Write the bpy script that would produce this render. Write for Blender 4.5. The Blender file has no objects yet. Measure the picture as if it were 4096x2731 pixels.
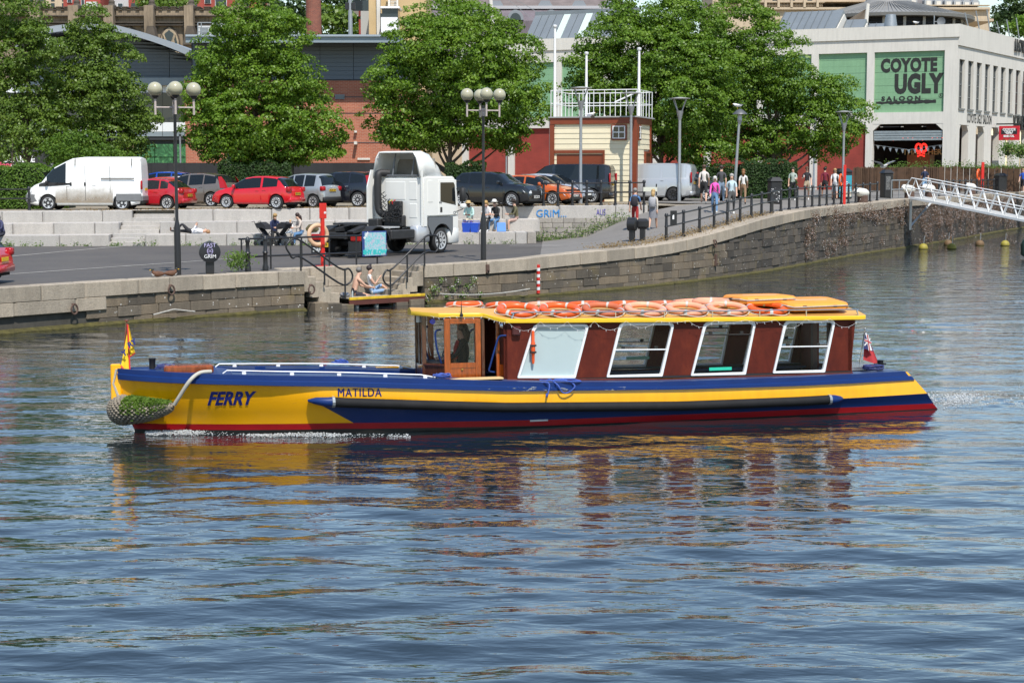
import bpy, bmesh, math, random
import numpy as np
from mathutils import Vector, Matrix
random.seed(7); rng = np.random.default_rng(11)
R = math.radians
SC = bpy.context.scene
COL = SC.collection
# ---------------------------------------------------------------- camera
CAM_H, FPX, Y_HOR = 4.5, 6730.0, 685.0          # metres above the water, focal length and horizon in photo pixels
PITCH = math.atan((1365.5 - Y_HOR) / FPX)
cam = bpy.data.cameras.new('camera'); cam.sensor_width = 36; cam.lens = FPX / 4096 * 36; cam.clip_end = 3000; cam.clip_start = .5
co = bpy.data.objects.new('camera', cam); COL.objects.link(co)
co.location = (0, 0, CAM_H); co.rotation_euler = (R(90) - PITCH, 0, 0); SC.camera = co
# ---------------------------------------------------------------- light
SUN_EL, SUN_AZ = 57, 17                          # azimuth: degrees right of straight behind the camera
sd = Vector((math.sin(R(SUN_AZ)) * math.cos(R(SUN_EL)), -math.cos(R(SUN_AZ)) * math.cos(R(SUN_EL)), math.sin(R(SUN_EL))))
W = bpy.data.worlds.new('World'); SC.world = W; W.use_nodes = True
nt = W.node_tree; bg = nt.nodes['Background']
sky = nt.nodes.new('ShaderNodeTexSky'); sky.sky_type = 'NISHITA'; sky.sun_disc = False
sky.sun_elevation = R(SUN_EL); sky.sun_rotation = R(180 - SUN_AZ); sky.air_density = 1.25; sky.dust_density = .15; sky.ozone_density = 2.0
nt.links.new(sky.outputs[0], bg.inputs[0]); bg.inputs[1].default_value = .13
sl = bpy.data.lights.new('sun', 'SUN'); sl.energy = 4.3; sl.angle = R(.53); sl.color = (1, .95, .87)
so = bpy.data.objects.new('sun', sl); COL.objects.link(so); so.rotation_euler = (-sd).to_track_quat('-Z', 'Y').to_euler()
SC.view_settings.view_transform = 'Standard'; SC.view_settings.look = 'None'; SC.view_settings.gamma = 1
SC.view_settings.exposure = 0.36
SC.render.engine = 'CYCLES'
SC.cycles.max_bounces = 5; SC.cycles.diffuse_bounces = 2; SC.cycles.glossy_bounces = 3; SC.cycles.transmission_bounces = 4
SC.cycles.transparent_max_bounces = 8; SC.cycles.caustics_reflective = False; SC.cycles.caustics_refractive = False
SC.cycles.use_denoising = True
try: SC.cycles.denoiser = 'OPENIMAGEDENOISE'
except Exception: pass
# ---------------------------------------------------------------- measuring helpers (photo pixels -> metres)
_cp, _sp = math.cos(PITCH), math.sin(PITCH)
def _ray(x, y):
 a, b = (x - 2048) / FPX, (1365.5 - y) / FPX
 return a, _cp + b * _sp, -_sp + b * _cp
def gp(x, y, z):
 "ground point under a photo pixel at height z"
 dx, dy, dz = _ray(x, y); t = (z - CAM_H) / dz
 return Vector((dx * t, dy * t, z))
def yp(x, y, Y):
 "point under a photo pixel at distance Y"
 dx, dy, dz = _ray(x, y); t = Y / dy
 return Vector((dx * t, Y, CAM_H + dz * t))
# ---------------------------------------------------------------- materials
MATS = {}
def lin(h):
 h = h.lstrip('#'); o = []
 for i in (0, 2, 4):
  c = int(h[i:i + 2], 16) / 255; o.append(c / 12.92 if c <= .04045 else ((c + .055) / 1.055) ** 2.4)
 return tuple(o)
class NT:
 def __init__(s, name):
  s.m = bpy.data.materials.new(name); s.m.use_nodes = True; s.t = s.m.node_tree; s.p = s.t.nodes['Principled BSDF']
 def n(s, typ, **k):
  o = s.t.nodes.new('ShaderNode' + typ)
  for a, b in k.items(): setattr(o, a, b)
  return o
 def l(s, a, b): s.t.links.new(a, b)
 def pos(s, world=True, scale=(1, 1, 1)):
  g = s.n('NewGeometry').outputs['Position'] if world else s.n('TexCoord').outputs['Object']
  mp = s.n('Mapping'); mp.inputs['Scale'].default_value = scale; s.l(g, mp.inputs[0]); return mp.outputs[0]
 def noise(s, vec, scale, detail=4, rough=.55, dist=0):
  o = s.n('TexNoise'); o.inputs['Scale'].default_value = scale; o.inputs['Detail'].default_value = detail
  o.inputs['Roughness'].default_value = rough; o.inputs['Distortion'].default_value = dist; s.l(vec, o.inputs['Vector']); return o.outputs['Fac']
 def ramp(s, fac, stops):
  o = s.n('ValToRGB'); e = o.color_ramp.elements
  while len(e) < len(stops): e.new(.5)
  for q, (p, c) in zip(e, stops): q.position = p; q.color = (*c, 1) if len(c) == 3 else c
  s.l(fac, o.inputs[0]); return o.outputs[0]
 def mix(s, fac, a, b, mode='MIX'):
  o = s.n('MixRGB', blend_type=mode)
  for i, v in ((0, fac), (1, a), (2, b)):
   if hasattr(v, 'is_linked') or hasattr(v, 'links'): s.l(v, o.inputs[i])
   else: o.inputs[i].default_value = v if i == 0 else (*v, 1)
  return o.outputs[0]
 def math(s, op, a, b=0., c=0.):
  o = s.n('Math', operation=op)
  for i, v in enumerate((a, b, c)):
   if hasattr(v, 'links'): s.l(v, o.inputs[i])
   else: o.inputs[i].default_value = v
  return o.outputs[0]
 def bump(s, h, strength=.3, dist=.02):
  o = s.n('Bump'); o.inputs['Strength'].default_value = strength; o.inputs['Distance'].default_value = dist
  s.l(h, o.inputs['Height']); s.l(o.outputs[0], s.p.inputs['Normal'])
 def col(s, v):
  if hasattr(v, 'links'): s.l(v, s.p.inputs['Base Color'])
  else: s.p.inputs['Base Color'].default_value = (*v, 1)
 def set(s, **k):
  for a, b in k.items(): s.p.inputs[a.replace('_', ' ')].default_value = b
def sc(c, k): return tuple(min(1, x * k) for x in c)
def mat(name, c=(.5, .5, .5), rough=.6, metal=0., var=0., vs=3., bump=0., bs=40., coat=0., rand=0., emit=0., world=True, streak=0., spec=.5):
 if name in MATS: return MATS[name]
 if isinstance(c, str): c = lin(c)
 s = NT(name); s.set(Roughness=rough, Metallic=metal)
 s.p.inputs['Specular IOR Level'].default_value = spec
 if coat: s.set(Coat_Weight=coat, Coat_Roughness=.04)
 v = c
 if var or bump or streak: pos = s.pos(world)
 if var:
  f = s.noise(pos, vs, 6, .65); v = s.ramp(f, [(.25, sc(c, 1 - var)), (.75, sc(c, 1 + var))])
 if streak:
  f2 = s.noise(s.pos(world, (2.2, 2.2, .18)), 2.2, 5, .7)
  k = s.ramp(f2, [(.42, (1, 1, 1)), (.72, (1 - streak,) * 3)]); v = s.mix(1., v, k, 'MULTIPLY')
 if rand:
  oi = s.n('ObjectInfo'); k = s.ramp(oi.outputs['Random'], [(0, (1 - rand,) * 3), (.5, (1, 1 - rand * .1, 1 - rand * .2)), (1, (1 + rand * .6,) * 3)])
  v = s.mix(1., v, k, 'MULTIPLY')
 s.col(v)
 if bump: s.bump(s.noise(pos, bs, 5, .7), bump, .03)
 if emit: s.p.inputs['Emission Color'].default_value = (*c, 1); s.p.inputs['Emission Strength'].default_value = emit
 MATS[name] = s.m; return s.m
def glass(name, c=(.05, .06, .065), alpha=.75, rough=.02):
 "tinted pane: mirror gloss over a tint that lets some of what is behind through"
 if name in MATS: return MATS[name]
 s = NT(name); s.set(Roughness=rough); s.col(c); s.p.inputs['Alpha'].default_value = alpha
 MATS[name] = s.m; return s.m
# ---------------------------------------------------------------- mesh builder
class MB:
 def __init__(s): s.v = []; s.f = []; s.mi = []; s.M = None; s.cm = 0
 def add(s, vs, fs):
  o = len(s.v)
  if s.M is not None: vs = [s.M @ Vector(p) for p in vs]
  s.v += [tuple(p) for p in vs]; s.f += [tuple(i + o for i in f) for f in fs]; s.mi += [s.cm] * len(fs); return s
 def bx(s, x0, x1, y0, y1, z0, z1):
  return s.add([(x0, y0, z0), (x1, y0, z0), (x1, y1, z0), (x0, y1, z0), (x0, y0, z1), (x1, y0, z1), (x1, y1, z1), (x0, y1, z1)],
                     [(0, 3, 2, 1), (4, 5, 6, 7), (0, 1, 5, 4), (1, 2, 6, 5), (2, 3, 7, 6), (3, 0, 4, 7)])
 def cb(s, x0, x1, y0, y1, z0, z1, b=.02):
  "chamfered box: vertical and horizontal edges cut by b"
  xs = (x0, x0 + b, x1 - b, x1); ys = (y0, y0 + b, y1 - b, y1); zs = (z0, z0 + b, z1 - b, z1)
  def ring(z, k):
   a, c = (1, 2) if k else (0, 3)
   if k: return [(xs[1], ys[1], z), (xs[2], ys[1], z), (xs[2], ys[2], z), (xs[1], ys[2], z)]
  V = []
  for z, ins in ((zs[0], 1), (zs[1], 0), (zs[2], 0), (zs[3], 1)):
   if ins:
    V += [(xs[1], ys[1], z), (xs[1], ys[1], z), (xs[2], ys[1], z), (xs[2], ys[1], z), (xs[2], ys[2], z), (xs[2], ys[2], z), (xs[1], ys[2], z), (xs[1], ys[2], z)]
   else:
    V += [(xs[0], ys[1], z), (xs[1], ys[0], z), (xs[2], ys[0], z), (xs[3], ys[1], z), (xs[3], ys[2], z), (xs[2], ys[3], z), (xs[1], ys[3], z), (xs[0], ys[2], z)]
  F = [(0, 6, 4, 2), (24, 26, 28, 30)]
  for r in range(3):
   for i in range(8): F.append((r * 8 + i, r * 8 + (i + 1) % 8, r * 8 + 8 + (i + 1) % 8, r * 8 + 8 + i))
  return s.add(V, F)
 def cyl(s, p0, p1, r0, r1=None, n=10, caps=True):
  r1 = r0 if r1 is None else r1; p0, p1 = Vector(p0), Vector(p1); d = (p1 - p0).normalized()
  a = d.orthogonal().normalized(); b = d.cross(a); V = []
  for p, r in ((p0, r0), (p1, r1)):
   for i in range(n):
    t = 2 * math.pi * i / n; V.append(p + (a * math.cos(t) + b * math.sin(t)) * r)
  F = [(i, (i + 1) % n, n + (i + 1) % n, n + i) for i in range(n)]
  if caps: F += [tuple(range(n - 1, -1, -1)), tuple(range(n, 2 * n))]
  return s.add(V, F)
 def tube(s, pts, r, n=8, closed=False, caps=True):
  P = [Vector(p) for p in pts]; m = len(P); V = []; up = None
  rs = r if isinstance(r, (list, tuple)) else [r] * m
  for i, p in enumerate(P):
   d = ((P[(i + 1) % m] if (closed or i < m - 1) else P[i]) - (P[i - 1] if (closed or i > 0) else P[i]))
   d = d.normalized() if d.length > 1e-9 else Vector((0, 0, 1))
   if up is None: up = d.orthogonal().normalized()
   up = (up - d * up.dot(d)); up = up.normalized() if up.length > 1e-6 else d.orthogonal().normalized()
   b = d.cross(up)
   for k in range(n):
    t = 2 * math.pi * k / n; V.append(p + (up * math.cos(t) + b * math.sin(t)) * rs[i])
  F = []
  for i in range(m if closed else m - 1):
   j = (i + 1) % m
   F += [(i * n + k, i * n + (k + 1) % n, j * n + (k + 1) % n, j * n + k) for k in range(n)]
  if caps and not closed: F += [tuple(range(n - 1, -1, -1)), tuple(range((m - 1) * n, m * n))]
  return s.add(V, F)
 def lathe(s, prof, n=16, c=(0, 0, 0), axis='z'):
  V = []
  for r, z in prof:
   for i in range(n):
    t = 2 * math.pi * i / n; a, b = r * math.cos(t), r * math.sin(t)
    V.append((c[0] + a, c[1] + b, c[2] + z) if axis == 'z' else (c[0] + a, c[1] + z, c[2] + b) if axis == 'y' else (c[0] + z, c[1] + a, c[2] + b))
  F = []
  for k in range(len(prof) - 1):
   for i in range(n): F.append((k * n + i, k * n + (i + 1) % n, (k + 1) * n + (i + 1) % n, (k + 1) * n + i))
  if tuple(prof[0]) == tuple(prof[-1]): return s.add(V, F)
  if prof[0][0] > 1e-6: F.append(tuple(range(n - 1, -1, -1)))
  if prof[-1][0] > 1e-6: F.append(tuple(range((len(prof) - 1) * n, len(prof) * n)))
  return s.add(V, F)
 def ball(s, c, r, n=12, m=8, sx=1, sy=1, sz=1):
  c = Vector(c); V = [c + Vector((0, 0, r * sz))]; F = []
  for j in range(1, m):
   ph = math.pi * j / m
   for i in range(n):
    t = 2 * math.pi * i / n; V.append(c + Vector((r * sx * math.sin(ph) * math.cos(t), r * sy * math.sin(ph) * math.sin(t), r * sz * math.cos(ph))))
  V.append(c - Vector((0, 0, r * sz)))
  F += [(0, 1 + i, 1 + (i + 1) % n) for i in range(n)]
  for j in range(m - 2):
   a = 1 + j * n; F += [(a + i, a + n + i, a + n + (i + 1) % n, a + (i + 1) % n) for i in range(n)]
  a = 1 + (m - 2) * n; e = len(V) - 1; F += [(a + i, e, a + (i + 1) % n) for i in range(n)]
  return s.add(V, F)
 def prism(s, poly, d0, d1, axis='y'):
  "extrude a 2-D polygon; axis y: poly is (x, z); axis x: poly is (y, z); axis z: poly is (x, y)"
  n = len(poly)
  g = {'y': lambda p, d: (p[0], d, p[1]), 'x': lambda p, d: (d, p[0], p[1]), 'z': lambda p, d: (p[0], p[1], d)}[axis]
  V = [g(p, d0) for p in poly] + [g(p, d1) for p in poly]
  return s.add(V, [tuple(range(n - 1, -1, -1)), tuple(range(n, 2 * n))] + [(i, (i + 1) % n, n + (i + 1) % n, n + i) for i in range(n)])
 def quad(s, a, b, c, d): return s.add([a, b, c, d], [(0, 1, 2, 3)])
 def mesh(s, name, mats, smooth=False, angle=50, fix=True):
  me = bpy.data.meshes.new(name); me.from_pydata(s.v, [], s.f)
  for m in (mats if isinstance(mats, (list, tuple)) else [mats]): me.materials.append(m)
  if any(s.mi): me.polygons.foreach_set('material_index', s.mi)
  if fix and len(s.f) < 60000:
   b = bmesh.new(); b.from_mesh(me); bmesh.ops.remove_doubles(b, verts=b.verts, dist=1e-5); bmesh.ops.recalc_face_normals(b, faces=b.faces); b.to_mesh(me); b.free()
  if smooth:
   me.polygons.foreach_set('use_smooth', [True] * len(me.polygons)); me.set_sharp_from_angle(angle=R(angle))
  me.update(); return me
 def build(s, name, mats, parent=None, smooth=False, angle=50, fix=True, loc=(0, 0, 0), rot=(0, 0, 0)):
  return link(name, s.mesh(name, mats, smooth, angle, fix), parent, loc, rot)
def link(name, me, parent=None, loc=(0, 0, 0), rot=(0, 0, 0), scale=None):
 o = bpy.data.objects.new(name, me); COL.objects.link(o); o.location = loc; o.rotation_euler = rot
 if scale: o.scale = scale
 if parent: o.parent = parent
 return o
def tag(o, label, cat, group=None):
 o['label'] = label; o['category'] = cat
 if group: o['group'] = group
 return o
def thing(name, label, cat, loc=(0, 0, 0), rz=0., group=None):
 o = bpy.data.objects.new(name, None); COL.objects.link(o); o.location = loc; o.rotation_euler = (0, 0, rz); o.empty_display_size = .2
 return tag(o, label, cat, group)
def kind(o, k, label=None):
 o['kind'] = k
 if label: o['label'] = label
 return o
def dup(root, loc, rz=None, label=None):
 r = root.copy(); COL.objects.link(r); r.location = loc
 if rz is not None: r.rotation_euler = (0, 0, rz)
 if label: r['label'] = label
 for ch in list(root.children):
  c = ch.copy(); COL.objects.link(c); c.parent = r
  for g in ch.children:
   d = g.copy(); COL.objects.link(d); d.parent = c
 return r
def interp(x, pts):
 if x <= pts[0][0]: return pts[0][1]
 for (a, b), (c, d) in zip(pts, pts[1:]):
  if x <= c: return b + (d - b) * (x - a) / (c - a)
 return pts[-1][1]
def smooth_pts(pts, n=6, closed=False):
 P = [Vector(p) for p in pts]; out = []; m = len(P)
 for i in range(m if closed else m - 1):
  p0, p1, p2, p3 = (P[(i - 1) % m], P[i], P[(i + 1) % m], P[(i + 2) % m]) if closed else (P[max(i - 1, 0)], P[i], P[i + 1], P[min(i + 2, m - 1)])
  for k in range(n):
   t = k / n; out.append(.5 * ((2 * p1) + (p2 - p0) * t + (2 * p0 - 5 * p1 + 4 * p2 - p3) * t * t + (3 * p1 - p0 - 3 * p2 + p3) * t ** 3))
 if not closed: out.append(P[-1])
 return out
_TS = bpy.data.scenes.new('workbench')                   # a scratch scene for evaluating curves and modifiers; removed at the end
def evaluated(o):
 _TS.collection.objects.link(o)
 with bpy.context.temp_override(scene=_TS, view_layer=_TS.view_layers[0]): dg = bpy.context.evaluated_depsgraph_get()
 me = bpy.data.meshes.new_from_object(o.evaluated_get(dg)); _TS.collection.objects.unlink(o); bpy.data.objects.remove(o); return me
def text_mesh(body, size=1., depth=.01, bold=0., shear=0., sx=1., spacing=1., align='CENTER'):
 "flat letters as a mesh in the x-z plane facing -y, centred"
 cu = bpy.data.curves.new('t', 'FONT'); cu.body = body; cu.size = size; cu.extrude = depth; cu.offset = bold; cu.shear = shear
 cu.align_x = align; cu.align_y = 'CENTER'; cu.space_character = spacing; cu.resolution_u = 3
 me = evaluated(bpy.data.objects.new('t', cu)); bpy.data.curves.remove(cu)
 me.transform(Matrix.Rotation(R(90), 4, 'X') @ Matrix.Diagonal((sx, 1, 1, 1))); me.materials.clear(); return me
def text(name, body, m, parent=None, loc=(0, 0, 0), rot=(0, 0, 0), **k):
 me = text_mesh(body, **k); me.materials.append(m); return link(name, me, parent, loc, rot)
# ================================================================ SETTING: water, quay, ramp, upper ground
# quay edge in plan, left to right: (X, Y, height of the coping top)
EDGE = [(-24, 34.6, 1.3), (-14.2, 46.4, 1.3), (-11.9, 49.2, 1.3), (-10, 51.4, 1.3), (-8.1, 53.2, 1.3), (-5.25, 55.6, 1.3), (-2.4, 57.9, 1.32), (0, 59.7, 1.37), (1.4, 61.2, 1.45),
  (3.9, 63.9, 1.55), (6.2, 67, 1.64), (8.4, 70.3, 1.93), (10.1, 73.2, 2.2), (11.55, 75.9, 2.42), (14.36, 81.8, 2.66), (17.5, 88.5, 2.72),
  (20.6, 94.6, 2.77), (23.45, 99.9, 2.86), (29.7, 112, 2.86), (40.8, 134.3, 2.86), (62, 172, 2.86)]
EDGE_S = [tuple(p) for p in smooth_pts(EDGE, 8)]
ARC = [0.]
for a, b in zip(EDGE_S, EDGE_S[1:]): ARC.append(ARC[-1] + math.hypot(b[0] - a[0], b[1] - a[1]))
def edge(s):
 "point on the quay edge at arc length s: position, tangent, inward normal"
 i = max(0, min(len(ARC) - 2, int(np.searchsorted(ARC, s)) - 1)); t = (s - ARC[i]) / (ARC[i + 1] - ARC[i])
 a, b = Vector(EDGE_S[i]), Vector(EDGE_S[i + 1]); p = a.lerp(b, t); d = (b - a); d.z = 0; d.normalize()
 return p, d, Vector((-d.y, d.x, 0))
def edge_s(px):
 "arc length where the quay edge crosses photo column px"
 best = 0
 for i in range(0, 4000):
  s = ARC[-1] * i / 4000; p = edge(s)[0]
  if 2048 + FPX * p.x / (p.y * _cp - (p.z - CAM_H) * _sp) >= px: return s
 return ARC[-1]
ZU = lambda X: 2.71 + .24 * max(0, min(1, (X + 22) / 28))        # the car park climbs gently to the right
TIER = lambda X, k: 72.2 + .1 * (X + 24) + 1.25 * k                # fronts of the three seating steps
ROT_T = math.atan(.1)
# ---- materials of the ground
def paving_mat():
 s = NT('dark_brick_paving'); pos = s.pos(True, (1, 1, 1))
 b = s.n('TexBrick'); s.l(pos, b.inputs['Vector']); b.inputs['Scale'].default_value = 4.5; b.inputs['Mortar Size'].default_value = .022
 b.inputs['Color1'].default_value = (.07, .064, .066, 1); b.inputs['Color2'].default_value = (.088, .08, .082, 1); b.inputs['Mortar'].default_value = (.10, .09, .06, 1)
 n = s.noise(pos, .35, 5, .6); v = s.mix(1., b.outputs[0], s.ramp(n, [(.3, (.85, .85, .86)), (.7, (1.2, 1.17, 1.12))]), 'MULTIPLY')
 n2 = s.noise(pos, 9, 3, .6); v = s.mix(s.ramp(n2, [(.62, (0, 0, 0)), (.75, (.5, .5, .5))]), v, (.17, .15, .08)); s.col(v); s.set(Roughness=.8); return s.m
def ramp_mat():
 s = NT('worn_grey_asphalt'); pos = s.pos()
 v = s.ramp(s.noise(pos, .8, 6, .6), [(.3, (.145, .13, .115)), (.7, (.21, .19, .17))]); v = s.mix(.35, v, s.ramp(s.noise(pos, 60, 2), [(.3, (.10, .10, .10)), (.7, (.28, .27, .25))]))
 s.col(v); s.set(Roughness=.85); return s.m
def gravel_mat():
 s = NT('dusty_setts'); pos = s.pos()
 v = s.ramp(s.noise(pos, 2.2, 6, .7), [(.3, (.16, .13, .09)), (.55, (.27, .23, .17)), (.75, (.34, .30, .23))])
 s.col(v); s.set(Roughness=.95); s.bump(s.noise(pos, 14, 3), .5, .03); return s.m
M_PAVE, M_RAMP, M_GRAV = paving_mat(), ramp_mat(), gravel_mat()
def stone_mat(name, base, warm, dark, spot, rand):
 s = NT(name); pos = s.pos()
 oi = s.n('ObjectInfo').outputs['Random']
 v = s.ramp(oi, [(0, sc(base, 1 - rand)), (.35, base), (.7, warm), (1, sc(base, 1 + rand * .5))])
 st = s.noise(s.pos(True, (1.9, 1.9, .5)), 1.5, 7, .75); v = s.mix(s.ramp(st, [(.42, (0, 0, 0)), (.75, (.6, .6, .6))]), v, dark)
 gr = s.noise(pos, 38, 3, .7); v = s.mix(1., v, s.ramp(gr, [(.3, (.8, .8, .8)), (.7, (1.2, 1.2, 1.2))]), 'MULTIPLY')
 if spot:
  vo = s.n('TexVoronoi'); vo.inputs['Scale'].default_value = 5.5; s.l(pos, vo.inputs['Vector'])
  k = s.math('LESS_THAN', vo.outputs['Distance'], .13); n3 = s.noise(pos, 1.3, 3); k = s.math('MULTIPLY', k, s.math('GREATER_THAN', n3, .5)); v = s.mix(s.math('MULTIPLY', k, .8), v, (.62, .60, .55))
  n4 = s.noise(pos, .9, 4, .6); v = s.mix(s.ramp(n4, [(.58, (0, 0, 0)), (.72, (.55, .55, .55))]), v, (.20, .15, .05))
 s.col(v); s.set(Roughness=.92); s.bump(s.noise(pos, 16, 6, .7), .55, .04); return s.m
M_COPE = stone_mat('pale_granite_coping', (.37, .315, .245), (.43, .36, .275), (.16, .135, .105), False, .18)
M_STONE = stone_mat('weathered_wall_stone', (.145, .12, .09), (.215, .165, .11), (.05, .042, .034), True, .45)
M_DSTONE = stone_mat('dark_wall_stone', (.085, .072, .058), (.13, .105, .078), (.035, .03, .026), True, .4)
M_STEP = stone_mat('grey_granite_step', (.43, .405, .375), (.46, .425, .385), (.30, .28, .26), False, .10)
M_MORT = mat('damp_mortar', (.06, .055, .045), .95, var=.4, vs=3)
M_ALGA = mat('algae', (.07, .06, .014), .9, var=.6, vs=6, bump=.8, bs=25)
# ---- sheets
def strip(name, rows, m, k='structure'):
 b = MB()
 for (f0, k0), (f1, k1) in zip(rows, rows[1:]):
  n = 6
  for i in range(n):
   a = [Vector(f0).lerp(Vector(k0), i / n), Vector(f1).lerp(Vector(k1), i / n), Vector(f1).lerp(Vector(k1), (i + 1) / n), Vector(f0).lerp(Vector(k0), (i + 1) / n)]
   b.quad(*a)
 return kind(b.build(name, m, smooth=True), k)
def E3(i, ins=.5, dz=0):
 p = Vector(EDGE[i]); q = Vector(EDGE[min(i + 1, len(EDGE) - 1)]) - Vector(EDGE[max(i - 1, 0)]); q.z = 0; q.normalize()
 return p + Vector((-q.y, q.x, 0)) * ins + Vector((0, 0, dz - .02))
S_R0, S_R1 = edge_s(1216), edge_s(1695)                       # the landing recess
def EI(s, ins): p, d, n = edge(s); return p + n * ins + Vector((0, 0, -.02))
strip('quay_paving', [(E3(0), (-40, TIER(-40, 0) + .4, 1.28)), (E3(1), (-24, 72.6, 1.28)), (E3(2), (-20, 73.0, 1.28)), (E3(3), (-16, 73.4, 1.28)), (E3(4), (-12, 73.8, 1.28)), (EI(S_R0, .5), (-10.4, 73.9, 1.28)), (EI(S_R0 + .01, 1.8), (-10.35, 73.9, 1.28)), (EI(S_R1 - .01, 1.8), (-6.4, 74.3, 1.28)),
                      (EI(S_R1, .5), (-6.3, 74.3, 1.28)), (E3(6), (-4, 74.6, 1.29)), (E3(7), (0, 75, 1.3)), (E3(8), (1.4, 76.2, 1.31))], M_PAVE)
strip('ramp_path', [(E3(8), (1.4, 77.3, 1.31)), (E3(9), (3.4, 77.4, 1.5)), (E3(10), (5, 77.6, 2.2)), (E3(11), (6.1, 77.85, 2.62)), (E3(12), (7.6, 78.2, 2.9)), (E3(13), (9, 80, 2.95)),
     (E3(14), (11, 85, 2.95)), (E3(15), (14.5, 91, 2.95)), (E3(16), (17.5, 97, 2.95)), (E3(17), (20.5, 102, 2.95)), (E3(18), (27, 114, 2.95)), (E3(19), (38, 136, 2.95)), (E3(20), (58, 174, 2.95))], M_RAMP)
ub = MB()
front = [(X, TIER(X, 2) + .3, ZU(X) - .01) for X in (-60, -40, -30, -22, -15, -8, 0, 6.1)] + [(7.6, 78.2, 2.9), (9, 80, 2.95), (11, 85, 2.95), (14.5, 91, 2.95), (17.5, 97, 2.95), (20.5, 102, 2.95), (27, 114, 2.95), (38, 136, 2.95), (58, 174, 2.95)]
backl = [Vector((-420 + 1000 * i / (len(front) - 1), 900, 3.0)) for i in range(len(front))]
for i in range(len(front) - 1):
 for k in range(4):
  t0, t1 = (k / 4) ** 2.5, ((k + 1) / 4) ** 2.5; f0, f1 = Vector(front[i]), Vector(front[i + 1])
  ub.quad(f0.lerp(backl[i], t0), f1.lerp(backl[i + 1], t0), f1.lerp(backl[i + 1], t1), f0.lerp(backl[i], t1))
kind(ub.build('car_park_ground', M_GRAV, smooth=True), 'structure')
# tarmac promenade on the plateau in front of the long white building, a sheet over the upper ground
pb = MB()
pv = [(9.2, 80.3), (11.2, 85.2), (14.7, 91.2), (17.7, 97.2), (20.7, 102.2), (27.2, 114.2), (38.2, 136.2), (47, 152), (30, 150), (8, 120), (6, 100), (6.6, 84)]
pb.add([(x, y, 2.962) for x, y in pv], [tuple(range(len(pv)))]); kind(pb.build('promenade', M_RAMP), 'structure')
# pale marking lines set in the quay paving
M_LINE = mat('pale_marking', (.36, .34, .31), .8, var=.25, vs=2)
def line_on(name, p0, p1, w, z):
 a, b = gp(*p0, z), gp(*p1, z); d = (b - a).normalized(); n = Vector((-d.y, d.x, 0)) * w / 2; mb = MB(); mb.quad(a - n, b - n, b + n, a + n)
 return kind(mb.build(name, M_LINE), 'structure')
line_on('paving_line', (30, 1026), (500, 983.5), .16, 1.292); line_on('paving_line', (-20, 1100), (960, 1032), .16, 1.292); line_on('paving_line', (960, 1032), (1330, 1010), .16, 1.292)
line_on('paving_line', (2040, 981), (2460, 983), .16, 1.455)
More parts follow.
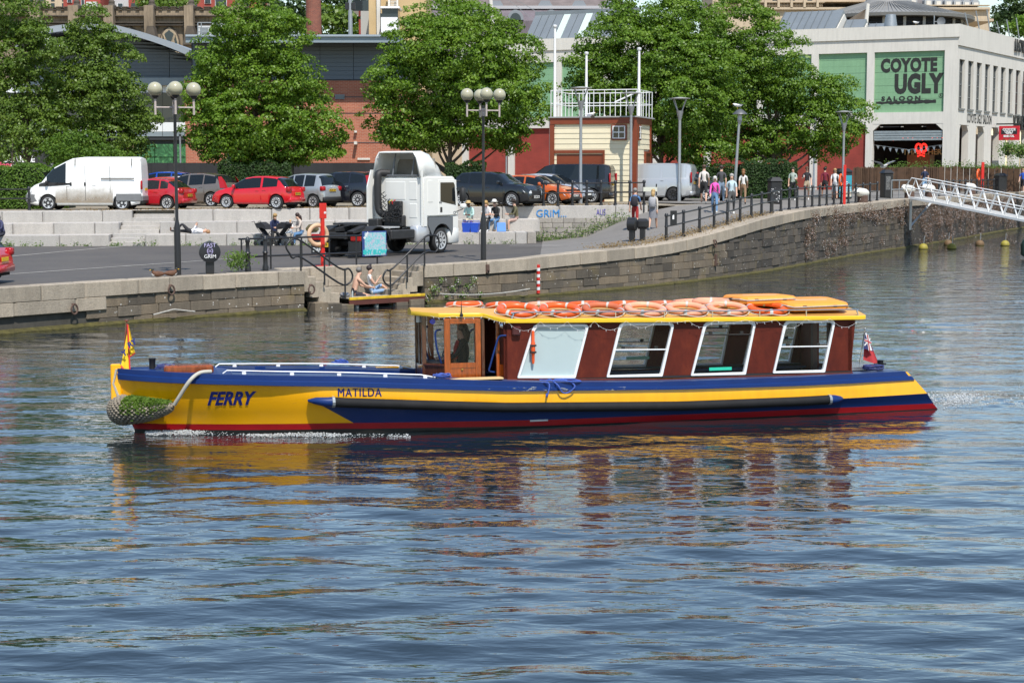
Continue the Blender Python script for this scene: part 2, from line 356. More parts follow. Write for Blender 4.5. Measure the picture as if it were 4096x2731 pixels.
# ---- stone blocks
BLK = [MB().cb(-.5, .5, -.5, .5, -.5, .5, b).mesh('block', M_STONE) for b in (.025, .04)]
def blocks_of(m):
 o = []
 for me in BLK:
  c = me.copy(); c.materials.clear(); c.materials.append(m); o.append(c)
 return o
B_COPE, B_STONE, B_DARK, B_STEP = blocks_of(M_COPE), blocks_of(M_STONE), blocks_of(M_DSTONE), blocks_of(M_STEP)
def put_block(name, parent, meshes, c, dims, rz, ry=0):
 o = link(name, random.choice(meshes), parent, c, (0, ry, rz), dims); return o
def quay_wall(label, s0, s1, build_stones=True, dark=None, over=None):
 base = edge(s0)[0]; T = thing('quay_wall', label, 'wall', (0, 0, 0))
 core = MB(); N = max(3, int((s1 - s0) / .7))
 for i in range(N):
  a, d, n = edge(s0 + (s1 - s0) * i / N); b, d2, n2 = edge(s0 + (s1 - s0) * (i + 1) / N)
  ins = .07 if build_stones else .03
  A, B = a + n * ins, b + n2 * ins; A2, B2 = a + n * .9, b + n2 * .9
  z0 = -1.2; core.quad((A.x, A.y, z0), (B.x, B.y, z0), (B.x, B.y, b.z - .1), (A.x, A.y, a.z - .1)); core.quad((A.x, A.y, a.z - .1), (B.x, B.y, b.z - .1), (B2.x, B2.y, b.z - .1), (A2.x, A2.y, a.z - .1))
 core.build('wall_core', M_MORT if build_stones else M_DSTONE, T)
 s = s0
 while s < s1 - .05:                                       # coping
  L = min(random.uniform(1.1, 2.0), s1 - s)
  if s1 - s - L < .5: L = s1 - s
  a, d, n = edge(s); b, _, _ = edge(s + L); m = (a + b) / 2; tilt = math.atan2(b.z - a.z, L); dep = random.uniform(.62, .7) + .4 * max(0, min(1, (m.x - 1) / 5))
  j = random.uniform(-.012, .012); hh = .44
  put_block('coping_stone', T, B_COPE, m + n * (dep / 2 - .05 + j) + Vector((0, 0, -hh / 2 + random.uniform(-.006, .006))), (L - .012, dep, hh), math.atan2(b.y - a.y, b.x - a.x), -tilt)
  s += L
 if build_stones:
  z = -.12; row = 0; count = 0
  zmax = max(edge(s0 + (s1 - s0) * i / 40)[0].z for i in range(41)) - .45
  while z < zmax - .06:
   h = random.uniform(.29, .36); s = s0 - random.uniform(0, .5)
   while s < s1 - .1:
    L = random.uniform(.6, 1.25); a0 = max(s, s0); L2 = min(s + L, s1) - a0
    if L2 > .12:
     a, d, n = edge(a0); b, _, _ = edge(a0 + L2); m = (a + b) / 2; top = min(a.z, b.z) - .455
     hh = min(h, top - z)
     if hh > .1:
      if over and m.x < over: pass
      else:
       dk = dark and m.x > dark
       pr = random.uniform(-.02, .025); put_block('stone', T, B_DARK if dk else B_STONE, Vector((m.x, m.y, z + hh / 2)) + n * (.15 - pr), (L2 - .016, .3, hh - .014), math.atan2(b.y - a.y, b.x - a.x)); count += 1
    s += L
   z += h; row += 1
 al = MB(); N = max(4, int((s1 - s0) / .35))
 for i in range(N):
  a, d, n = edge(s0 + (s1 - s0) * i / N); b, d2, n2 = edge(s0 + (s1 - s0) * (i + 1) / N)
  w0, w1 = (.13 + .1 * math.sin(i * 1.7) * math.sin(i * .37) for _ in (0, 1)); w1 = .13 + .1 * math.sin((i + 1) * 1.7) * math.sin((i + 1) * .37)
  q0, q1 = a - n * w0, b - n2 * w1; A, B = a + n * .05, b + n2 * .05
  al.quad((q0.x, q0.y, -.05), (q1.x, q1.y, -.05), (q1.x, q1.y, .035), (q0.x, q0.y, .035)); al.quad((q0.x, q0.y, .035), (q1.x, q1.y, .035), (B.x, B.y, .12), (A.x, A.y, .12))
 al.build('algae', M_ALGA, T, smooth=True)
 return T
S_GANG = edge_s(3635); S_MID = edge_s(2690)
quay_wall('low granite quay wall below the parked tractor unit and the road, left of the landing', edge_s(-200), S_R0, True, None, over=-12.3)
quay_wall('curving quay wall of stained stone blocks right of the wooden landing', S_R1, S_MID, True)
quay_wall('tall dark stone quay wall rising below the railings towards the gangway', S_MID, S_GANG, True, dark=9)
quay_wall('plant-grown harbour wall running on behind the white gangway', S_GANG, ARC[-1] - .1, False)
# heavy pale second course that oversails the water at the far left
T = thing('quay_slab', 'pale granite slab course overhanging the water at the left end of the quay', 'wall')
s = edge_s(-200); send = edge_s(422)
while s < send - .1:
 L = min(random.uniform(1.5, 2.2), send - s); a, d, n = edge(s); b, _, _ = edge(s + L); m = (a + b) / 2
 put_block('slab', T, B_COPE, Vector((m.x, m.y, .66)) + n * .26, (L - .012, .62, .38), math.atan2(b.y - a.y, b.x - a.x)); s += L
# ---- landing recess: back wall, two flights of steps, timber stage
a, d, n = edge(S_R0); b, _, _ = edge(S_R1); LR = (b - a).length; ang = math.atan2(b.y - a.y, b.x - a.x)
T = thing('landing_stairs', 'recessed stone landing with two flights of worn steps cut into the quay', 'stairs', (a.x, a.y, 0), ang)
b0 = MB(); b0.bx(-.05, LR + .05, 1.42, 1.6, -1, 1.28); b0.bx(-.1, 0, .05, 1.6, -1, 1.2); b0.bx(LR, LR + .1, .05, 1.6, -1, 1.2); b0.build('wall_core', M_MORT, T)
x = 0
while x < LR:
 L = min(random.uniform(.9, 1.5), LR - x)
 if LR - x - L < .4: L = LR - x
 put_block('coping_stone', T, B_COPE, (x + L / 2, 1.62, 1.08), (L - .012, .62, .44), 0); x += L
for r in range(3):
 x = -random.uniform(0, .5)
 while x < LR:
  L = random.uniform(.8, 1.3); x0, x1 = max(0, x), min(LR, x + L)
  if x1 - x0 > .1: put_block('stone', T, B_COPE, ((x0 + x1) / 2, 1.45, .04 + r * .3 + .15), (x1 - x0 - .014, .3, .285), 0)
  x += L
for i in range(5):
 z1 = 1.28 - .19 * i;
 put_block('step', T, B_COPE, (LR - .1 - .3 * i + .2, .72, z1 - .25), (.5 + random.uniform(0, .03), 1.25, .5), 0)
 put_block('step', T, B_COPE, (.0 + .3 * i - .05, .72, z1 - .25), (.5 + random.uniform(0, .03), 1.25, .5), 0)
for x0, z0, w, h in ((1.0, -.1, .55, .3), (1.5, -.12, .5, .26), (LR - .5, -.1, .6, .28), (LR - 1.1, -.14, .45, .25), (.5, -.05, .5, .3)): put_block('stone', T, B_STONE, (x0, .0, z0 + h / 2), (w, .5, h), random.uniform(-.1, .1))
M_YEL = mat('worn_yellow_edge', (.62, .40, .02), .6, var=.3, vs=5); M_DECK = mat('weathered_deck_timber', (.27, .24, .20), .9, var=.3, vs=4); M_TIMB = mat('dark_red_timber', (.10, .028, .018), .7, var=.35, vs=3)
M_POST = mat('grey_wet_pile', (.22, .22, .20), .8, var=.4, vs=3)
xs0, xs1 = 1.62, LR - .12
T = thing('timber_landing_stage', 'small timber landing stage with yellow edge on piles below the quay', 'jetty', (a.x, a.y, 0), ang)
for i in range(9): MB().cb(xs0, xs1, -.12 + .17 * i, .04 + .17 * i, .30, .345, .008).build('plank', M_DECK, T)
MB().cb(xs0, xs1, -.19, -.125, .27, .36, .008).build('edge_board', M_YEL, T); MB().cb(xs0, xs1, -.18, -.12, .10, .268, .01).build('fascia', M_TIMB, T)
for i in range(4): MB().cyl((xs0 + .35 + i * (xs1 - xs0 - .7) / 3, -.05, -1), (xs0 + .35 + i * (xs1 - xs0 - .7) / 3, -.05, .295), .085, n=10).build('pile', M_POST, T, smooth=True)
LAND_A, LAND_ANG, LAND_L = a, ang, LR
# ---- amphitheatre steps
T = thing('seating_steps', 'broad pale granite seating steps between the quay road and the car park', 'steps', (0, 0, 0))
XL, XR = -32., .55
def tier_z(X, k): return 1.28 + (ZU(X) - 1.28) * (k + 1) / 3
STAIR = {0: (-17.5, -16.0), 1: (-17.35, -15.6), 2: (-17.05, -15.2)}     # gaps filled by the small flights
ends = {0: .6, 1: 1.2, 2: 6.2}
for k in range(3):
 x = XL
 x_end = ends[k]
 while x < x_end - .05:
  L = random.choice((1.6, 1.75, 2.6, 1.7));
  g0, g1 = STAIR[k]
  if g0 - .05 <= x < g1: x = g1; continue
  if x < g0 < x + L + .5: L = g0 - x
  L = min(L, x_end - x)
  z1 = tier_z(x + L / 2, k); h = (ZU(0) - 1.28) / 3 + .04
  put_block('granite_block', T, B_STEP, (x + L / 2, TIER(x + L / 2, k) + .66, z1 - h / 2), (L - .012, 1.32, h), ROT_T); x += L
 g0, g1 = STAIR[k]; z0 = tier_z(g0, k) - (ZU(g0) - 1.28) / 3; hh = (ZU(g0) - 1.28) / 9
 for j in range(3):
  put_block('small_step', T, B_STEP, ((g0 + g1) / 2, TIER((g0 + g1) / 2, k) + .02 + .36 * j + .4, z0 + hh * (j + 1) - .1), (g1 - g0 - .01, .8, .2 + .01 * j), ROT_T)
bk = MB(); X0 = XL
bk.add([(XL, TIER(XL, 2) + 1.2, 1), (XR, TIER(XR, 2) + 1.2, 1), (XR, TIER(XR, 2) + 1.2, ZU(XR) - .03), (XL, TIER(XL, 2) + 1.2, ZU(XL) - .03)], [(0, 1, 2, 3)]); bk.build('step_core', M_STEP, T)
# ---- retaining wall beside the ramp
T = thing('retaining_wall', 'grey stone retaining wall with blue graffiti beside the sloping path', 'wall')
M_BRK = stone_mat('grey_block_wall', (.33, .30, .265), (.36, .325, .28), (.2, .18, .16), False, .22); B_BRK = blocks_of(M_BRK)
mb = MB(); mb.add([(.6, TIER(.6, 2) + .1, 1), (6.3, TIER(6.3, 2) + .1, 1), (6.3, TIER(6.3, 2) + .1, 2.85), (.6, TIER(.6, 2) + .1, 2.8)], [(0, 1, 2, 3)]); mb.build('wall_core', M_MORT, T)
for xx, k in ((.62, 0),): put_block('end_stone', T, B_BRK, (xx + .15, TIER(xx, k) + 1.4, 1.28 + (ZU(xx) - 1.28) * (k + 1) / 6 + .2 * k), (.4, 2.2, (ZU(xx) - 1.28) * (k + 1) / 3 - .02), ROT_T)
for r in range(5):
 z0 = 1.25 + r * .225; x = .5 - random.uniform(0, .3)
 while x < 6.2:
  L = random.uniform(.4, .6); x1 = min(x + L, 6.3)
  if x1 - x > .1 and (x < 1.0 or True): put_block('stone', T, B_BRK, ((x + x1) / 2, TIER(x, 2) + .17, z0 + .11), (x1 - x - .012, .3, .213), ROT_T)
  x += L
# ---- water
def water_mat():
 s = NT('harbour_water'); s.col((.012, .02, .024)); s.set(Roughness=.008, IOR=1.4, Coat_Weight=.8, Coat_IOR=1.4, Coat_Roughness=.0)
 g = s.n('NewGeometry').outputs['Position']; sx = s.n('SeparateXYZ'); s.l(g, sx.inputs[0])
 far = s.ramp(s.math('DIVIDE', sx.outputs['Y'], 100.), [(.14, (.01,) * 3), (.27, (.04,) * 3), (.31, (.14,) * 3), (.40, (.6,) * 3), (.7, (1, 1, 1))])
 p1 = s.pos(True, (.55, 1, 1)); p2 = s.pos(True, (.7, 1, 1))
 n1 = s.noise(p1, 1.15, 2, .5, .4); n2 = s.noise(p2, 4.2, 3, .55, .3)
 patch = s.ramp(s.noise(s.pos(True, (.06, .10, .1)), 1., 3), [(.4, (.35,) * 3), (.62, (1, 1, 1))])
 n3 = s.noise(s.pos(True, (.6, 1, 1)), 13., 3, .6, .2)
 h = s.math('MULTIPLY', far, s.math('ADD', n1, s.math('MULTIPLY', s.math('MULTIPLY', n2, .30), patch))); n4 = s.noise(s.pos(True, (.42, 1, 1)), 5.2, 2, .5, .35); h = s.math('ADD', h, s.math('ADD', s.math('MULTIPLY', n4, .16), s.math('MULTIPLY', s.math('MULTIPLY', n3, .03), patch)))
 o = s.n('Bump'); o.inputs['Distance'].default_value = .085; s.l(h, o.inputs['Height']); s.l(o.outputs[0], s.p.inputs['Normal']); s.l(o.outputs[0], s.p.inputs['Coat Normal'])
 return s.m
def make_water():
 nr, nc = 760, 580; H = CAM_H
 u = np.linspace(H / 9., H / 320., nr); Y = H / u; sp = np.gradient(Y)
 c = np.linspace(-1, 1, nc); half = Y * .42 + 5
 X = c[None, :] * half[:, None]; YY = np.repeat(Y[:, None], nc, 1); Z = np.zeros_like(X); g = np.random.default_rng(5)
 for i in range(64):
  lam = .34 * (2.2 / .34) ** g.random(); th = g.normal(0, .3) + (math.pi if g.random() < .5 else 0); k = 2 * math.pi / lam
  slope = .0086 * (lam / .7) ** .15; amp = slope / k
  att = np.clip(lam / (3.5 * np.abs(sp)) - .35, 0, 1)[:, None]
  wob = .35 * np.sin(X * .31 + YY * .13 + i) + .3 * np.sin(YY * .23 - X * .17 + 2 * i)
  Z += amp * att * np.sin(k * (X * math.sin(th) + YY * math.cos(th)) + g.random() * 6.28 + wob)
 # the ferry's own bow wave and stern wash
 d = np.hypot((X - 9.6), (YY - 32.6) * 1.2); Z += .05 * np.exp(-(d / 1.1) ** 2) * (1 + .6 * np.sin(X * 9) * np.sin(YY * 11))
 tb = np.clip(((X + 6.65) * .966 + (YY - 28.96) * .257) / 14.9, 0, 1) * 14.9; db = np.hypot(X - (-6.65 + tb * .966), (YY - 28.96) - tb * .257); Z *= 1 - .5 * np.exp(-(db / 4.5) ** 2)
 v = np.stack([X, YY, Z], -1).reshape(-1, 3).astype(np.float32)
 idx = np.arange(nr * nc).reshape(nr, nc); q = np.stack([idx[:-1, :-1], idx[:-1, 1:], idx[1:, 1:], idx[1:, :-1]], -1).reshape(-1, 4)
 me = np_mesh('water', v, q, water_mat()); me.polygons.foreach_set('use_smooth', np.ones(len(q), bool)); return kind(link('water', me), 'structure')
def np_mesh(name, v, q, m):
 me = bpy.data.meshes.new(name); n, k = q.shape
 me.vertices.add(len(v)); me.vertices.foreach_set('co', np.ascontiguousarray(v, np.float32).ravel())
 me.loops.add(n * k); me.loops.foreach_set('vertex_index', np.ascontiguousarray(q, np.int32).ravel())
 me.polygons.add(n); me.polygons.foreach_set('loop_start', np.arange(0, n * k, k, dtype=np.int32)); me.polygons.foreach_set('loop_total', np.full(n, k, np.int32))
 for x in (m if isinstance(m, (list, tuple)) else [m]): me.materials.append(x)
 me.update(); me.validate(); return me
make_water()
# ================================================================ BUILDINGS
for o in bpy.data.objects:
 if o.name.startswith(('quay_wall', 'retaining_wall', 'quay_slab')) and 'category' in o: o['kind'] = 'thing'
def rebase(T, base):
 base = Vector(base); T.location = base
 for c in T.children: c.location = Vector(c.location) - base
def F(b, x0, y0, x1, y1, Y, d=.3, cb=0):
 p, q = yp(x0, y1, Y), yp(x1, y0, Y)
 (b.bx if not cb else b.cb)(p.x, q.x, Y, Y + d, p.z, q.z); return b
def FP(parent, name, m, x0, y0, x1, y1, Y, d=.3): return F(MB(), x0, y0, x1, y1, Y, d).build(name, m, parent)
M_WHITE = mat('white_render', (.64, .61, .55), .85, var=.05, vs=.7, streak=.13); M_CREAM = mat('cream_render', (.74, .69, .58), .85, var=.05, vs=1., streak=.08)
M_GREEN = mat('pale_green_boards', (.20, .37, .21), .8, var=.08, vs=1.1, streak=.1); M_BLACK = mat('black_paint_print', (.02, .022, .02), .8, var=.4, vs=9)
def brick_mat(name, c1, c2, mort, sx=4.4, msz=.018):
 s = NT(name); g = s.n('NewGeometry'); sx_ = s.n('SeparateXYZ'); s.l(g.outputs['Position'], sx_.inputs[0]); cb = s.n('CombineXYZ')
 s.l(s.math('ADD', sx_.outputs[0], sx_.outputs[1]), cb.inputs[0]); s.l(sx_.outputs[2], cb.inputs[1])
 b = s.n('TexBrick'); s.l(cb.outputs[0], b.inputs['Vector']); b.inputs['Scale'].default_value = sx; b.inputs['Mortar Size'].default_value = msz
 b.inputs['Row Height'].default_value = .33; b.inputs['Brick Width'].default_value = 1.
 b.inputs['Color1'].default_value = (*c1, 1); b.inputs['Color2'].default_value = (*c2, 1); b.inputs['Mortar'].default_value = (*mort, 1)
 v = s.mix(1., b.outputs[0], s.ramp(s.noise(s.pos(), .8, 5), [(.3, (.82, .82, .82)), (.7, (1.15, 1.15, 1.15))]), 'MULTIPLY'); s.col(v); s.set(Roughness=.85); return s.m
M_RBRICK = brick_mat('painted_red_brick', (.30, .045, .03), (.26, .04, .028), (.20, .035, .028)); M_OBRICK = brick_mat('orange_brick', (.42, .13, .07), (.34, .10, .055), (.42, .28, .2), 3.2, .03)
M_DARK = mat('dark_interior', (.012, .011, .011), .8); M_STEEL = mat('grey_steel', (.32, .34, .35), .45, .6, var=.1)
M_GLASS_D = glass('dark_window_glass', (.03, .04, .045), 1., .03); M_FRAME = mat('window_frame_dark', (.06, .055, .05), .5)
class Face:
 "a vertical facade through C with direction u; px -> (t, z)"
 def __init__(s, C, u): s.C = Vector(C); s.u = Vector(u).normalized(); s.n = Vector((s.u.y, -s.u.x, 0))
 def loc(s, x, y):
  dx, dy, dz = _ray(x, y); d = Vector((dx, dy, dz)); t = s.C.dot(s.n) / d.dot(s.n) if abs(d.dot(s.n)) > 1e-9 else 0
  t = (s.C.x * s.n.x + s.C.y * s.n.y) / (d.x * s.n.x + d.y * s.n.y); p = d * t
  return (Vector((p.x, p.y, 0)) - Vector((s.C.x, s.C.y, 0))).dot(s.u), CAM_H + p.z - s.C.z
ZP = 2.95
# ---------------- the long white shed with the green panels
CX = Vector((35.6, 136, ZP)); UL = Vector((34, -16, 0)).normalized(); LF = Face(CX, UL); aL = math.atan2(UL.y, UL.x)
UR = Vector((math.cos(aL + R(84)), math.sin(aL + R(84)), 0)); RF = Face(CX, UR)
T = thing('saloon_building', 'long white two-storey quayside shed with green panels and painted saloon sign', 'building', CX, aL)
t_a, _ = LF.loc(3465, 400); t_b, _ = LF.loc(3494, 400); t_c, _ = LF.loc(3243, 400); bay = t_a - t_c; cw = t_b - t_a
zt = LF.loc(3793, 98)[1]; z_par = LF.loc(3793, 150)[1]; z_pt = LF.loc(3777, 202)[1]; z_pb = LF.loc(3777, 447)[1]; z_ot = LF.loc(3777, 494)[1]
x_pr = LF.loc(3777, 300)[0]; NB = 9; x_left = t_a - (NB - 1) * bay - .3
D = 26.
w = MB()
w.bx(x_left, 0, 0, .5, z_pt, z_par - .0); w.bx(x_left, .12, -.12, .5, z_par + .004, zt); w.bx(x_left, 0, 0, .5, z_ot, z_pb); w.bx(x_pr, 0, 0, .6, 0, z_ot); w.bx(x_pr, 0, 0, .6, z_pb, z_pt)
for i in range(NB):
 xa = t_a - i * bay; w.bx(xa, xa + cw, 0, .6, 0, z_ot); w.bx(xa, xa + cw, 0, .6, z_pb, z_pt)
w.build('wall', M_WHITE, T)
MB().bx(x_left - .1, -.3, .7, D, zt - 1.2, zt - .6).build('roof_slab', mat('grey_roofing', (.2, .2, .2), .9, var=.2), T)
bays = [(t_b, x_pr)] + [(t_b - (i + 1) * bay, t_a - i * bay) for i in range(NB - 1)]
for i, (xa, xb) in enumerate(bays):
 g = MB(); nb = 9; hh = (z_pt - z_pb) / nb
 for k in range(nb): g.bx(xa, xb, .22 + .012 * (k % 2), .5, z_pb + k * hh + .004, z_pb + (k + 1) * hh - .004)
 g.build('green_panel', M_GREEN, T)
 if i: MB().bx(xa, xb, .25, .6, 0, z_ot).build('brick_infill', M_RBRICK, T)
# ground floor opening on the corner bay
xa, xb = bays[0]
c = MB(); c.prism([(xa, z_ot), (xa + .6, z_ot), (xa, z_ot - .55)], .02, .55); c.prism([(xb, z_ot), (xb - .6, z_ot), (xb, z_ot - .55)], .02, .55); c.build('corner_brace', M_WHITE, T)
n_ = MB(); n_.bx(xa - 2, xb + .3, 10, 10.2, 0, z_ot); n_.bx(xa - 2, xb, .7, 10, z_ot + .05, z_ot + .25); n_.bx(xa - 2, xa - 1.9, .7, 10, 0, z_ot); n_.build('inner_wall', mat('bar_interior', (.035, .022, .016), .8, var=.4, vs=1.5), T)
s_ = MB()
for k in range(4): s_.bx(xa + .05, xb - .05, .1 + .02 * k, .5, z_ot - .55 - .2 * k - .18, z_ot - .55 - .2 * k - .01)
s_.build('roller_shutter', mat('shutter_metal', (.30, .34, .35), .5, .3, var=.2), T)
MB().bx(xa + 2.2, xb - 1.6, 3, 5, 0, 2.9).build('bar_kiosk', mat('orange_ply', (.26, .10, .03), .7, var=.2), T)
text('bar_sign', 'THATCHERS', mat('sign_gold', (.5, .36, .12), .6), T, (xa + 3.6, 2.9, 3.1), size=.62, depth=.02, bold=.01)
# hanging neon emblem
ne = MB()
for cx_, r_ in ((-.22, .24), (.22, .24)): ne.tube([(xb - 2.0 + cx_ + r_ * math.cos(t) * .9, 1.5, 3.45 + r_ * math.sin(t) * 1.3) for t in np.linspace(0, 6.2, 12)], .09, 5)
[ne.tube([(xb - 2.3, 1.5, z_), (xb - 2.0, 1.5, z_ + .12), (xb - 1.7, 1.5, z_)], .06, 5) for z_ in (2.75, 2.95, 3.1)]; ne.build('neon_sign', mat('red_neon', (1, .03, .02), .5, emit=1.3), T)
fl = MB()
for k in range(11):
 x0 = xa + .3 + k * (xb - xa - .6) / 10; z0 = 3.9 - .35 * math.sin(k * .31) - .25; fl.add([(x0 - .13, .62, z0), (x0 + .13, .62, z0), (x0 + .03, .63, z0 - .32)], [(0, 1, 2)])
fl.tube([(xa, .62, 3.7), ((xa + xb) / 2, .62, 3.3), (xb, .62, 3.7)], .02, 4); fl.build('bunting', mat('bunting_white', (.7, .7, .66), .8), T)
bl = MB()
for k in range(14): bl.ball((xa + .4 + k * .4, 2.2, 4.2 - .1 * math.sin(k)), .05, 6, 4)
bl.build('festoon_lamps', mat('red_bulb', (1, .08, .03), .5, emit=2.), T)
mb_ = MB()
for k in range(3): mb_.bx(xa + .8 + k * 1.9, xa + 2.3 + k * 1.9, 8, 8.1, 4.3, 5.6)
mb_.build('menu_board', mat('menu_board', (.06, .06, .06), .6, var=.5, vs=12), T)
# painted sign on the green panel
def lf_text(nm, body, x0, y0, x1, y1, **k):
 a, za = LF.loc(x0, y1); b, zb = LF.loc(x1, y0); me = text_mesh(body, 1., .004, **k); c = np.array([v.co[:] for v in me.vertices]); mn, mx = c.min(0), c.max(0)
 me.transform(Matrix.Translation(((a + b) / 2, .212, (za + zb) / 2)) @ Matrix.Diagonal(((b - a) / (mx[0] - mn[0]), 1, (zb - za) / (mx[2] - mn[2]), 1)) @ Matrix.Translation(-Vector(((mn[0] + mx[0]) / 2, 0, (mn[2] + mx[2]) / 2))))
 me.materials.append(M_BLACK); return link(nm, me, T)
lf_text('painted_lettering', 'COYOTE', 3520, 228, 3748, 292, bold=.055, spacing=1.08); lf_text('painted_lettering', 'UGLY', 3575, 290, 3774, 378, bold=.06, spacing=1.08)
lf_text('painted_lettering', 'SALOON', 3523, 383, 3680, 405, bold=.05, spacing=1.5); lf_text('painted_lettering', 'R', 3758, 377, 3765, 387, bold=.03)
st = MB(); rr = random.Random(4); top = []; bot = []
for i in range(30):
 px = 3502 + (3742 - 3502) * i / 29; top.append(LF.loc(px, 408 - 10 * i / 29 + rr.uniform(-2, 2))); bot.append(LF.loc(px, 415 - 4 * i / 29 + rr.uniform(-1, 5)))
for i in range(29): st.add([(bot[i][0], .212, bot[i][1]), (bot[i + 1][0], .212, bot[i + 1][1]), (top[i + 1][0], .212, top[i + 1][1]), (top[i][0], .212, top[i][1])], [(0, 1, 2, 3)])
cxr, czr = LF.loc(3762, 382); st.tube([(cxr + .17 * math.cos(t), .212, czr + .17 * math.sin(t)) for t in np.linspace(0, 6.28, 20)], .018, 4);
for dx_, dz_, s0 in ((-.1, 5.05, .15), (.15, 5.1, .12)): pass
st.build('painted_stroke', M_BLACK, T)
# ---- right-hand elevation (own frame: x along the face)
TR = bpy.data.objects.new('quay_elevation', None); COL.objects.link(TR); TR.parent = T; TR.rotation_euler = (0, 0, R(84)); LR_ = 46.
w = MB(); z2 = RF.loc(3815, 178)[1]; zw_t = RF.loc(3815, 232)[1]; zw_b = RF.loc(3815, 432)[1]; zb_b = RF.loc(3815, 497)[1]
w.bx(.05, LR_, .0, .5, zw_t, z2); w.bx(.02, LR_, -.12, .5, z2 + .004, zt); w.bx(.05, LR_, 0, .5, zb_b, zw_b);
ups = [(3836, 3858), (3872, 3891), (3906, 3926), (3940, 3958), (3971, 3990), (4003, 4019)]
def rt(px, py=330): return RF.loc(px, py)[0]
edges_ = [.25]
for a_, b_ in ups: edges_ += [rt(a_), rt(b_)]
pw = edges_[3] - edges_[2]; gapw = edges_[3] - edges_[2]
xs_ = list(edges_); step = (edges_[-2] - edges_[1]) / 5
ww = edges_[2] - edges_[1]; wins = [(edges_[1] + i * step, edges_[1] + i * step + ww) for i in range(int((LR_ - 2) / step))]
x_prev = .06
for a_, b_ in wins: w.bx(x_prev, a_, 0, .45, zw_b, zw_t); x_prev = b_
w.bx(x_prev, LR_, 0, .45, zw_b, zw_t)
gr = [(RF.loc(a_, 600)[0], RF.loc(b_, 600)[0]) for a_, b_ in ((3836, 3872), (3900, 3935), (3961, 3998), (4022, 4052))]
gstep = (gr[3][0] - gr[0][0]) / 3; gw = gr[0][1] - gr[0][0]; gr = [(gr[0][0] + i * gstep, gr[0][0] + i * gstep + gw) for i in range(int((LR_ - 3) / gstep))]
x_prev = .06
for a_, b_ in gr:
 w.bx(x_prev, a_, 0, .55, 0, zb_b); w.prism([(a_, zb_b), (a_ + .45, zb_b), (a_, zb_b - .5)], .03, .5); w.prism([(b_, zb_b), (b_ - .45, zb_b), (b_, zb_b - .5)], .03, .5); x_prev = b_
w.bx(x_prev, LR_, 0, .55, 0, zb_b); w.build('elevation_wall', M_WHITE, TR)
for i, (a_, b_) in enumerate(wins):
 g = MB(); g.bx(a_, b_, .25, .3, zw_b, zw_t); g.build('window', M_GLASS_D if i < 6 or i % 3 == 0 else mat('brown_blind', (.05, .025, .02), .5), TR)
 f = MB()
 for xx in (a_ + .05, (a_ + b_) / 2, b_ - .05): f.bx(xx - .04, xx + .04, .2, .26, zw_b, zw_t)
 for k in range(5): zz = zw_b + (zw_t - zw_b) * k / 4; f.bx(a_, b_, .2, .255, zz - .04, zz + .04)
 f.bx(a_ - .05, b_ + .05, -.1, .25, zw_b - .12, zw_b + .02); f.build('window_frame', mat('grey_frame', (.16, .17, .17), .5), TR)
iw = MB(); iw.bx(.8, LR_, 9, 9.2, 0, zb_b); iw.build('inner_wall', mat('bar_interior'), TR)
fr = MB(); fr.bx(1, LR_, 3.5, 3.7, .0, 1.3); fr.build('bar_counter', mat('bottle_green', (.01, .08, .05), .6), TR)
text('painted_lettering', 'COYOTE UGLY SALOON', M_BLACK, TR, (rt(3918, 480), -.01, RF.loc(3918, 479)[1]), size=1.05, depth=.005, bold=.02, sx=.62)
text('fascia_letters', 'V-SHED', M_BLACK, TR, (rt(4076, 495), -.06, RF.loc(4076, 495)[1]), size=1.7, depth=.04, bold=.04, sx=.75)
text('fascia_letters', 'LLOYDS NO. 1 BAR', M_BLACK, TR, (rt(4046, 190) + 5.4, -.25, RF.loc(4046, 192)[1] + .2), size=1.5, depth=.04, bold=.03, sx=.8)
# projecting red sign and the black vertical sign
sg = MB(); a_, za = RF.loc(3979, 560); MB().bx(a_ - .06, a_ + .06, -2.1, -.35, RF.loc(3979, 562)[1], RF.loc(3979, 505)[1]).build('hanging_sign', mat('red_sign', (.55, .015, .03), .5), TR)
MB().bx(a_ - .07, a_ + .07, -1.9, -.55, RF.loc(3979, 538)[1], RF.loc(3979, 516)[1]).build('sign_panel', mat('sign_black', (.02, .02, .025), .5), TR)
for bd, zz, sz in (('COYOTE', 519.5, .27), ('UGLY', 527.5, .3), ('SALOON', 535, .13), ('BRISTOL', 546, .24)):
 text('sign_lettering', bd, mat('sign_white', (.8, .8, .8), .5), TR, (a_ - .08, -1.22, RF.loc(3979, zz)[1]), (0, 0, R(-90)), size=sz, depth=.004, bold=.012)
MB().tube([(a_, -.1, RF.loc(3979, 497)[1]), (a_, -2.2, RF.loc(3979, 497)[1])], .06, 6).build('sign_bracket', M_BLACK, TR)
a_, za = RF.loc(4087, 370); MB().bx(a_ - .08, a_ + .08, -2.0, -.2, RF.loc(4087, 434)[1], RF.loc(4087, 307)[1]).build('vertical_sign', M_BLACK, TR)
vs = text('sign_lettering', 'V-SHED', mat('sign_white'), TR, (a_ - .09, -1.1, RF.loc(4087, 372)[1]), (0, R(90), R(-90)), size=1.2, depth=.004, bold=.01)
# hanging baskets
for i, (px, py) in enumerate(((4035, 597), (4085, 600))):
 pass
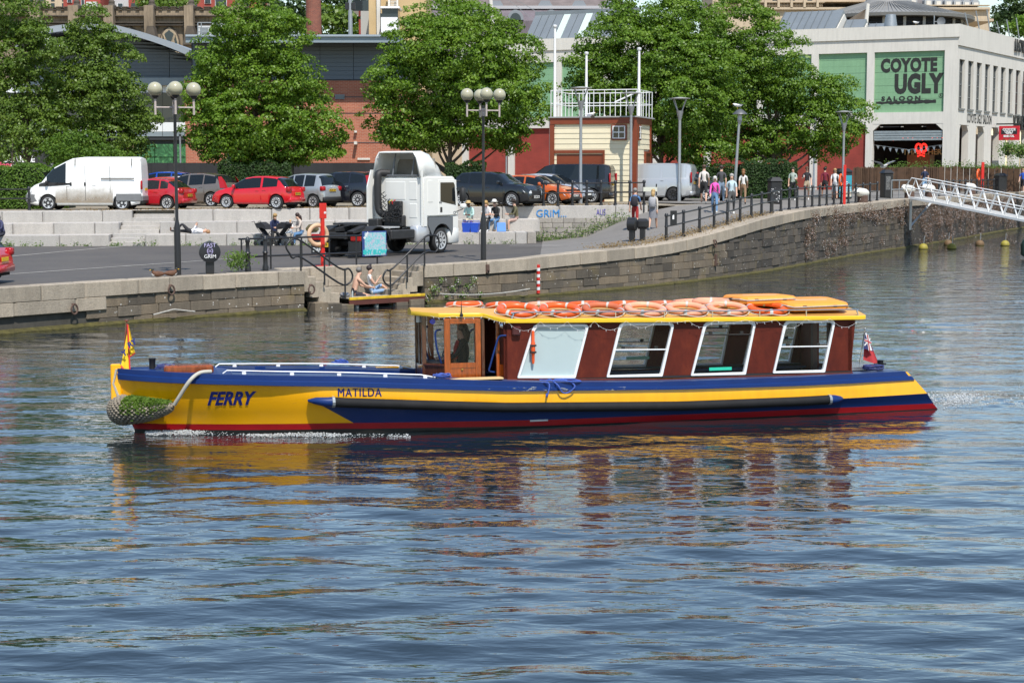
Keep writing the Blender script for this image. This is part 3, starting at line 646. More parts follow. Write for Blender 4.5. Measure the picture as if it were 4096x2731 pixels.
# rooftop of the shed: glazed monitors, plant, dish
M_SEAM = mat('standing_seam_metal', (.22, .245, .26), .5, .4, var=.1, vs=.5); M_SKYL = mat('pale_rooflight', (.50, .58, .55), .5)
T = thing('roof_monitor', 'grey standing-seam rooflight with pale strips on the white shed roof', 'roof light', CX, aL)
x0, zA = LF.loc(2090, 163); x1, _ = LF.loc(2450, 150); zr0, zr1 = zt - .8, zt + 2.0; seg = (x1 - x0) / 12
for i in range(14):
 MB().add([(x0 - seg + i * seg + .03, .9, zr0), (x0 + i * seg - .03, .9, zr0), (x0 + i * seg - .03, 4.4, zr1 + .6), (x0 - seg + i * seg + .03, 4.4, zr1 + .6), (x0 - seg + i * seg + .03, .95, zr0 - .1), (x0 + i * seg - .03, .95, zr0 - .1), (x0 + i * seg - .03, 4.5, zr1 + .5), (x0 - seg + i * seg + .03, 4.5, zr1 + .5)],
             [(0, 1, 2, 3), (4, 7, 6, 5), (0, 4, 5, 1), (1, 5, 6, 2), (2, 6, 7, 3), (3, 7, 4, 0)]).build('roof_sheet', M_SKYL if i in (4, 7, 9) else M_SEAM, T)
MB().bx(x0 - seg, x0 + 13 * seg, 4.3, 4.7, zr1 + .45, zr1 + .85).build('ridge_cap', M_SEAM, T)
def gable(label, px0, px1, pyr, pye, dep, y0, m=M_SEAM):
 T = thing('pitched_roof', label, 'roof', CX, aL); k = 1 + y0 * 0.0
 xa, zr = LF.loc(px0, pyr); xb, ze = LF.loc(px1, pye); xm = xb - (xb - xa) * .18
 zr *= 1.03; p = MB(); p.prism([(y0, ze - .6), (y0 + dep, ze - .6), (y0 + dep / 2, zr)], xa, xb - .05, 'x'); p.build('roof_sheets', m, T)
 q = MB()
 n = int((xb - xa) / .6)
 for i in range(n): q.add([(xa + i * .6, y0 - .02, ze - .56), (xa + i * .6 + .06, y0 - .02, ze - .56), (xa + i * .6 + .06, y0 + dep / 2 - .02, zr + .05), (xa + i * .6, y0 + dep / 2 - .02, zr + .05)], [(0, 1, 2, 3)])
 q.build('seam', mat('seam_dark', (.15, .17, .18), .5, .4), T)
 e = MB(); e.prism([(y0 + .3, ze - .5), (y0 + dep - .3, ze - .5), (y0 + dep / 2, zr - .35)], xb - .04, xb + .04, 'x'); e.build('gable_end', M_WHITE, T)
gable('large grey metal pitched roof behind the parapet over the treetops', 3040, 3285, 42, 120, 9, 3); gable('small grey pitched roof with skylight beside the bigger one', 3290, 3375, 70, 116, 6, 5); gable('low grey roof behind the steel duct on the shed', 3380, 3450, 84, 112, 5, 6)
T = thing('roof_duct', 'flared galvanised ventilation cowl on the white shed roof', 'duct', CX, aL)
xd, zd = LF.loc(3540, 104); MB().lathe([(.42, 0), (.45, .3), (.55, .35), (.4, 1.3), (.36, 1.32)], 18, (xd, 2, zt - .2)).build('cowl', M_STEEL, T, smooth=True); MB().lathe([(.7, -.5), (.7, .0)], 16, (xd, 2, zt - .2)).build('curb', M_SEAM, T)
T = thing('satellite_dish', 'grey satellite dish on the white shed parapet', 'dish', CX, aL)
xd, zd = LF.loc(3757, 83); MB().lathe([(.0, .13), (.15, .1), (.3, .03), (.34, 0), (.31, .02), (.15, .07), (0, .1)], 16, (xd, .8, zd), 'y').build('reflector', mat('dish_grey', (.16, .17, .18), .5), T, smooth=True); m_ = MB(); m_.tube([(xd - .6, 1.0, zt - .6), (xd - .6, 1.0, zd + .5)], .05, 6); m_.tube([(xd - .6, 1, zd), (xd, .9, zd)], .04, 6); m_.build('mount', M_STEEL, T)
# roof-edge railing posts along the quay side
T = thing('roof_guard_rail', 'thin steel guard posts with wires along the quay-side roof edge', 'railing', CX, aL + R(84))
for i in range(12):
 xx = 5 + i * 3.2; MB().cyl((xx, .6, zt - .1), (xx - .3, .9, zt + 1.3 + (i % 3) * .4), .05, n=6).build('post', M_STEEL, T)
# ---------------- drum building with conical lead roof, behind
def drum():
 Yd = 190; c = yp(3560, 60, Yd); T = thing('drum_building', 'round dark-louvred building with shallow grey conical roof', 'building')
 rad = (yp(3935, 60, Yd).x - yp(3300, 60, Yd).x) / 2 * .97; cx = (yp(3935, 60, Yd).x + yp(3300, 60, Yd).x) / 2; cy = Yd + rad
 z_e, z_t, z_b = yp(3600, 52, Yd).z, yp(3600, 4, Yd + rad).z, ZP
 b = MB(); n = 64
 b.lathe([(rad + 1.2, z_e - .35), (rad + 1.3, z_e), (rad * .35, z_t - .5), (rad * .3, z_t), (.01, z_t + .4)], n, (cx, cy, 0)); b.build('conical_roof', mat('lead_roof', (.26, .255, .24), .6, .2, var=.15, vs=.4), T)
 r = MB()
 for i in range(n * 2):
  t = 2 * math.pi * i / (n * 2); u = Vector((math.cos(t), math.sin(t), 0)); p0 = Vector((cx, cy, z_e + .05)) + u * (rad + 1.1); p1 = Vector((cx, cy, z_t - .3)) + u * rad * .35; r.cyl(p0, p1, .07, .05, 4)
 r.build('roof_roll', mat('lead_roof'), T)
 l = MB()
 for k in range(14): zz = z_e - .5 - k * .42; l.lathe([(rad, zz - .3), (rad + .14, zz - .26), (rad + .02, zz)], 48, (cx, cy, 0))
 l.build('louvre', mat('black_louvre', (.018, .018, .02), .6), T); MB().lathe([(rad * .99, z_b), (rad * .99, z_e)], 48, (cx, cy, 0)).build('drum_wall', mat('black_louvre'), T)
 p = MB()
 for i in range(24):
  t = 2 * math.pi * i / 24; p.bx(cx + (rad + .1) * math.cos(t) - .15, cx + (rad + .1) * math.cos(t) + .15, cy + (rad + .1) * math.sin(t) - .15, cy + (rad + .1) * math.sin(t) + .15, z_b, z_e - .4)
 p.build('column', mat('pale_column', (.4, .38, .34), .7), T); rebase(T, (cx, cy, ZP))
drum()
# ---------------- beige stone hotel with mansard, far behind
M_BEIGE = mat('beige_stone', (.50, .40, .28), .85, var=.1, vs=.3, streak=.15); M_SLATE = mat('grey_slate', (.14, .13, .125), .7, var=.25, vs=.6)
def hotel():
 Yh = 270; T = thing('stone_hotel', 'beige stone hotel with balustrades and a mansard roof of small dormers', 'building')
 FP(T, 'wall', M_BEIGE, 2850, 38, 3960, 640, Yh, 20)
 b = MB();
 for px0, px1, y in ((2850, 3960, 30),): F(b, px0, y, px1, y + 9, Yh - .6, 21)
 F(b, 2850, 6, 3300, 11, Yh - .5, 1.2); F(b, 3600, 20, 3960, 24, Yh - .5, 1.2); b.build('cornice', M_BEIGE, T)
 bl = MB()
 for px in range(2856, 3290, 6):
  p = yp(px, 29, Yh); q = yp(px, 11, Yh); bl.lathe([(.07, 0), (.13, .25), (.05, .5), (.09, q.z - p.z)], 6, (p.x, Yh, p.z))
 bl.build('balustrade', M_BEIGE, T); pi = MB()
 for px in range(2850, 3300, 52): F(pi, px, 2, px + 10, 30, Yh - .7, 1.5)
 pi.build('pier', M_BEIGE, T)
 p0, p1 = yp(3480, 22, Yh), yp(3950, 22, Yh); zt = yp(3600, -40, Yh).z; zb = yp(3600, 24, Yh).z
 r = MB(); r.prism([(Yh + .8, zb), (Yh + 14, zb), (Yh + 10, zt), (Yh + 4, zt)], p0.x, p1.x - 2, 'x'); r.build('mansard_roof', M_SLATE, T)
 for i, px in enumerate((3585, 3655, 3715, 3755, 3795, 3832, 3868, 3905)):
  a = yp(px, 26, Yh); h = yp(px, -2 + i * 1.5, Yh).z - a.z; d = MB(); d.prism([(a.x - .6, a.z), (a.x + .6, a.z), (a.x + .6, a.z + h), (a.x, a.z + h + .7), (a.x - .6, a.z + h)], Yh + .2, Yh + 4); d.build('dormer', mat('dormer_grey', (.33, .35, .36), .6), T)
  MB().bx(a.x - .35, a.x + .35, Yh + .1, Yh + .18, a.z + .2, a.z + h - .1).build('window', M_WHITE, T)
 for px in range(2880, 3300, 70): FP(T, 'window', M_GLASS_D, px, -30, px + 20, 4, Yh - .1, .2)
 FP(T, 'attic_wall', M_BEIGE, 2850, -60, 3620, 8, Yh + 3, 16); F(MB(), 3900, 76, 3975, 86, Yh - 14, 16).build('string_course', M_BEIGE, T); rebase(T, yp(3400, 700, Yh))
hotel()
# ---------------- slate roofed hall with round dormers
def hall():
 Yh = 200; T = thing('slate_roofed_hall', 'long hall with purple slate mansard and round-headed dormers', 'building')
 m = mat('purple_slate', (.15, .125, .14), .75, var=.22, vs=1.3, streak=.2); m2 = mat('mossy_slate', (.16, .13, .12), .8, var=.35, vs=.8)
 a, b_ = yp(1690, 84, Yh), yp(2500, 84, Yh); zk = yp(2000, 33, Yh + 2.5).z; zt = yp(2000, -45, Yh + 9).z
 r = MB(); r.prism([(Yh, a.z - 12), (Yh, a.z), (Yh + 2.5, zk), (Yh + 2.6, zk), (Yh + 2.6, a.z - 12)], a.x, b_.x, 'x'); r.build('lower_slope', m, T); MB().bx(a.x, b_.x, Yh + .3, Yh + 14, 2.9, a.z - 11).build('wall', M_BEIGE, T)
 r = MB(); r.prism([(Yh + 2.2, zk + .02), (Yh + 9, zt), (Yh + 16, zt), (Yh + 16, zk)], a.x, b_.x, 'x'); r.build('upper_slope', m2, T)
 MB().bx(a.x, b_.x, Yh + 1.9, Yh + 2.6, zk - .15, zk + .2).build('lead_flashing', mat('lead_pale', (.42, .41, .42), .6), T)
 for px in (2062, 2205, 2345, 1900):
  p = yp(px, 80, Yh - .6); d = MB(); rad = .95
  d.prism([(p.x + rad * math.cos(t), p.z + rad * 1.25 * math.sin(t)) for t in np.linspace(0, math.pi, 12)], Yh - .3, Yh + 2.2); d.build('dormer', mat('lead_blue', (.22, .24, .26), .5), T)
  MB().prism([(p.x + .65 * math.cos(t), p.z + .65 * 1.25 * math.sin(t)) for t in np.linspace(0, math.pi, 12)], Yh - .36, Yh - .32).build('window', M_GLASS_D, T)
 for px in (1985, 2180, 2315, 2448): p = yp(px, 22, Yh + 3.6); MB().prism([(p.x - .9, p.z - .2), (p.x + .9, p.z - .2), (p.x + .5, p.z + .45), (p.x - .5, p.z + .45)], Yh + 2.6, Yh + 6).build('roof_vent', mat('lead_blue'), T)
 rebase(T, yp(2100, 720, Yh))
hall()
# ---------------- tan stone block with the white glazed lift
def tan():
 Yh = 165; T = thing('tan_stone_block', 'tan stone office block with white strips and a glazed lift', 'building'); m = mat('tan_ashlar', (.52, .38, .2), .85, var=.12, vs=.6)
 FP(T, 'wall', m, 1480, -60, 1512, 640, Yh, 12); FP(T, 'wall', m, 1518, -60, 1705, 640, Yh + 1, 11)
 FP(T, 'white_strip', M_WHITE, 1511, -60, 1519, 640, Yh - .3, 2); FP(T, 'window', M_GLASS_D, 1519, 55, 1528, 125, Yh - .05, .5)
 b = MB(); F(b, 1524, 70, 1590, 135, Yh - 3.5, 3); F(b, 1522, 26, 1598, 34, Yh - 3.7, 3.4); b.build('lift_base', mat('lift_white', (.78, .78, .80), .4), T); FP(T, 'lift_glass', M_GLASS_D, 1528, 34, 1592, 71, Yh - 3.4, 2.8)
 FP(T, 'white_strip', M_WHITE, 1552, -60, 1560, 26, Yh - .4, .5); FP(T, 'white_strip', M_WHITE, 1585, -60, 1592, 26, Yh - .4, .5)
 lad = MB()
 for k in range(7): F(lad, 1560, -12 + k * 6, 1586, -10 + k * 6, Yh - .5, .2)
 lad.build('ladder', M_WHITE, T); FP(T, 'side_block', mat('grey_render', (.4, .4, .38), .8), 1448, 45, 1481, 640, Yh + 6, 8); FP(T, 'window', M_GLASS_D, 1412, 2, 1479, 45, Yh + 6, 6); rebase(T, yp(1560, 730, Yh))
 T = thing('red_brick_house', 'small red brick house end beside the tan block and trees', 'building'); FP(T, 'wall', M_RBRICK, 1440, 78, 1482, 640, Yh + 20, 10); FP(T, 'chimney', M_RBRICK, 1448, 76, 1458, 95, Yh + 19.5, 2); rebase(T, yp(1460, 730, Yh + 20))
 T = thing('brick_chimney', 'tall round brick chimney stack behind the grey-clad building', 'chimney'); a = yp(1255, 137, 150); s_ = 150 / FPX
 MB().lathe([(31 * s_, -16), (31 * s_, 0), (29.5 * s_, 4), (28.5 * s_, 9), (27, 9) if 0 else (28 * s_, 12)], 24, (a.x, 150, a.z)).build('stack', brick_mat('chimney_brick', (.26, .075, .045), (.17, .05, .035), (.25, .17, .13), 3.6, .03), T, smooth=True)
 MB().lathe([(32 * s_, -16.5), (33 * s_, -16)], 24, (a.x, 150, a.z)).build('base', M_OBRICK, T); rebase(T, (a.x, 150, 2.95))
tan()
# ---------------- brick and grey-clad building in the middle
M_CLAD = mat('blue_grey_cladding', (.105, .13, .155), .5, .2, var=.06, vs=.4); M_EAVE = mat('pale_grey_fascia', (.24, .29, .32), .5, .2, var=.06); M_CLAD_L = mat('lit_cladding', (.125, .155, .18), .45, .2, var=.05, vs=.3)
def clad():
 Yb = 116; T = thing('grey_clad_building', 'orange brick building with blue-grey cladding and a flat overhanging roof', 'building')
 FP(T, 'brick_wall', M_OBRICK, 745, 322, 1640, 720, Yb, 14)
 hgt = [172, 188, 203, 218, 233, 250, 267, 284, 301, 318]
 for x0, x1 in ((770, 905), (905, 1045), (1045, 1143), (1143, 1280), (1280, 1414), (1414, 1640)):
  for a, b in zip(hgt, hgt[1:]): FP(T, 'cladding_panel', M_CLAD, x0 + 1, a + .9, x1 - 1, b, Yb - .05, .4)
 FP(T, 'cladding_back', mat('joint_dark', (.03, .035, .04), .7), 768, 172, 1640, 319, Yb + .05, 10); FP(T, 'brick_course', mat('dark_brick_band', (.05, .05, .055), .8), 745, 319, 1640, 323, Yb - .03, .3)
 for y in (387, 452, 570): FP(T, 'brick_course', mat('dark_brick_band'), 745, y, 1640, y + 3, Yb - .02, .2)
 b = MB(); p, q = yp(742, 140, Yb - 2.4), yp(1600, 140, Yb - 2.4); z0 = yp(800, 172, Yb).z; z1 = yp(800, 141, Yb - 2.4).z
 b.prism([(Yb - 2.4, z1 - .5), (Yb - 2.4, z1), (Yb + 14, z1), (Yb + 14, z0), (Yb - .2, z0)], p.x, q.x, 'x'); b.build('roof', M_EAVE, T); FP(T, 'fascia', mat('fascia_light', (.33, .38, .42), .5, .2), 742, 139, 1600, 147, Yb - 2.55, .3)
 FP(T, 'vent_grille', M_STEEL, 1340, 379, 1378, 398, Yb - .06, .2); FP(T, 'white_box', M_WHITE, 1416, 523, 1427, 531, Yb - .3, .3); FP(T, 'camera', M_WHITE, 1416, 566, 1427, 578, Yb - .6, .6)
 for y in range(380, 398, 4): FP(T, 'vent_slat', mat('slat_grey', (.2, .22, .24), .5, .5), 1341, y, 1377, y + 2, Yb - .12, .1)
 FP(T, 'rooflight', M_WHITE, 1430, 632, 1480, 640, Yb - .1, .2); rebase(T, yp(1150, 745, Yb))
 T = thing('roof_plant_room', 'white plant room with railing and dish on the grey roof', 'plant room'); Yq = 119
 FP(T, 'cabin', mat('plant_white', (.55, .56, .56), .7), 792, 104, 905, 142, Yq, 3); FP(T, 'louvre', M_STEEL, 800, 112, 832, 135, Yq - .05, .1); r = MB()
 for px in (792, 806, 858, 898, 905): a = yp(px, 141, Yq - .8); r.cyl((a.x, Yq - .8, a.z), (a.x, Yq - .8, yp(px, 92, Yq - .8).z), .04, n=6)
 for py in (92, 112, 128): a, b = yp(792, py, Yq - .8), yp(905, py, Yq - .8); r.cyl(a, b, .035, n=6)
 r.build('railing', M_STEEL, T); a = yp(873, 106, Yq - .6); MB().lathe([(0, .2), (.3, .14), (.45, 0), (.3, .08), (0, .12)], 12, a, 'y').build('dish', mat('dish_white', (.7, .7, .7), .5), T); rebase(T, yp(850, 141, Yq))
clad()
# ---------------- curved-roof building on the left
def curved():
 Yb = 124; T = thing('curved_roof_building', 'dark blue-grey clad building with a swooping curved roof edge', 'building')
 arc = [(100, 200), (160, 158), (240, 138), (366, 126), (479, 131), (555, 148), (631, 170), (710, 198), (784, 229)]
 P = [yp(x, y, Yb) for x, y in arc]; P = smooth_pts(P, 5); zb = yp(300, 312, Yb).z
 w = MB(); poly = [(p.x, p.z - .25) for p in P]; poly = [(poly[0][0], zb)] + poly + [(poly[-1][0], zb)]; w.prism(poly, Yb, Yb + 14); w.build('gable_wall', mat('joint_dark'), T)
 ys = list(range(150, 312, 14))
 for y in ys:
  for x0, x1 in ((140, 260), (260, 380), (380, 500), (500, 678), (678, 768)):
   zz = yp(x0, y, Yb).z; xa, xb = yp(x0, y, Yb).x, yp(x1, y, Yb).x; ztop = zz; zbt = yp(x0, y + 13.2, Yb).z
   lim = min(interp(xa, [(p.x, p.z) for p in P]), interp(xb, [(p.x, p.z) for p in P])) - .35
   la, lb = interp(xa, [(p.x, p.z) for p in P]) - .4, interp(xb, [(p.x, p.z) for p in P]) - .4
   if zbt > max(la, lb): continue
   za, zc = min(ztop, la), min(ztop, lb); za, zc = max(za, zbt + .02), max(zc, zbt + .02)
   MB().prism([(xa + .02, zbt), (xb - .02, zbt), (xb - .02, zc), (xa + .02, za)], Yb - .06, Yb + .2).build('cladding_panel', M_CLAD, T)
 r = MB()
 for a, b in zip(P, P[1:]): r.add([(a.x, Yb - 2.6, a.z - .1), (b.x, Yb - 2.6, b.z - .1), (b.x, Yb + 14, b.z - .1), (a.x, Yb + 14, a.z - .1), (a.x, Yb - 2.6, a.z + .35), (b.x, Yb - 2.6, b.z + .35), (b.x, Yb + 14, b.z + .45), (a.x, Yb + 14, a.z + .45)], [(0, 3, 2, 1), (4, 5, 6, 7), (0, 1, 5, 4), (2, 3, 7, 6), (0, 4, 7, 3), (1, 2, 6, 5)])
 r.build('curved_roof', mat('roof_edge', (.30, .33, .36), .5, .3), T)
 for k in range(7): a = yp(165 + k * 12, 150 + k * 2, Yb - 4 + k * .2); MB().bx(a.x - .6, a.x + .6, Yb - 4, Yb - .5, a.z - .06 - k * .08, a.z + .02 - k * .08).build('louvre_blade', mat('louvre_white', (.6, .62, .63), .5), T)
 MB().bx(P[0].x, P[-1].x + 1, Yb - .5, Yb + 14, zb - .55, zb - .02).build('sill_band', M_EAVE, T)
 # glazing with white spandrels
 zt_, z0_ = zb - .6, yp(300, 545, Yb).z
 for x0, x1 in zip((0, 130, 260, 390, 525, 585, 650, 716), (130, 260, 390, 525, 585, 650, 716, 785)):
  for y0, y1, m in ((322, 336, M_EAVE), (337, 371, mat('white_spandrel', (.72, .76, .78), .3)), (372, 430, M_GLASS_D), (431, 489, M_GLASS_D), (490, 527, mat('white_spandrel')), (528, 546, M_EAVE)): FP(T, 'glazing_panel' if m == M_GLASS_D else 'spandrel_panel', m, x0 + 1.2, y0, x1 - 1.2, y1, Yb - .02, .2)
 FP(T, 'mullion_back', mat('joint_dark'), 0, 322, 785, 560, Yb + .05, 6); FP(T, 'ground_floor', mat('shop_dark', (.03, .03, .032), .6), -60, 546, 785, 730, Yb + .3, 10)
 FP(T, 'tan_wall', mat('tan_pattern', (.34, .25, .14), .8, var=.3, vs=8), 505, 575, 540, 660, Yb + .1, .4)
 jm = NT('jungle_print'); v = jm.ramp(jm.noise(jm.pos(True, (1, 1, 1)), 1.3, 5, .7, 2.5), [(.3, (.005, .03, .012)), (.5, (.02, .13, .05)), (.6, (.07, .25, .10)), (.72, (.18, .30, .06))]); jm.col(v); jm.set(Roughness=.2)
 for x0, x1 in ((545, 617), (621, 692), (697, 764)):
  for y0, y1 in ((577, 628), (631, 660)): FP(T, 'printed_pane', jm.m, x0, y0, x1, y1, Yb + .05, .2)
 text('shop_lettering', 'DOUBLE\nPUC', mat('sign_white'), T, yp(75, 655, Yb - .05), size=.62, depth=.01, bold=.02); text('shop_lettering', 'Ahipoo', mat('sign_pink', (.7, .08, .15), .5), T, yp(10, 660, Yb - .05), size=.55, depth=.01, bold=.02)
 FP(T, 'sign_board', mat('sign_black'), 45, 640, 100, 668, Yb - .02, .1); rebase(T, yp(400, 745, Yb))
 T = thing('black_hoarding', 'long black hoarding fence behind the parked cars', 'fence')
 for i, x in enumerate(range(540, 1600, 66)): F(MB(), x, 652, x + 65, 745, 108, .08).build('panel', mat('hoarding_black', (.022, .023, .026), .6, var=.2, rand=.3), T)
 rebase(T, yp(1000, 740, 108))
curved()
# ---------------- gothic cathedral side with battlements
def cathedral():
 Yc = 205; T = thing('gothic_church', 'dark gothic stone church with battlements, pinnacles and traceried windows', 'church')
 m = mat('sooty_limestone', (.27, .21, .145), .9, var=.28, vs=.5, streak=.5); md = mat('black_stone', (.085, .07, .055), .9, var=.4, vs=.8)
 FP(T, 'wall', m, -40, 62, 1010, 740, Yc, 20)
 FP(T, 'parapet', m, -40, 38, 1010, 62, Yc - .3, 2)
 for y, h in ((62, 4), (88, 4), (100, 3)): FP(T, 'string_course', md, -40, y, 1010, y + h, Yc - .6, .6)
 FP(T, 'sooty_band', md, -40, 92, 1010, 100, Yc - .35, .4)
 butt = (145, 300, 440, 601, 760, 949)
 for i, px in enumerate(butt):
  b = MB(); F(b, px - 11, 22, px + 11, 740, Yc - 1.6, 2); a0, a1 = yp(px - 13, 22, Yc - 1.7), yp(px + 13, 22, Yc - 1.7); b.build('buttress', m, T)
  w_ = a1.x - a0.x; c_ = (a0.x + a1.x) / 2; s_ = MB(); s_.lathe([(w_ * .62, -.35), (w_ * .7, 0), (w_ * .45, .25), (w_ * .5, .5), (w_ * .32, .7), (.05, 3.6)], 8, (c_, Yc - .8, a0.z)); s_.build('pinnacle', md, T)
  g = MB(); q0 = yp(px, 105, Yc - 2); g.prism([(q0.x - .9, q0.z - 2.2), (q0.x + .9, q0.z - 2.2), (q0.x + .35, q0.z), (q0.x - .35, q0.z)], Yc - 2.2, Yc - .5); g.build('weathering', md, T)
 for a, b in zip((-40,) + butt, butt + (1010,)):
  x0, x1 = a + 12, b - 12; n = 4 if x1 - x0 > 100 else 2; st = (x1 - x0) / n
  for k in range(n):
   FP(T, 'merlon', m, x0 + k * st + st * .05, 29, x0 + k * st + st * .62, 39, Yc - .35, 2); FP(T, 'merlon_cap', md, x0 + k * st, 27, x0 + k * st + st * .67, 30.5, Yc - .55, 2.3); FP(T, 'crenel_sill', md, x0 + k * st + st * .62, 38, x0 + k * st + st * 1.05, 41, Yc - .5, 2)
  c = (a + b) / 2
  if b - a > 100 and a > 250:
   pc = yp(c, 200, Yc); hw = (yp(c + 42, 200, Yc).x - pc.x); zt = yp(c, 107, Yc).z; zs = yp(c, 190, Yc).z
   def arch(k, off, y0, y1, mm, nm, zlow=-6):
    pts = [(pc.x - hw * k, zs + zlow)]
    for t in np.linspace(0, 1, 7): pts.append((pc.x - hw * k * math.cos(t * math.pi / 2) ** 1.1, zs + (zt - zs) * k * (math.sin(t * math.pi / 2)) ** .85 + (0 if t < 1 else hw * .12)))
    pts += [(2 * pc.x - x, z) for x, z in pts[::-1][1:]]; MB().prism(pts, y0, y1).build(nm, mm, T)
   arch(1.0, 0, Yc - .25, Yc + .1, md, 'window_hood'); arch(.9, 0, Yc - .34, Yc - .1, mat('pale_limestone', (.36, .29, .2), .9, var=.2), 'window_arch'); arch(.76, 0, Yc - .42, Yc - .3, M_GLASS_D, 'window_glass')
   tr = MB()
   for sx_ in (-1, 1): tr.tube([(pc.x + sx_ * hw * .7, Yc - .45, zs - 1), (pc.x + sx_ * hw * .35, Yc - .45, zs + (zt - zs) * .45), (pc.x, Yc - .45, zs - .4)], .14, 5); tr.tube([(pc.x, Yc - .45, zs - .2), (pc.x + sx_ * hw * .35, Yc - .45, zs + (zt - zs) * .3), (pc.x + sx_ * hw * .55, Yc - .45, zs + (zt - zs) * .6)], .14, 5)
   tr.tube([(pc.x, Yc - .45, zs - 4), (pc.x, Yc - .45, zs + .2)], .14, 5); tr.build('tracery', mat('pale_limestone'), T)
   for dx in (-58, 58): a_ = yp(c + dx, 110, Yc - .1); MB().prism([(a_.x - .4, a_.z), (a_.x, a_.z - .4), (a_.x + .4, a_.z), (a_.x, a_.z + .4)], Yc - .4, Yc - .1).build('quatrefoil', md, T)
 for px in (164, 178): FP(T, 'lancet_window', M_GLASS_D, px - 5, 126, px + 5, 166, Yc - .1, .2)
 rebase(T, yp(500, 740, Yc))
 Yr = 262; T = thing('red_brick_flats', 'red brick flats with white windows behind the church battlements', 'building')
 for x0, x1 in ((255, 400), (515, 560), (790, 960), (985, 1030)): FP(T, 'wall', brick_mat('flat_brick', (.34, .06, .04), (.29, .05, .035), (.3, .1, .08)), x0, -60, x1, 60, Yr, 10)
 FP(T, 'balcony_wall', mat('white_balcony', (.6, .6, .58), .7), 345, 8, 385, 40, Yr - 1, 1); FP(T, 'balcony_glass', M_GLASS_D, 525, 14, 565, 42, Yr - .5, .6)
 for x0, y0, x1, y1 in ((270, -5, 286, 10), (365, 15, 380, 40), (472, 15, 490, 30), (326, 0, 336, 38), (820, -5, 842, 14), (862, -8, 905, 26), (966, -5, 985, 12)):
  FP(T, 'window_frame', mat('sign_white'), x0 - 1.5, y0 - 1.5, x1 + 1.5, y1 + 1.5, Yr - .15, .3); FP(T, 'window', M_GLASS_D, x0, y0, x1, y1, Yr - .2, .3)
 FP(T, 'wall', mat('flat_brick'), 452, -60, 520, 42, Yr + 3, 8); FP(T, 'wall', mat('grey_render'), 560, -60, 575, 30, Yr + 4, 8); rebase(T, yp(600, 740, Yr))
cathedral()
T = thing('hillside_terrace', 'pale stone terrace on the hill filling the skyline behind the church', 'building'); Yq = 300
for x0, x1, m_, y in ((-80, 180, mat('sooty_limestone'), -60), (180, 420, M_BEIGE, -60), (420, 640, mat('grey_render'), -40), (640, 1060, M_BEIGE, -60)): FP(T, 'house_front', m_, x0, y, x1, 120, Yq, 12)
for px in range(-60, 1040, 44):
 for py in (-10, 14): FP(T, 'window', M_GLASS_D, px, py, px + 14, py + 15, Yq - .1, .2)
rebase(T, yp(500, 740, Yq))
# leaning white mast with stays
T = thing('leaning_mast', 'slender white leaning mast with stay wires above the hall roof', 'mast'); a, b = yp(2010, 80, 172), yp(1958, -60, 172); MB().cyl(a - Vector((0, 0, 14)), b, .32, .2, 10).build('mast', M_WHITE, T, smooth=True)
c = MB(); c.tube([b, yp(2230, 95, 172)], .03, 4); c.tube([b, yp(2140, 85, 172)], .03, 4); c.build('stay_wire', M_STEEL, T); rebase(T, (a.x, 172, 2.95))
T = thing('sail_canopy', 'white mast with a tan triangular sail behind the white parapet', 'canopy'); a, b = yp(3462, 108, 160), yp(3472, 16, 160); MB().cyl(a, b, .22, .18, 8).build('mast', M_WHITE, T, smooth=True)
p = [yp(3464, 36, 160), yp(3392, 82, 158), yp(3460, 82, 163)]; m_ = MB(); m_.add([p[0], p[1], p[2], p[0] + Vector((0, .05, 0)), p[1] + Vector((0, .05, 0)), p[2] + Vector((0, .05, 0))], [(0, 1, 2), (5, 4, 3), (0, 3, 4, 1), (1, 4, 5, 2), (2, 5, 3, 0)]); m_.build('sail', mat('tan_sail', (.5, .38, .28), .8), T); MB().cyl(yp(3462, 108, 160), (a.x, 160, 2.95), .22, n=8).build('mast_base', M_STEEL, T); rebase(T, (a.x, 160, 2.95))
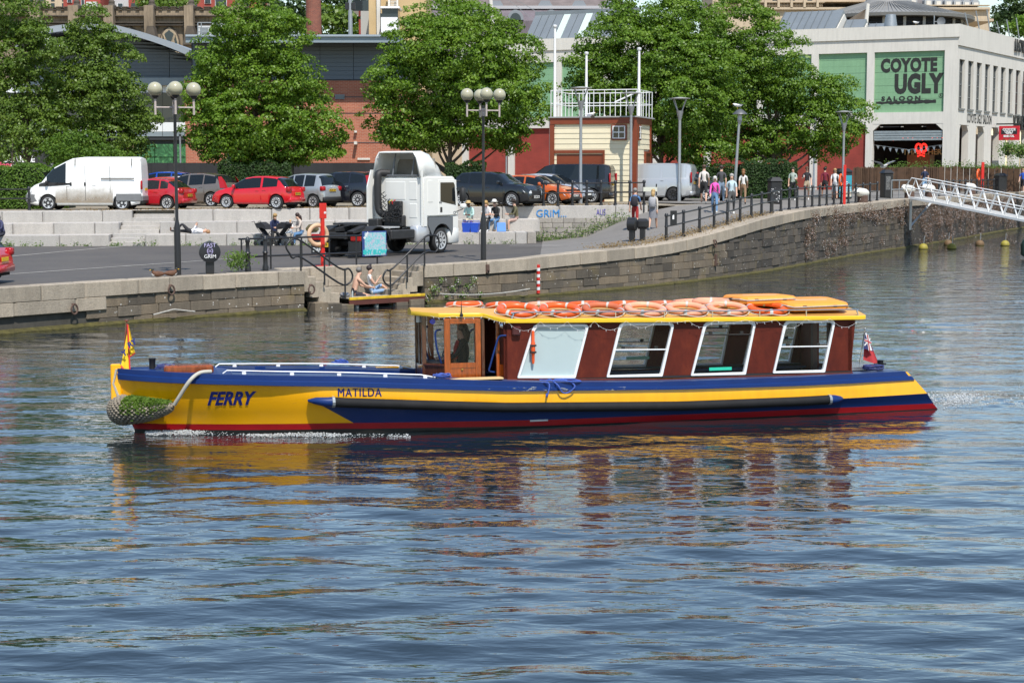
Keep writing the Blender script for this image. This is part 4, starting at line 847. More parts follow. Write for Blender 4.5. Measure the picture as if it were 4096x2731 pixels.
# ---------------- timber harbour office with roof deck
def cabin():
 c = gp(2538, 808, 2.92); T = thing('timber_harbour_office', 'cream weatherboarded harbour office with rust-red trim and a white-railed roof', 'cabin', c, R(-17))
 f = Face(c, (math.cos(R(-17)), math.sin(R(-17)), 0)); Wd = -f.loc(2207, 640)[0]; Ht = f.loc(2538, 470)[1]; Dp = 3.6; mr = mat('rust_red_paint', (.20, .04, .012), .5, var=.12, vs=1.5); mc = mat('cream_boards', (.74, .66, .47), .7, var=.05, vs=2)
 nb = 15; h = (Ht - .25) / nb
 dx0, dx1, dz = f.loc(2226, 700)[0], f.loc(2411, 700)[0], f.loc(2300, 612)[1]; wx0, wx1, wz0, wz1 = f.loc(2446, 520)[0], f.loc(2508, 520)[0], f.loc(2480, 561)[1], f.loc(2480, 498)[1]
 for i in range(nb):
  z0 = i * h
  for xa, xb in ([(-Wd, dx0), (dx1, -.05)] if z0 + h * .5 < dz else [(-Wd, -.05)]):
   if xb - xa > .05: MB().prism([(0, z0 + .006), (.05, z0 + .006), (.05, z0 + h), (.022, z0 + h)], xa, xb, 'x').build('weatherboard', mc, T)
  ex = 2.2 if z0 < f.loc(2588, 612)[1] else Dp
  MB().prism([(0, z0 + .006), (-.05, z0 + .006), (-.05, z0 + h), (-.022, z0 + h)], .25, ex, 'y').build('weatherboard', mc, T)
 MB().bx(-Wd + .02, -.06, .06, Dp, 0, Ht - .3).build('inner_wall', mat('cream_core', (.5, .45, .33), .8), T)
 b = MB(); b.bx(-Wd - .08, .1, -.08, .22, Ht - .32, Ht); b.bx(-.12, .12, -.1, .2, 0, Ht - .32); b.bx(-Wd - .1, -Wd + .14, -.06, .2, 0, Ht - .32); b.bx(-.1, .08, .22, Dp + .1, Ht - .32, Ht); b.bx(-.1, .05, Dp - .05, Dp + .15, 0, Ht - .32); b.build('steel_frame', mr, T)
 MB().bx(-Wd - .15, .2, -.15, Dp + .2, Ht + .004, Ht + .07).build('roof_deck', mat('roof_deck_grey', (.33, .33, .32), .8), T)
 w = MB(); w.bx(wx0, wx1, -.07, .1, wz0, wz1); w.build('window_surround', mr, T); MB().bx(wx0 + .1, wx1 - .1, -.085, .0, wz0 + .1, wz1 - .1).build('window', M_GLASS_D, T); g = MB()
 for xx in (wx0 + .1, (wx0 + wx1) / 2, wx1 - .1): g.bx(xx - .025, xx + .025, -.11, -.06, wz0 + .08, wz1 - .08)
 for zz in (wz0 + .1, (wz0 + wz1) / 2, wz1 - .1): g.bx(wx0 + .08, wx1 - .08, -.108, -.06, zz - .025, zz + .025)
 g.build('window_frame', mat('sign_white'), T)
 MB().bx(.04, .09, .5, 1.1, wz0, wz1).build('window_surround', mr, T); MB().bx(.06, .1, .58, 1.02, wz0 + .08, wz1 - .08).build('window', M_GLASS_D, T); g = MB(); g.bx(.06, .125, .78, .82, wz0 + .08, wz1 - .08)
 for zz in (wz0 + .1, (wz0 + wz1) / 2, wz1 - .1): g.bx(.06, .124, .58, 1.02, zz - .02, zz + .02)
 g.build('window_frame', mat('sign_white'), T)
 b = MB(); b.bx(dx0 - .1, dx1 + .1, -.06, .1, dz - .02, dz + .14); b.bx(dx1, dx1 + .1, -.06, .1, 0, dz); b.build('door_frame', mr, T)
 for i in range(5): MB().bx(dx0, dx1, .02 + .006 * (i % 2), .055, .05 + i * (dz - .1) / 5, .05 + (i + 1) * (dz - .1) / 5 - .01).build('shutter_board', mr, T)
 zd = f.loc(2588, 612)[1]; b = MB(); b.bx(-.02, .1, 2.2, 2.32, 0, zd + .1); b.bx(-.02, .1, 2.32, 3.5, zd, zd + .1); b.build('door_frame', mr, T); MB().bx(0, .05, 2.34, 3.45, 0, zd).build('door', mat('door_brown', (.12, .03, .014), .35), T)
 r = MB(); zt = Ht + 1.42;
 per = [(-Wd - .05, 0), (.1, 0), (.1, Dp), (-Wd - .05, Dp), (-Wd - .05, 0)]
 for zz in (Ht + .75, zt): r.tube([(x, y, zz) for x, y in per], .024, 6)
 for i in range(9): xx = -Wd - .05 + (Wd + .15) * i / 8; r.cyl((xx, 0, Ht + .05), (xx, 0, zt), .02, n=6); r.cyl((xx, Dp, Ht + .05), (xx, Dp, zt), .02, n=6)
 for i in range(1, 5): r.cyl((.1, Dp * i / 5, Ht + .05), (.1, Dp * i / 5, zt), .02, n=6); r.cyl((-Wd - .05, Dp * i / 5, Ht + .05), (-Wd - .05, Dp * i / 5, zt), .02, n=6)
 r.cyl((-1.2, .5, Ht + .8), (.1, .9, zt), .04, n=6); r.build('roof_railing', mat('white_tube', (.78, .78, .78), .4), T, smooth=True)
 for px, py, y_ in ((2219, 112, 0), (2292, 212, 1.6), (2607, 200, .3)):
  x_ = f.loc(px, 400)[0] * (1 + y_ * .01); zt_ = f.loc(px, py)[1]; x_ = min(x_, .12); x_ = x_ + (.35 if y_ == 1.6 else 0); q = MB(); q.cyl((x_, y_, Ht), (x_, y_, zt_), .085, .06, 10); q.lathe([(.09, 0), (.12, .05), (.12, .13), (.02, .16)], 10, (x_, y_, zt_)); q.build('flagpole', mat('white_tube'), T, smooth=True)
cabin()
# ================================================================ TREES, HEDGES, WALL PLANTS
def leaf_mat(name, dark, mid, light, gloss=.45, trans=.35):
 if name in MATS: return MATS[name]
 s = NT(name); n1 = s.noise(s.pos(), 1.1, 3, .5); n2 = s.noise(s.pos(), 9., 2, .5)
 f = s.math('ADD', s.math('MULTIPLY', n1, .45), s.math('MULTIPLY', n2, .55)); v = s.ramp(f, [(.3, dark), (.5, mid), (.7, light)])
 s.col(v); s.set(Roughness=gloss); s.p.inputs['Specular IOR Level'].default_value = .35
 t = s.n('BsdfTranslucent'); s.l(s.mix(1., v, (1.25, 1.35, .5), 'MULTIPLY'), t.inputs[0]); m = s.n('MixShader'); m.inputs[0].default_value = trans
 s.l(s.p.outputs[0], m.inputs[1]); s.l(t.outputs[0], m.inputs[2]); s.l(m.outputs[0], s.t.nodes['Material Output'].inputs[0]); MATS[name] = s.m; return s.m
LEAF = leaf_mat('plane_leaves', (.056, .12, .012), (.118, .215, .02), (.23, .335, .045)); LEAF_Y = leaf_mat('bright_leaves', (.06, .128, .012), (.128, .23, .02), (.25, .355, .048)); LEAF_D = leaf_mat('dull_leaves', (.058, .108, .017), (.115, .19, .026), (.21, .28, .055))
LEAF_FAR = leaf_mat('far_leaves', (.03, .06, .018), (.055, .10, .03), (.09, .14, .045), .7); LEAF_H = leaf_mat('hedge_leaves', (.04, .09, .008), (.08, .16, .015), (.16, .25, .03), .6); LEAF_HD = leaf_mat('dark_hedge_leaves', (.015, .04, .01), (.03, .07, .012), (.055, .10, .02), .6)
BARK = mat('grey_brown_bark', (.09, .07, .05), .95, var=.4, vs=4, bump=.6, bs=12)
def leaves_mesh(name, pts, nrm, size, m, g, aspect=.8, fold=.25):
 "one folded diamond leaf per point, lying across nrm"
 n = len(pts); r = g.normal(size=(n, 3)); u = np.cross(nrm, r); u /= np.linalg.norm(u, axis=1, keepdims=True) + 1e-9; w = np.cross(nrm, u)
 s = size * (0.65 + .7 * g.random((n, 1))); a = s * aspect * .5
 v = np.empty((n, 4, 3)); v[:, 0] = pts - u * s * .5; v[:, 1] = pts + w * a + nrm * s * fold * .5; v[:, 2] = pts + u * s * .5 - nrm * s * .12; v[:, 3] = pts - w * a + nrm * s * fold * .5
 q = np.arange(n * 4).reshape(n, 4); return np_mesh(name, v.reshape(-1, 3), q, m)
def blob_leaves(lobes, per_m2, clump_r, g, gap=.0):
 P, N = [], []
 for c, rad in lobes:
  c = np.array(c); rad = np.array(rad); area = 4 * math.pi * ((rad[0] * rad[1]) ** 1.6 / 3 + (rad[0] * rad[2]) ** 1.6 / 3 + (rad[1] * rad[2]) ** 1.6 / 3) ** (1 / 1.6)
  nc = max(6, int(area / (clump_r ** 2 * 1.15))); d = g.normal(size=(nc, 3)); d /= np.linalg.norm(d, axis=1, keepdims=True)
  k = .55 + .5 * g.random((nc, 1)) ** .6; cc = c + d * rad * k
  keep = g.random(nc) > gap; cc = cc[keep]; d = d[keep]; nc = len(cc)
  nl = int(per_m2 * clump_r ** 2 * 6); dd = g.normal(size=(nc, nl, 3)); dd[..., 2] = np.abs(dd[..., 2]) * 1.0 - .35; dd += d[:, None, :] * .75
  dd /= np.linalg.norm(dd, axis=2, keepdims=True); cr = clump_r * (.65 + .7 * g.random((nc, 1, 1))); rr = cr * (.5 + .55 * g.random((nc, nl, 1)) ** .7) * np.array([1, 1, .72])
  p = cc[:, None, :] + dd * rr; nn = dd * .9 + g.normal(size=dd.shape) * .55 + np.array([0, -.15, .35]); nn /= np.linalg.norm(nn, axis=2, keepdims=True)
  P.append(p.reshape(-1, 3)); N.append(nn.reshape(-1, 3))
 return np.concatenate(P), np.concatenate(N)
def tree(label, px, Y, lobes, m=LEAF, seed=1, leaf=.14, dens=38, clump=.55, zb=2.75, trunk_r=.2, depth=.8, group='plane trees along the quayside car park', name='plane_tree', limbs=True, gap=.06):
 g = np.random.default_rng(seed); base = yp(px, 700, Y); base.z = zb; T = thing(name, label, 'tree', base, 0, group); L = []; s = Y / FPX
 for i, (x, y, rx, ry) in enumerate(lobes):
  off = g.uniform(-.5, .5) * rx * s * depth; c = yp(x, y, Y + off); L.append(((c.x - base.x, c.y - base.y, c.z - base.z), (rx * s, max(rx, ry) * s * depth, ry * s)))
 P, N = blob_leaves(L, dens, clump, g, gap); me = leaves_mesh('crown', P, N, leaf, m, g); link('crown', me, T)
 tr = MB(); top = max(l[0][2] for l in L) * .75; cx = np.mean([l[0][0] for l in L]); tr.tube(smooth_pts([(0, 0, -.2), (.03, .02, 1.2), (cx * .1, 0, top * .4), (cx * .5, 0, top)], 4), [trunk_r * 1.25] + [trunk_r * (1 - .75 * i / 12) for i in range(12)], 9); tr.build('trunk', BARK, T, smooth=True)
 if limbs:
  for i, (c, r) in enumerate(L):
   z0 = min(c[2] * .55, top * .55) * (.6 + .3 * (i % 3) / 2); b = MB(); b.tube(smooth_pts([(cx * .1, 0, max(1.2, z0)), (c[0] * .45, c[1] * .45, max(1.6, z0 + (c[2] - z0) * .35)), (c[0] * .92, c[1] * .92, c[2])], 3), [trunk_r * .5, trunk_r * .45, trunk_r * .4, trunk_r * .33, trunk_r * .25, trunk_r * .16, trunk_r * .08], 6); b.build('limb', BARK, T, smooth=True)
 return T
tree('dense plane tree at the far left edge beside the streetlight', 112, 92, [(70, 60, 120, 90), (30, 210, 130, 120), (110, 200, 110, 100), (80, 380, 150, 130), (0, 420, 100, 120), (140, 520, 110, 90), (30, 560, 90, 70)], LEAF_D, 1)
tree('dense plane tree with orange-tipped leaves behind the white van', 400, 95, [(370, 130, 95, 90), (420, 240, 120, 120), (300, 270, 120, 110), (350, 390, 170, 120), (480, 420, 120, 110), (580, 480, 70, 40), (280, 520, 130, 100), (420, 560, 130, 90), (500, 590, 70, 50), (350, 640, 140, 30)], LEAF_D, 2)
tree('broad bright plane tree behind the red hatchback', 1019, 92, [(1010, 90, 150, 90), (1100, 170, 140, 110), (900, 230, 140, 110), (1010, 300, 200, 130), (1170, 330, 120, 100), (850, 400, 125, 90), (860, 500, 120, 90), (1010, 480, 200, 110), (1190, 470, 150, 100), (1270, 520, 110, 60), (940, 590, 160, 60), (1110, 590, 160, 60), (1230, 610, 120, 40)], LEAF_Y, 3)
tree('round full plane tree behind the white tractor unit', 1797, 93, [(1780, 80, 150, 70), (1910, 120, 140, 80), (1680, 170, 140, 90), (1820, 220, 210, 120), (2010, 220, 140, 110), (1590, 330, 120, 90), (1720, 370, 190, 120), (1930, 370, 200, 120), (2080, 340, 100, 90), (1570, 480, 110, 80), (1720, 510, 180, 80), (1930, 500, 180, 80), (2090, 450, 90, 80), (2050, 560, 70, 40), (1650, 560, 130, 40)], LEAF_Y, 4)
tree('tallest plane tree rising behind the harbour office', 2645, 98, [(2590, 60, 180, 90), (2740, 110, 170, 110), (2480, 170, 150, 100), (2620, 230, 210, 130), (2780, 280, 160, 120), (2390, 270, 120, 90), (2480, 350, 160, 110), (2680, 400, 210, 130), (2340, 380, 80, 70), (2820, 430, 140, 120), (2700, 540, 170, 80), (2800, 600, 130, 50), (2480, 470, 140, 90)], LEAF, 5)
tree('leafy plane tree leaning right between the lamps and the painted sign', 3085, 101, [(2950, 110, 130, 110), (3060, 220, 150, 120), (2940, 300, 150, 130), (3130, 330, 120, 100), (3040, 430, 170, 110), (2930, 500, 130, 100), (3230, 400, 110, 70), (3330, 390, 90, 70), (3400, 450, 85, 60), (3250, 500, 110, 80), (3350, 530, 80, 60), (3120, 560, 110, 60), (3310, 590, 60, 50), (3000, 600, 110, 40)], LEAF, 6)
tree('thin young tree beside the shopfront at the far left', 50, 86, [(50, 540, 60, 45), (45, 610, 65, 45), (60, 650, 40, 30)], LEAF_D, 7, .13, 9, .4, 2.72, .06, .7, 'young trees', 'young_tree', gap=.3)
tree('small bushy young tree under the plane tree behind the van', 320, 90, [(310, 600, 120, 60), (250, 620, 80, 50), (410, 640, 100, 35)], LEAF_H, 8, .13, 22, .45, 2.72, .07, .7, 'young trees', 'young_tree')
# far trees
for i, (lab, px, Y, lobes, mm) in enumerate([('dark broad tree on the hill left of the brick chimney', 1130, 215, [(1090, 60, 90, 80), (1170, 40, 90, 70), (1060, 120, 80, 60), (1180, 120, 80, 60)], LEAF_FAR), ('olive-green tree on the hill right of the brick chimney', 1330, 200, [(1330, 90, 75, 70), (1300, 130, 70, 50), (1380, 120, 70, 50)], LEAF_D),
  ('dark tall tree on the hill behind the lamp mast', 1400, 222, [(1400, 20, 90, 60), (1420, 90, 60, 70), (1320, 10, 70, 60)], LEAF_FAR), ('grey-green tree behind the church battlements', 660, 255, [(660, 10, 70, 40), (720, 20, 60, 30), (610, 15, 40, 30)], LEAF_D),
  ('rounded dark tree on the far hilltop at the right edge', 4060, 330, [(4050, 40, 60, 45), (4100, 20, 60, 60), (4020, 85, 60, 45), (4090, 90, 80, 50)], LEAF_FAR), ('lighter bush below the far hilltop tree at the right', 4070, 300, [(4070, 105, 45, 22), (4110, 110, 40, 26)], LEAF)]):
 tree(lab, px, Y, lobes, mm, 20 + i, .5, 3.2, 1.5, 2.95, .4, .8, 'distant trees', 'distant_tree', limbs=False)
def hedge(label, x0, y0, x1, y1, Y, dep, m, seed, zb):
 g = np.random.default_rng(seed); a, b = yp(x0, y1, Y), yp(x1, y0, Y); Wd, Ht = b.x - a.x, b.z - zb; T = thing('hedge', label, 'hedge', ((a.x + b.x) / 2, Y, zb)); n = int(Wd * (Ht + dep) * 420); n = min(n, 16000)
 u = g.uniform(-Wd / 2, Wd / 2, n); k = g.random(n) < Ht / (Ht + dep); bumpy = .10 * np.sin(u * 3.1) + .07 * np.sin(u * 7.7 + 1); yy = np.where(k, -np.abs(g.normal(0, .06, n)) + .07 * np.sin(u * 5) * np.sin(u * 2.3), g.uniform(0, dep, n)); zz = np.where(k, g.uniform(0, 1, n) * (Ht + bumpy), Ht + bumpy + g.normal(0, .04, n))
 P = np.stack([u, yy, zz], 1); N = np.where(k[:, None], np.array([0, -1, .5]), np.array([0, -.2, 1])) + g.normal(size=(n, 3)) * .5; N /= np.linalg.norm(N, axis=1, keepdims=True)
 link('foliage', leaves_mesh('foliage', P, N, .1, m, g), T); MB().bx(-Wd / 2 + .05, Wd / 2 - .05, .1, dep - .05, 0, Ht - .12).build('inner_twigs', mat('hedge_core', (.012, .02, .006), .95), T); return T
hedge('clipped conifer hedge at the far left beside the car park bin', -60, 668, 175, 800, 80, 1.6, LEAF_H, 31, 2.72); hedge('darker clipped hedge just behind the nose of the white van', 165, 668, 272, 800, 81.5, 1.5, LEAF_H, 32, 2.72)
hedge('low dark hedge in front of the black hoarding', 870, 652, 1165, 740, 90, 1.5, LEAF_HD, 33, 2.78); hedge('low clipped hedge behind the tractor unit roof', 1780, 655, 1945, 740, 91, 1.5, LEAF_HD, 34, 2.82); hedge('dark beech hedge behind the walking group', 2960, 648, 3190, 790, 95, 1.4, LEAF_HD, 35, 2.95); hedge('dark hedge beside the silver van and tree trunk', 2760, 665, 2965, 800, 96, 1.2, LEAF_HD, 36, 2.95)
# plants rooted in the joints of the tall wall
def wall_plants(label, pts, m, seed, size=.07, spread=.28, n=130, nm='wall_plants'):
 g = np.random.default_rng(seed); P = []; N = []
 for (s, z, k) in pts:
  p, d, nn = edge(s); q = g.normal(size=(int(n * k), 3)) * np.array([spread * k, .09, spread * k * .75]); W_ = np.array([p.x, p.y, z]) + q[:, :1] * np.array([[d.x, d.y, 0]]) - np.abs(q[:, 1:2] + .06) * np.array([[nn.x, nn.y, 0]]) + q[:, 2:3] * np.array([[0, 0, 1]])
  P.append(W_); N.append(g.normal(size=W_.shape) + np.array([-nn.x, -nn.y, .6]))
 P = np.concatenate(P); N = np.concatenate(N); N /= np.linalg.norm(N, axis=1, keepdims=True); o = link(nm, leaves_mesh(nm, P, N, size, m, g), None); o['kind'] = 'stuff'; o['label'] = label; return o
M_BRNP = leaf_mat('brown_pink_plants', (.10, .065, .045), (.17, .11, .08), (.36, .25, .22), .9, .2); M_WEED = leaf_mat('weed_leaves', (.05, .10, .015), (.10, .18, .03), (.20, .28, .06), .7); M_STRAW = leaf_mat('straw_grass', (.15, .10, .05), (.24, .165, .08), (.36, .26, .13), .9, .2); M_DAISY = mat('tiny_white_flowers', (.75, .7, .68), .8)
r_ = random.Random(3); sA, sB, sC = edge_s(3240), edge_s(3640), edge_s(4096)
pts = [(r_.uniform(sA, sB), r_.uniform(1.9, 2.45), r_.uniform(.5, 1.2)) for _ in range(42)] + [(r_.uniform(sA, sB), r_.uniform(.4, 2.0), r_.uniform(.35, .8)) for _ in range(32)] + [(r_.uniform(sB, sC), r_.uniform(1.0, 2.5), r_.uniform(.7, 1.7)) for _ in range(120)] + [(r_.uniform(sB, sC + 6), r_.uniform(.2, 1.2), r_.uniform(.6, 1.2)) for _ in range(50)] + [(edge_s(3225) + r_.uniform(-.3, .3), r_.uniform(.2, 2), .5) for _ in range(9)]
wall_plants('reddish-brown plants hanging from the dark harbour wall', pts, M_BRNP, 41, .055); wall_plants('small pale flowers among the wall plants', pts, M_DAISY, 42, .035, .3, 36, 'wall_flowers')
pts = [(edge_s(1735 + i * 22) , .5 + .3 * math.sin(i * 2.1), .3) for i in range(9)] + [(S_R1 + .1, .2, .3), (S_R1 + .3, .5, .35)]; wall_plants('flowering weeds on the quay wall beside the landing', pts, M_WEED, 43, .06); wall_plants('tiny white daisies on the quay wall', pts, M_DAISY, 44, .03, .28, 70, 'wall_flowers')
def tufts(nm, label, pts, m, seed, h=.16, n=60, spread=.3, size=.08):
 g = np.random.default_rng(seed); P = []; N = []
 for (x, y, z, k) in pts:
  q = g.normal(size=(int(n * k), 3)); w_ = np.stack([x + q[:, 0] * spread * k, y + q[:, 1] * spread * .5, z + np.abs(q[:, 2]) * h * k], 1); P.append(w_); N.append(g.normal(size=w_.shape) * .9 + np.array([0, -1.2, .5]))
 P = np.concatenate(P); N = np.concatenate(N); N /= np.linalg.norm(N, axis=1, keepdims=True); o = link(nm, leaves_mesh(nm, P, N, size, m, g, .35), None); o['kind'] = 'stuff'; o['label'] = label; return o
pts = [];
for i in range(70): t = i / 69; s = edge_s(2460) + t * (edge_s(3130) - edge_s(2460)); p, d, n = edge(s); pts.append((p.x + n.x * .85, p.y + n.y * .85, p.z + .0, .55 + .5 * r_.random()))
tufts('dry_grass', 'dry straw grass along the foot of the ramp railing', pts, M_STRAW, 51, .11, 45, .35, .08)
pts = [(x_, TIER(x_, 2) - .05, max(1.3, interp(x_, [(2.3, 1.33), (4.3, 1.9), (6, 2.56)])), .9 + .6 * r_.random()) for x_ in np.linspace(.8, 5.0, 16)] + [(x_, TIER(x_, 0) - .05, 1.28, .35 + .3 * r_.random()) for x_ in np.linspace(-22, 0, 34) + np.array([r_.uniform(-.4, .4) for _ in range(34)])]
tufts('weeds', 'green weeds at the foot of the steps and the retaining wall', pts, M_WEED, 52, .2, 90, .22, .09)
pts = [(x_, TIER(x_, 2) + .55 + r_.uniform(0, 1.2), ZU(x_), .6) for x_ in np.linspace(-20, 6, 110)]; tufts('dry_grass', 'trodden dry grass along the top of the steps', pts, M_STRAW, 53, .05, 40, .3, .07)
p = edge(edge_s(1030))[0]; n = edge(edge_s(1030))[2]
pts = [(p.x + n.x * 1.1 + r_.uniform(-.25, .25), p.y + n.y * 1.1, 1.28 + r_.uniform(0, .6) ** 1.3, .7) for _ in range(26)]; tufts('weeds', 'tall weed clump beside the black bollard on the quay', pts, M_WEED, 54, .15, 26, .22, .11)
# ================================================================ THE FERRY  (local x: bow -> stern, local -y: towards the camera side)
BA = R(14.9); B0 = Vector((-6.65, 28.96, 0)); bca, bsa = math.cos(BA), math.sin(BA)
def buz(x, y, v):
 dx, dy, dz = _ray(x, y); t = (v + B0.x * bsa - B0.y * bca) / (dx * bsa - dy * bca); X, Y = dx * t, dy * t
 return (X - B0.x) * bca + (Y - B0.y) * bsa, CAM_H + dz * t
zS = [(-.3, 1.165), (1.2, 1.09), (3.5, 1.01), (5.4, .90), (6.2, .85), (7.2, .795), (9.4, .735), (12, .735), (14.3, .76)]
zB = [(-.3, .965), (1.6, .90), (3.5, .83), (6.4, .66), (9.6, .585), (12, .57), (14.5, .59)]
zK = [(-.3, .60), (3, .62), (3.5, .57), (6.4, .39), (9.6, .30), (12, .30), (14.6, .34)]
zR = [(-.3, .20), (3.5, .195), (7.2, .125), (15, .13)]
bS = [(-.26, .02), (-.1, .20), (.2, .46), (.7, .80), (1.4, 1.08), (2.4, 1.32), (3.5, 1.44), (5, 1.5), (11, 1.5), (13, 1.42), (14.3, 1.27)]
bK = [(-.26, .02), (0, .16), (.7, .62), (1.4, .92), (2.4, 1.20), (3.3, 1.40), (5, 1.49), (11, 1.49), (13, 1.42), (14.6, 1.26)]
bW = [(-.1, .015), (.3, .14), (.8, .36), (1.8, .76), (2.8, 1.04), (4, 1.24), (6, 1.33), (11, 1.33), (13, 1.26), (14.95, 1.10)]
def hullv(u, z):
 pts = [(-.4, interp(u, bW) * .8), (0, interp(u, bW)), (interp(u, zR), interp(u, bW) * .8 + interp(u, bK) * .2), (interp(u, zK), interp(u, bK)), (interp(u, zS), interp(u, bS))]
 return interp(z, pts)
def hull_uz(x, y):
 v = 1.2
 for _ in range(8): u, z = buz(x, y, v); v = hullv(u, z)
 return u, z
M_BY = mat('ferry_yellow', (.88, .41, .002), .26, var=.07, vs=1.1, coat=.4, world=False, streak=.12); M_BB = mat('ferry_blue', (.005, .027, .135), .42, var=.15, vs=2, spec=.3, coat=.05, world=False); M_BR = mat('ferry_red', (.34, .008, .012), .35, var=.15, vs=2, world=False); M_BK = mat('boot_black', (.015, .014, .013), .5, var=.3)
def lower_mat():
 s = NT('ferry_lower_paint'); p = s.n('TexCoord').outputs['Object']; x = s.n('SeparateXYZ'); s.l(p, x.inputs[0])
 e = s.math('GREATER_THAN', s.math('ADD', x.outputs[0], s.math('MULTIPLY', x.outputs[2], 1.7)), 4.05)
 n = s.ramp(s.noise(s.pos(False, (1, 1, 6)), 5, 5, .7), [(.62, (0, 0, 0)), (.75, (.25, .25, .25))]); v = s.mix(e, (.88, .41, .002), (.007, .026, .12)); v = s.mix(n, v, (.05, .06, .12)); s.col(v); s.set(Roughness=.28); return s.m
M_LOW = lower_mat()
FSD = .8                                              # the far side is a little finer
BT = thing('ferry_boat', 'yellow and blue passenger ferry with maroon cabin crossing the harbour', 'boat', B0, BA)
us = list(np.concatenate([np.arange(-.26, 1.0, .07), np.arange(1.0, 14.2, .2)]))
rows = []
for u in us + [14.25]:
 zs, zb, zk, zr = interp(u, zS), interp(u, zB), interp(u, zK), interp(u, zR)
 zz = [zs - .01, zb, zb * .5 + zk * .5, zk, zk * .5 + zr * .5, zr, zr - .105, -.06, -.4]; rows.append([(u, max(.01, hullv(u, z) - (.04 if i == 0 else 0)), z) for i, z in enumerate(zz)])
# stem rake and raked transom: shear the end stations
def rake(p):
 u, v, z = p
 if u < .35: u = u + (.35 - u) * max(0, min(1, (1.16 - z) / 1.16)) ** 1.4 * .62 - 0.0
 if u > 12.8: u = u + (u - 12.8) / 1.45 * (.76 - z) * .93
 return (u, v, z)
hb = MB()
for sgn in (-1, 1):
 for r0, r1 in zip(rows, rows[1:]):
  for k in range(len(r0) - 1):
   hb.cm = (0, 0, 0, 1, 1, 2, 3, 3)[k]; q = [rake(r0[k]), rake(r1[k]), rake(r1[k + 1]), rake(r0[k + 1])]; hb.add([(a[0], a[1] * (-1 if sgn < 0 else FSD), a[2]) for a in q], [(0, 1, 2, 3) if sgn < 0 else (3, 2, 1, 0)])
last = [rake(p) for p in rows[-1]]
for k in range(len(last) - 1): hb.cm = (1, 1, 1, 1, 1, 2, 3, 3)[k]; a, b = last[k], last[k + 1]; hb.add([(a[0], -a[1], a[2]), (a[0], a[1] * FSD, a[2]), (b[0], b[1] * FSD, b[2]), (b[0], -b[1], b[2])], [(0, 1, 2, 3)])
hb.build('hull', [M_BY, M_LOW, M_BR, M_BK], BT, smooth=True, angle=25)
def sweep(name, m, prof, u0, u1, sides=(-1, 1), step=.15, smooth=False, cap=True):
 "sweep a small (dv, dz) profile along the sheer line"
 for sg in sides:
  b = MB(); U = list(np.arange(u0, u1, step)) + [u1]; rr = []
  for u in U:
   ring = []
   for dv, dz in prof(u): p = rake((u, max(.0, interp(u, bS) + dv), interp(u, zS) + dz)); ring.append((p[0], p[1] * (-1 if sg < 0 else FSD), p[2]))
   rr.append(ring)
  n = len(rr[0]); V = [p for r in rr for p in r]; F_ = [(i * n + k, i * n + (k + 1) % n, (i + 1) * n + (k + 1) % n, (i + 1) * n + k) for i in range(len(U) - 1) for k in range(n)]
  if cap: F_ += [tuple(range(n)), tuple(range((len(U) - 1) * n, len(U) * n))]
  b.add(V, F_); b.build(name, m, BT, smooth, 35)
def chip_mat():
 s = NT('chipped_blue'); p = s.pos(False, (1, 1, 5)); n = s.noise(p, 4, 6, .75); x = s.n('SeparateXYZ'); s.l(s.n('TexCoord').outputs['Object'], x.inputs[0])
 w = s.ramp(s.math('DIVIDE', x.outputs[0], 15.), [(.36, (0, 0, 0)), (.45, (.10,) * 3), (.58, (.09,) * 3), (.65, (0, 0, 0)), (.92, (0, 0, 0)), (1, (.1,) * 3)])
 k = s.math('GREATER_THAN', s.math('ADD', n, w), .70); v = s.mix(k, (.006, .030, .145), (.33, .34, .30)); s.col(v); s.set(Roughness=.42); s.p.inputs['Specular IOR Level'].default_value = .3; return s.m
sweep('gunwale', M_BB, lambda u: [(-.012, .004), (-.012, -.1), (-.12, -.1), (-.12, .004)], -.2, 14.2)
sweep('rub_rail', chip_mat(), lambda u: [(.0, -.08), (.04, -.092), (.04, interp(u, zB) - interp(u, zS) + .015), (-.06, interp(u, zB) - interp(u, zS)), (-.06, -.085)], -.2, 14.23)
M_DKB = mat('deck_blue', (.05, .075, .16), .35, var=.25, vs=2.5, world=False)
sweep('side_deck', M_DKB, lambda u: [(-.1, -.012), (-.1, -.05), (-.46, -.03), (-.46, .012)], 1.7, 13.4)
def deck_patch(name, m, u0, u1, ins, dz, n=14):
 b = MB()
 for i in range(n):
  ua, ub_ = u0 + (u1 - u0) * i / n, u0 + (u1 - u0) * (i + 1) / n; q = []
  for u, sg in ((ua, -1), (ub_, -1), (ub_, 1), (ua, 1)): p = rake((u, max(0, interp(u, bS) + ins), interp(u, zS) + dz)); q.append((p[0], p[1] * (-1 if sg < 0 else FSD), p[2]))
  b.quad(*q)
 return b.build(name, m, BT)
deck_patch('foredeck', M_BB, -.24, 1.75, -.1, -.008); deck_patch('well_floor', M_DKB, 1.7, 6.6, -.44, -.5); deck_patch('aft_deck', M_DKB, 13.15, 14.25, -.1, -.01)
b = MB()                                                     # inner faces of the passenger well
for sg in (-1, 1):
 for i in range(12):
  ua, ub_ = 1.72 + 4.7 * i / 12, 1.72 + 4.7 * (i + 1) / 12; b.quad(*[(u, (-1 if sg < 0 else FSD) * (interp(u, bS) - .455), interp(u, zS) + dz) for u, dz in ((ua, .01), (ub_, .01), (ub_, -.5), (ua, -.5))])
wf = interp(1.72, bS) - .455; b.quad((1.72, -wf, interp(1.72, zS) + .0), (1.72, wf, interp(1.72, zS)), (1.72, wf, .5), (1.72, -wf, .5)); b.build('well_side', M_BB, BT)
MB().cb(-.30, -.12, -.09, .09, .55, 1.235, .02).build('stem_post', M_BY, BT)
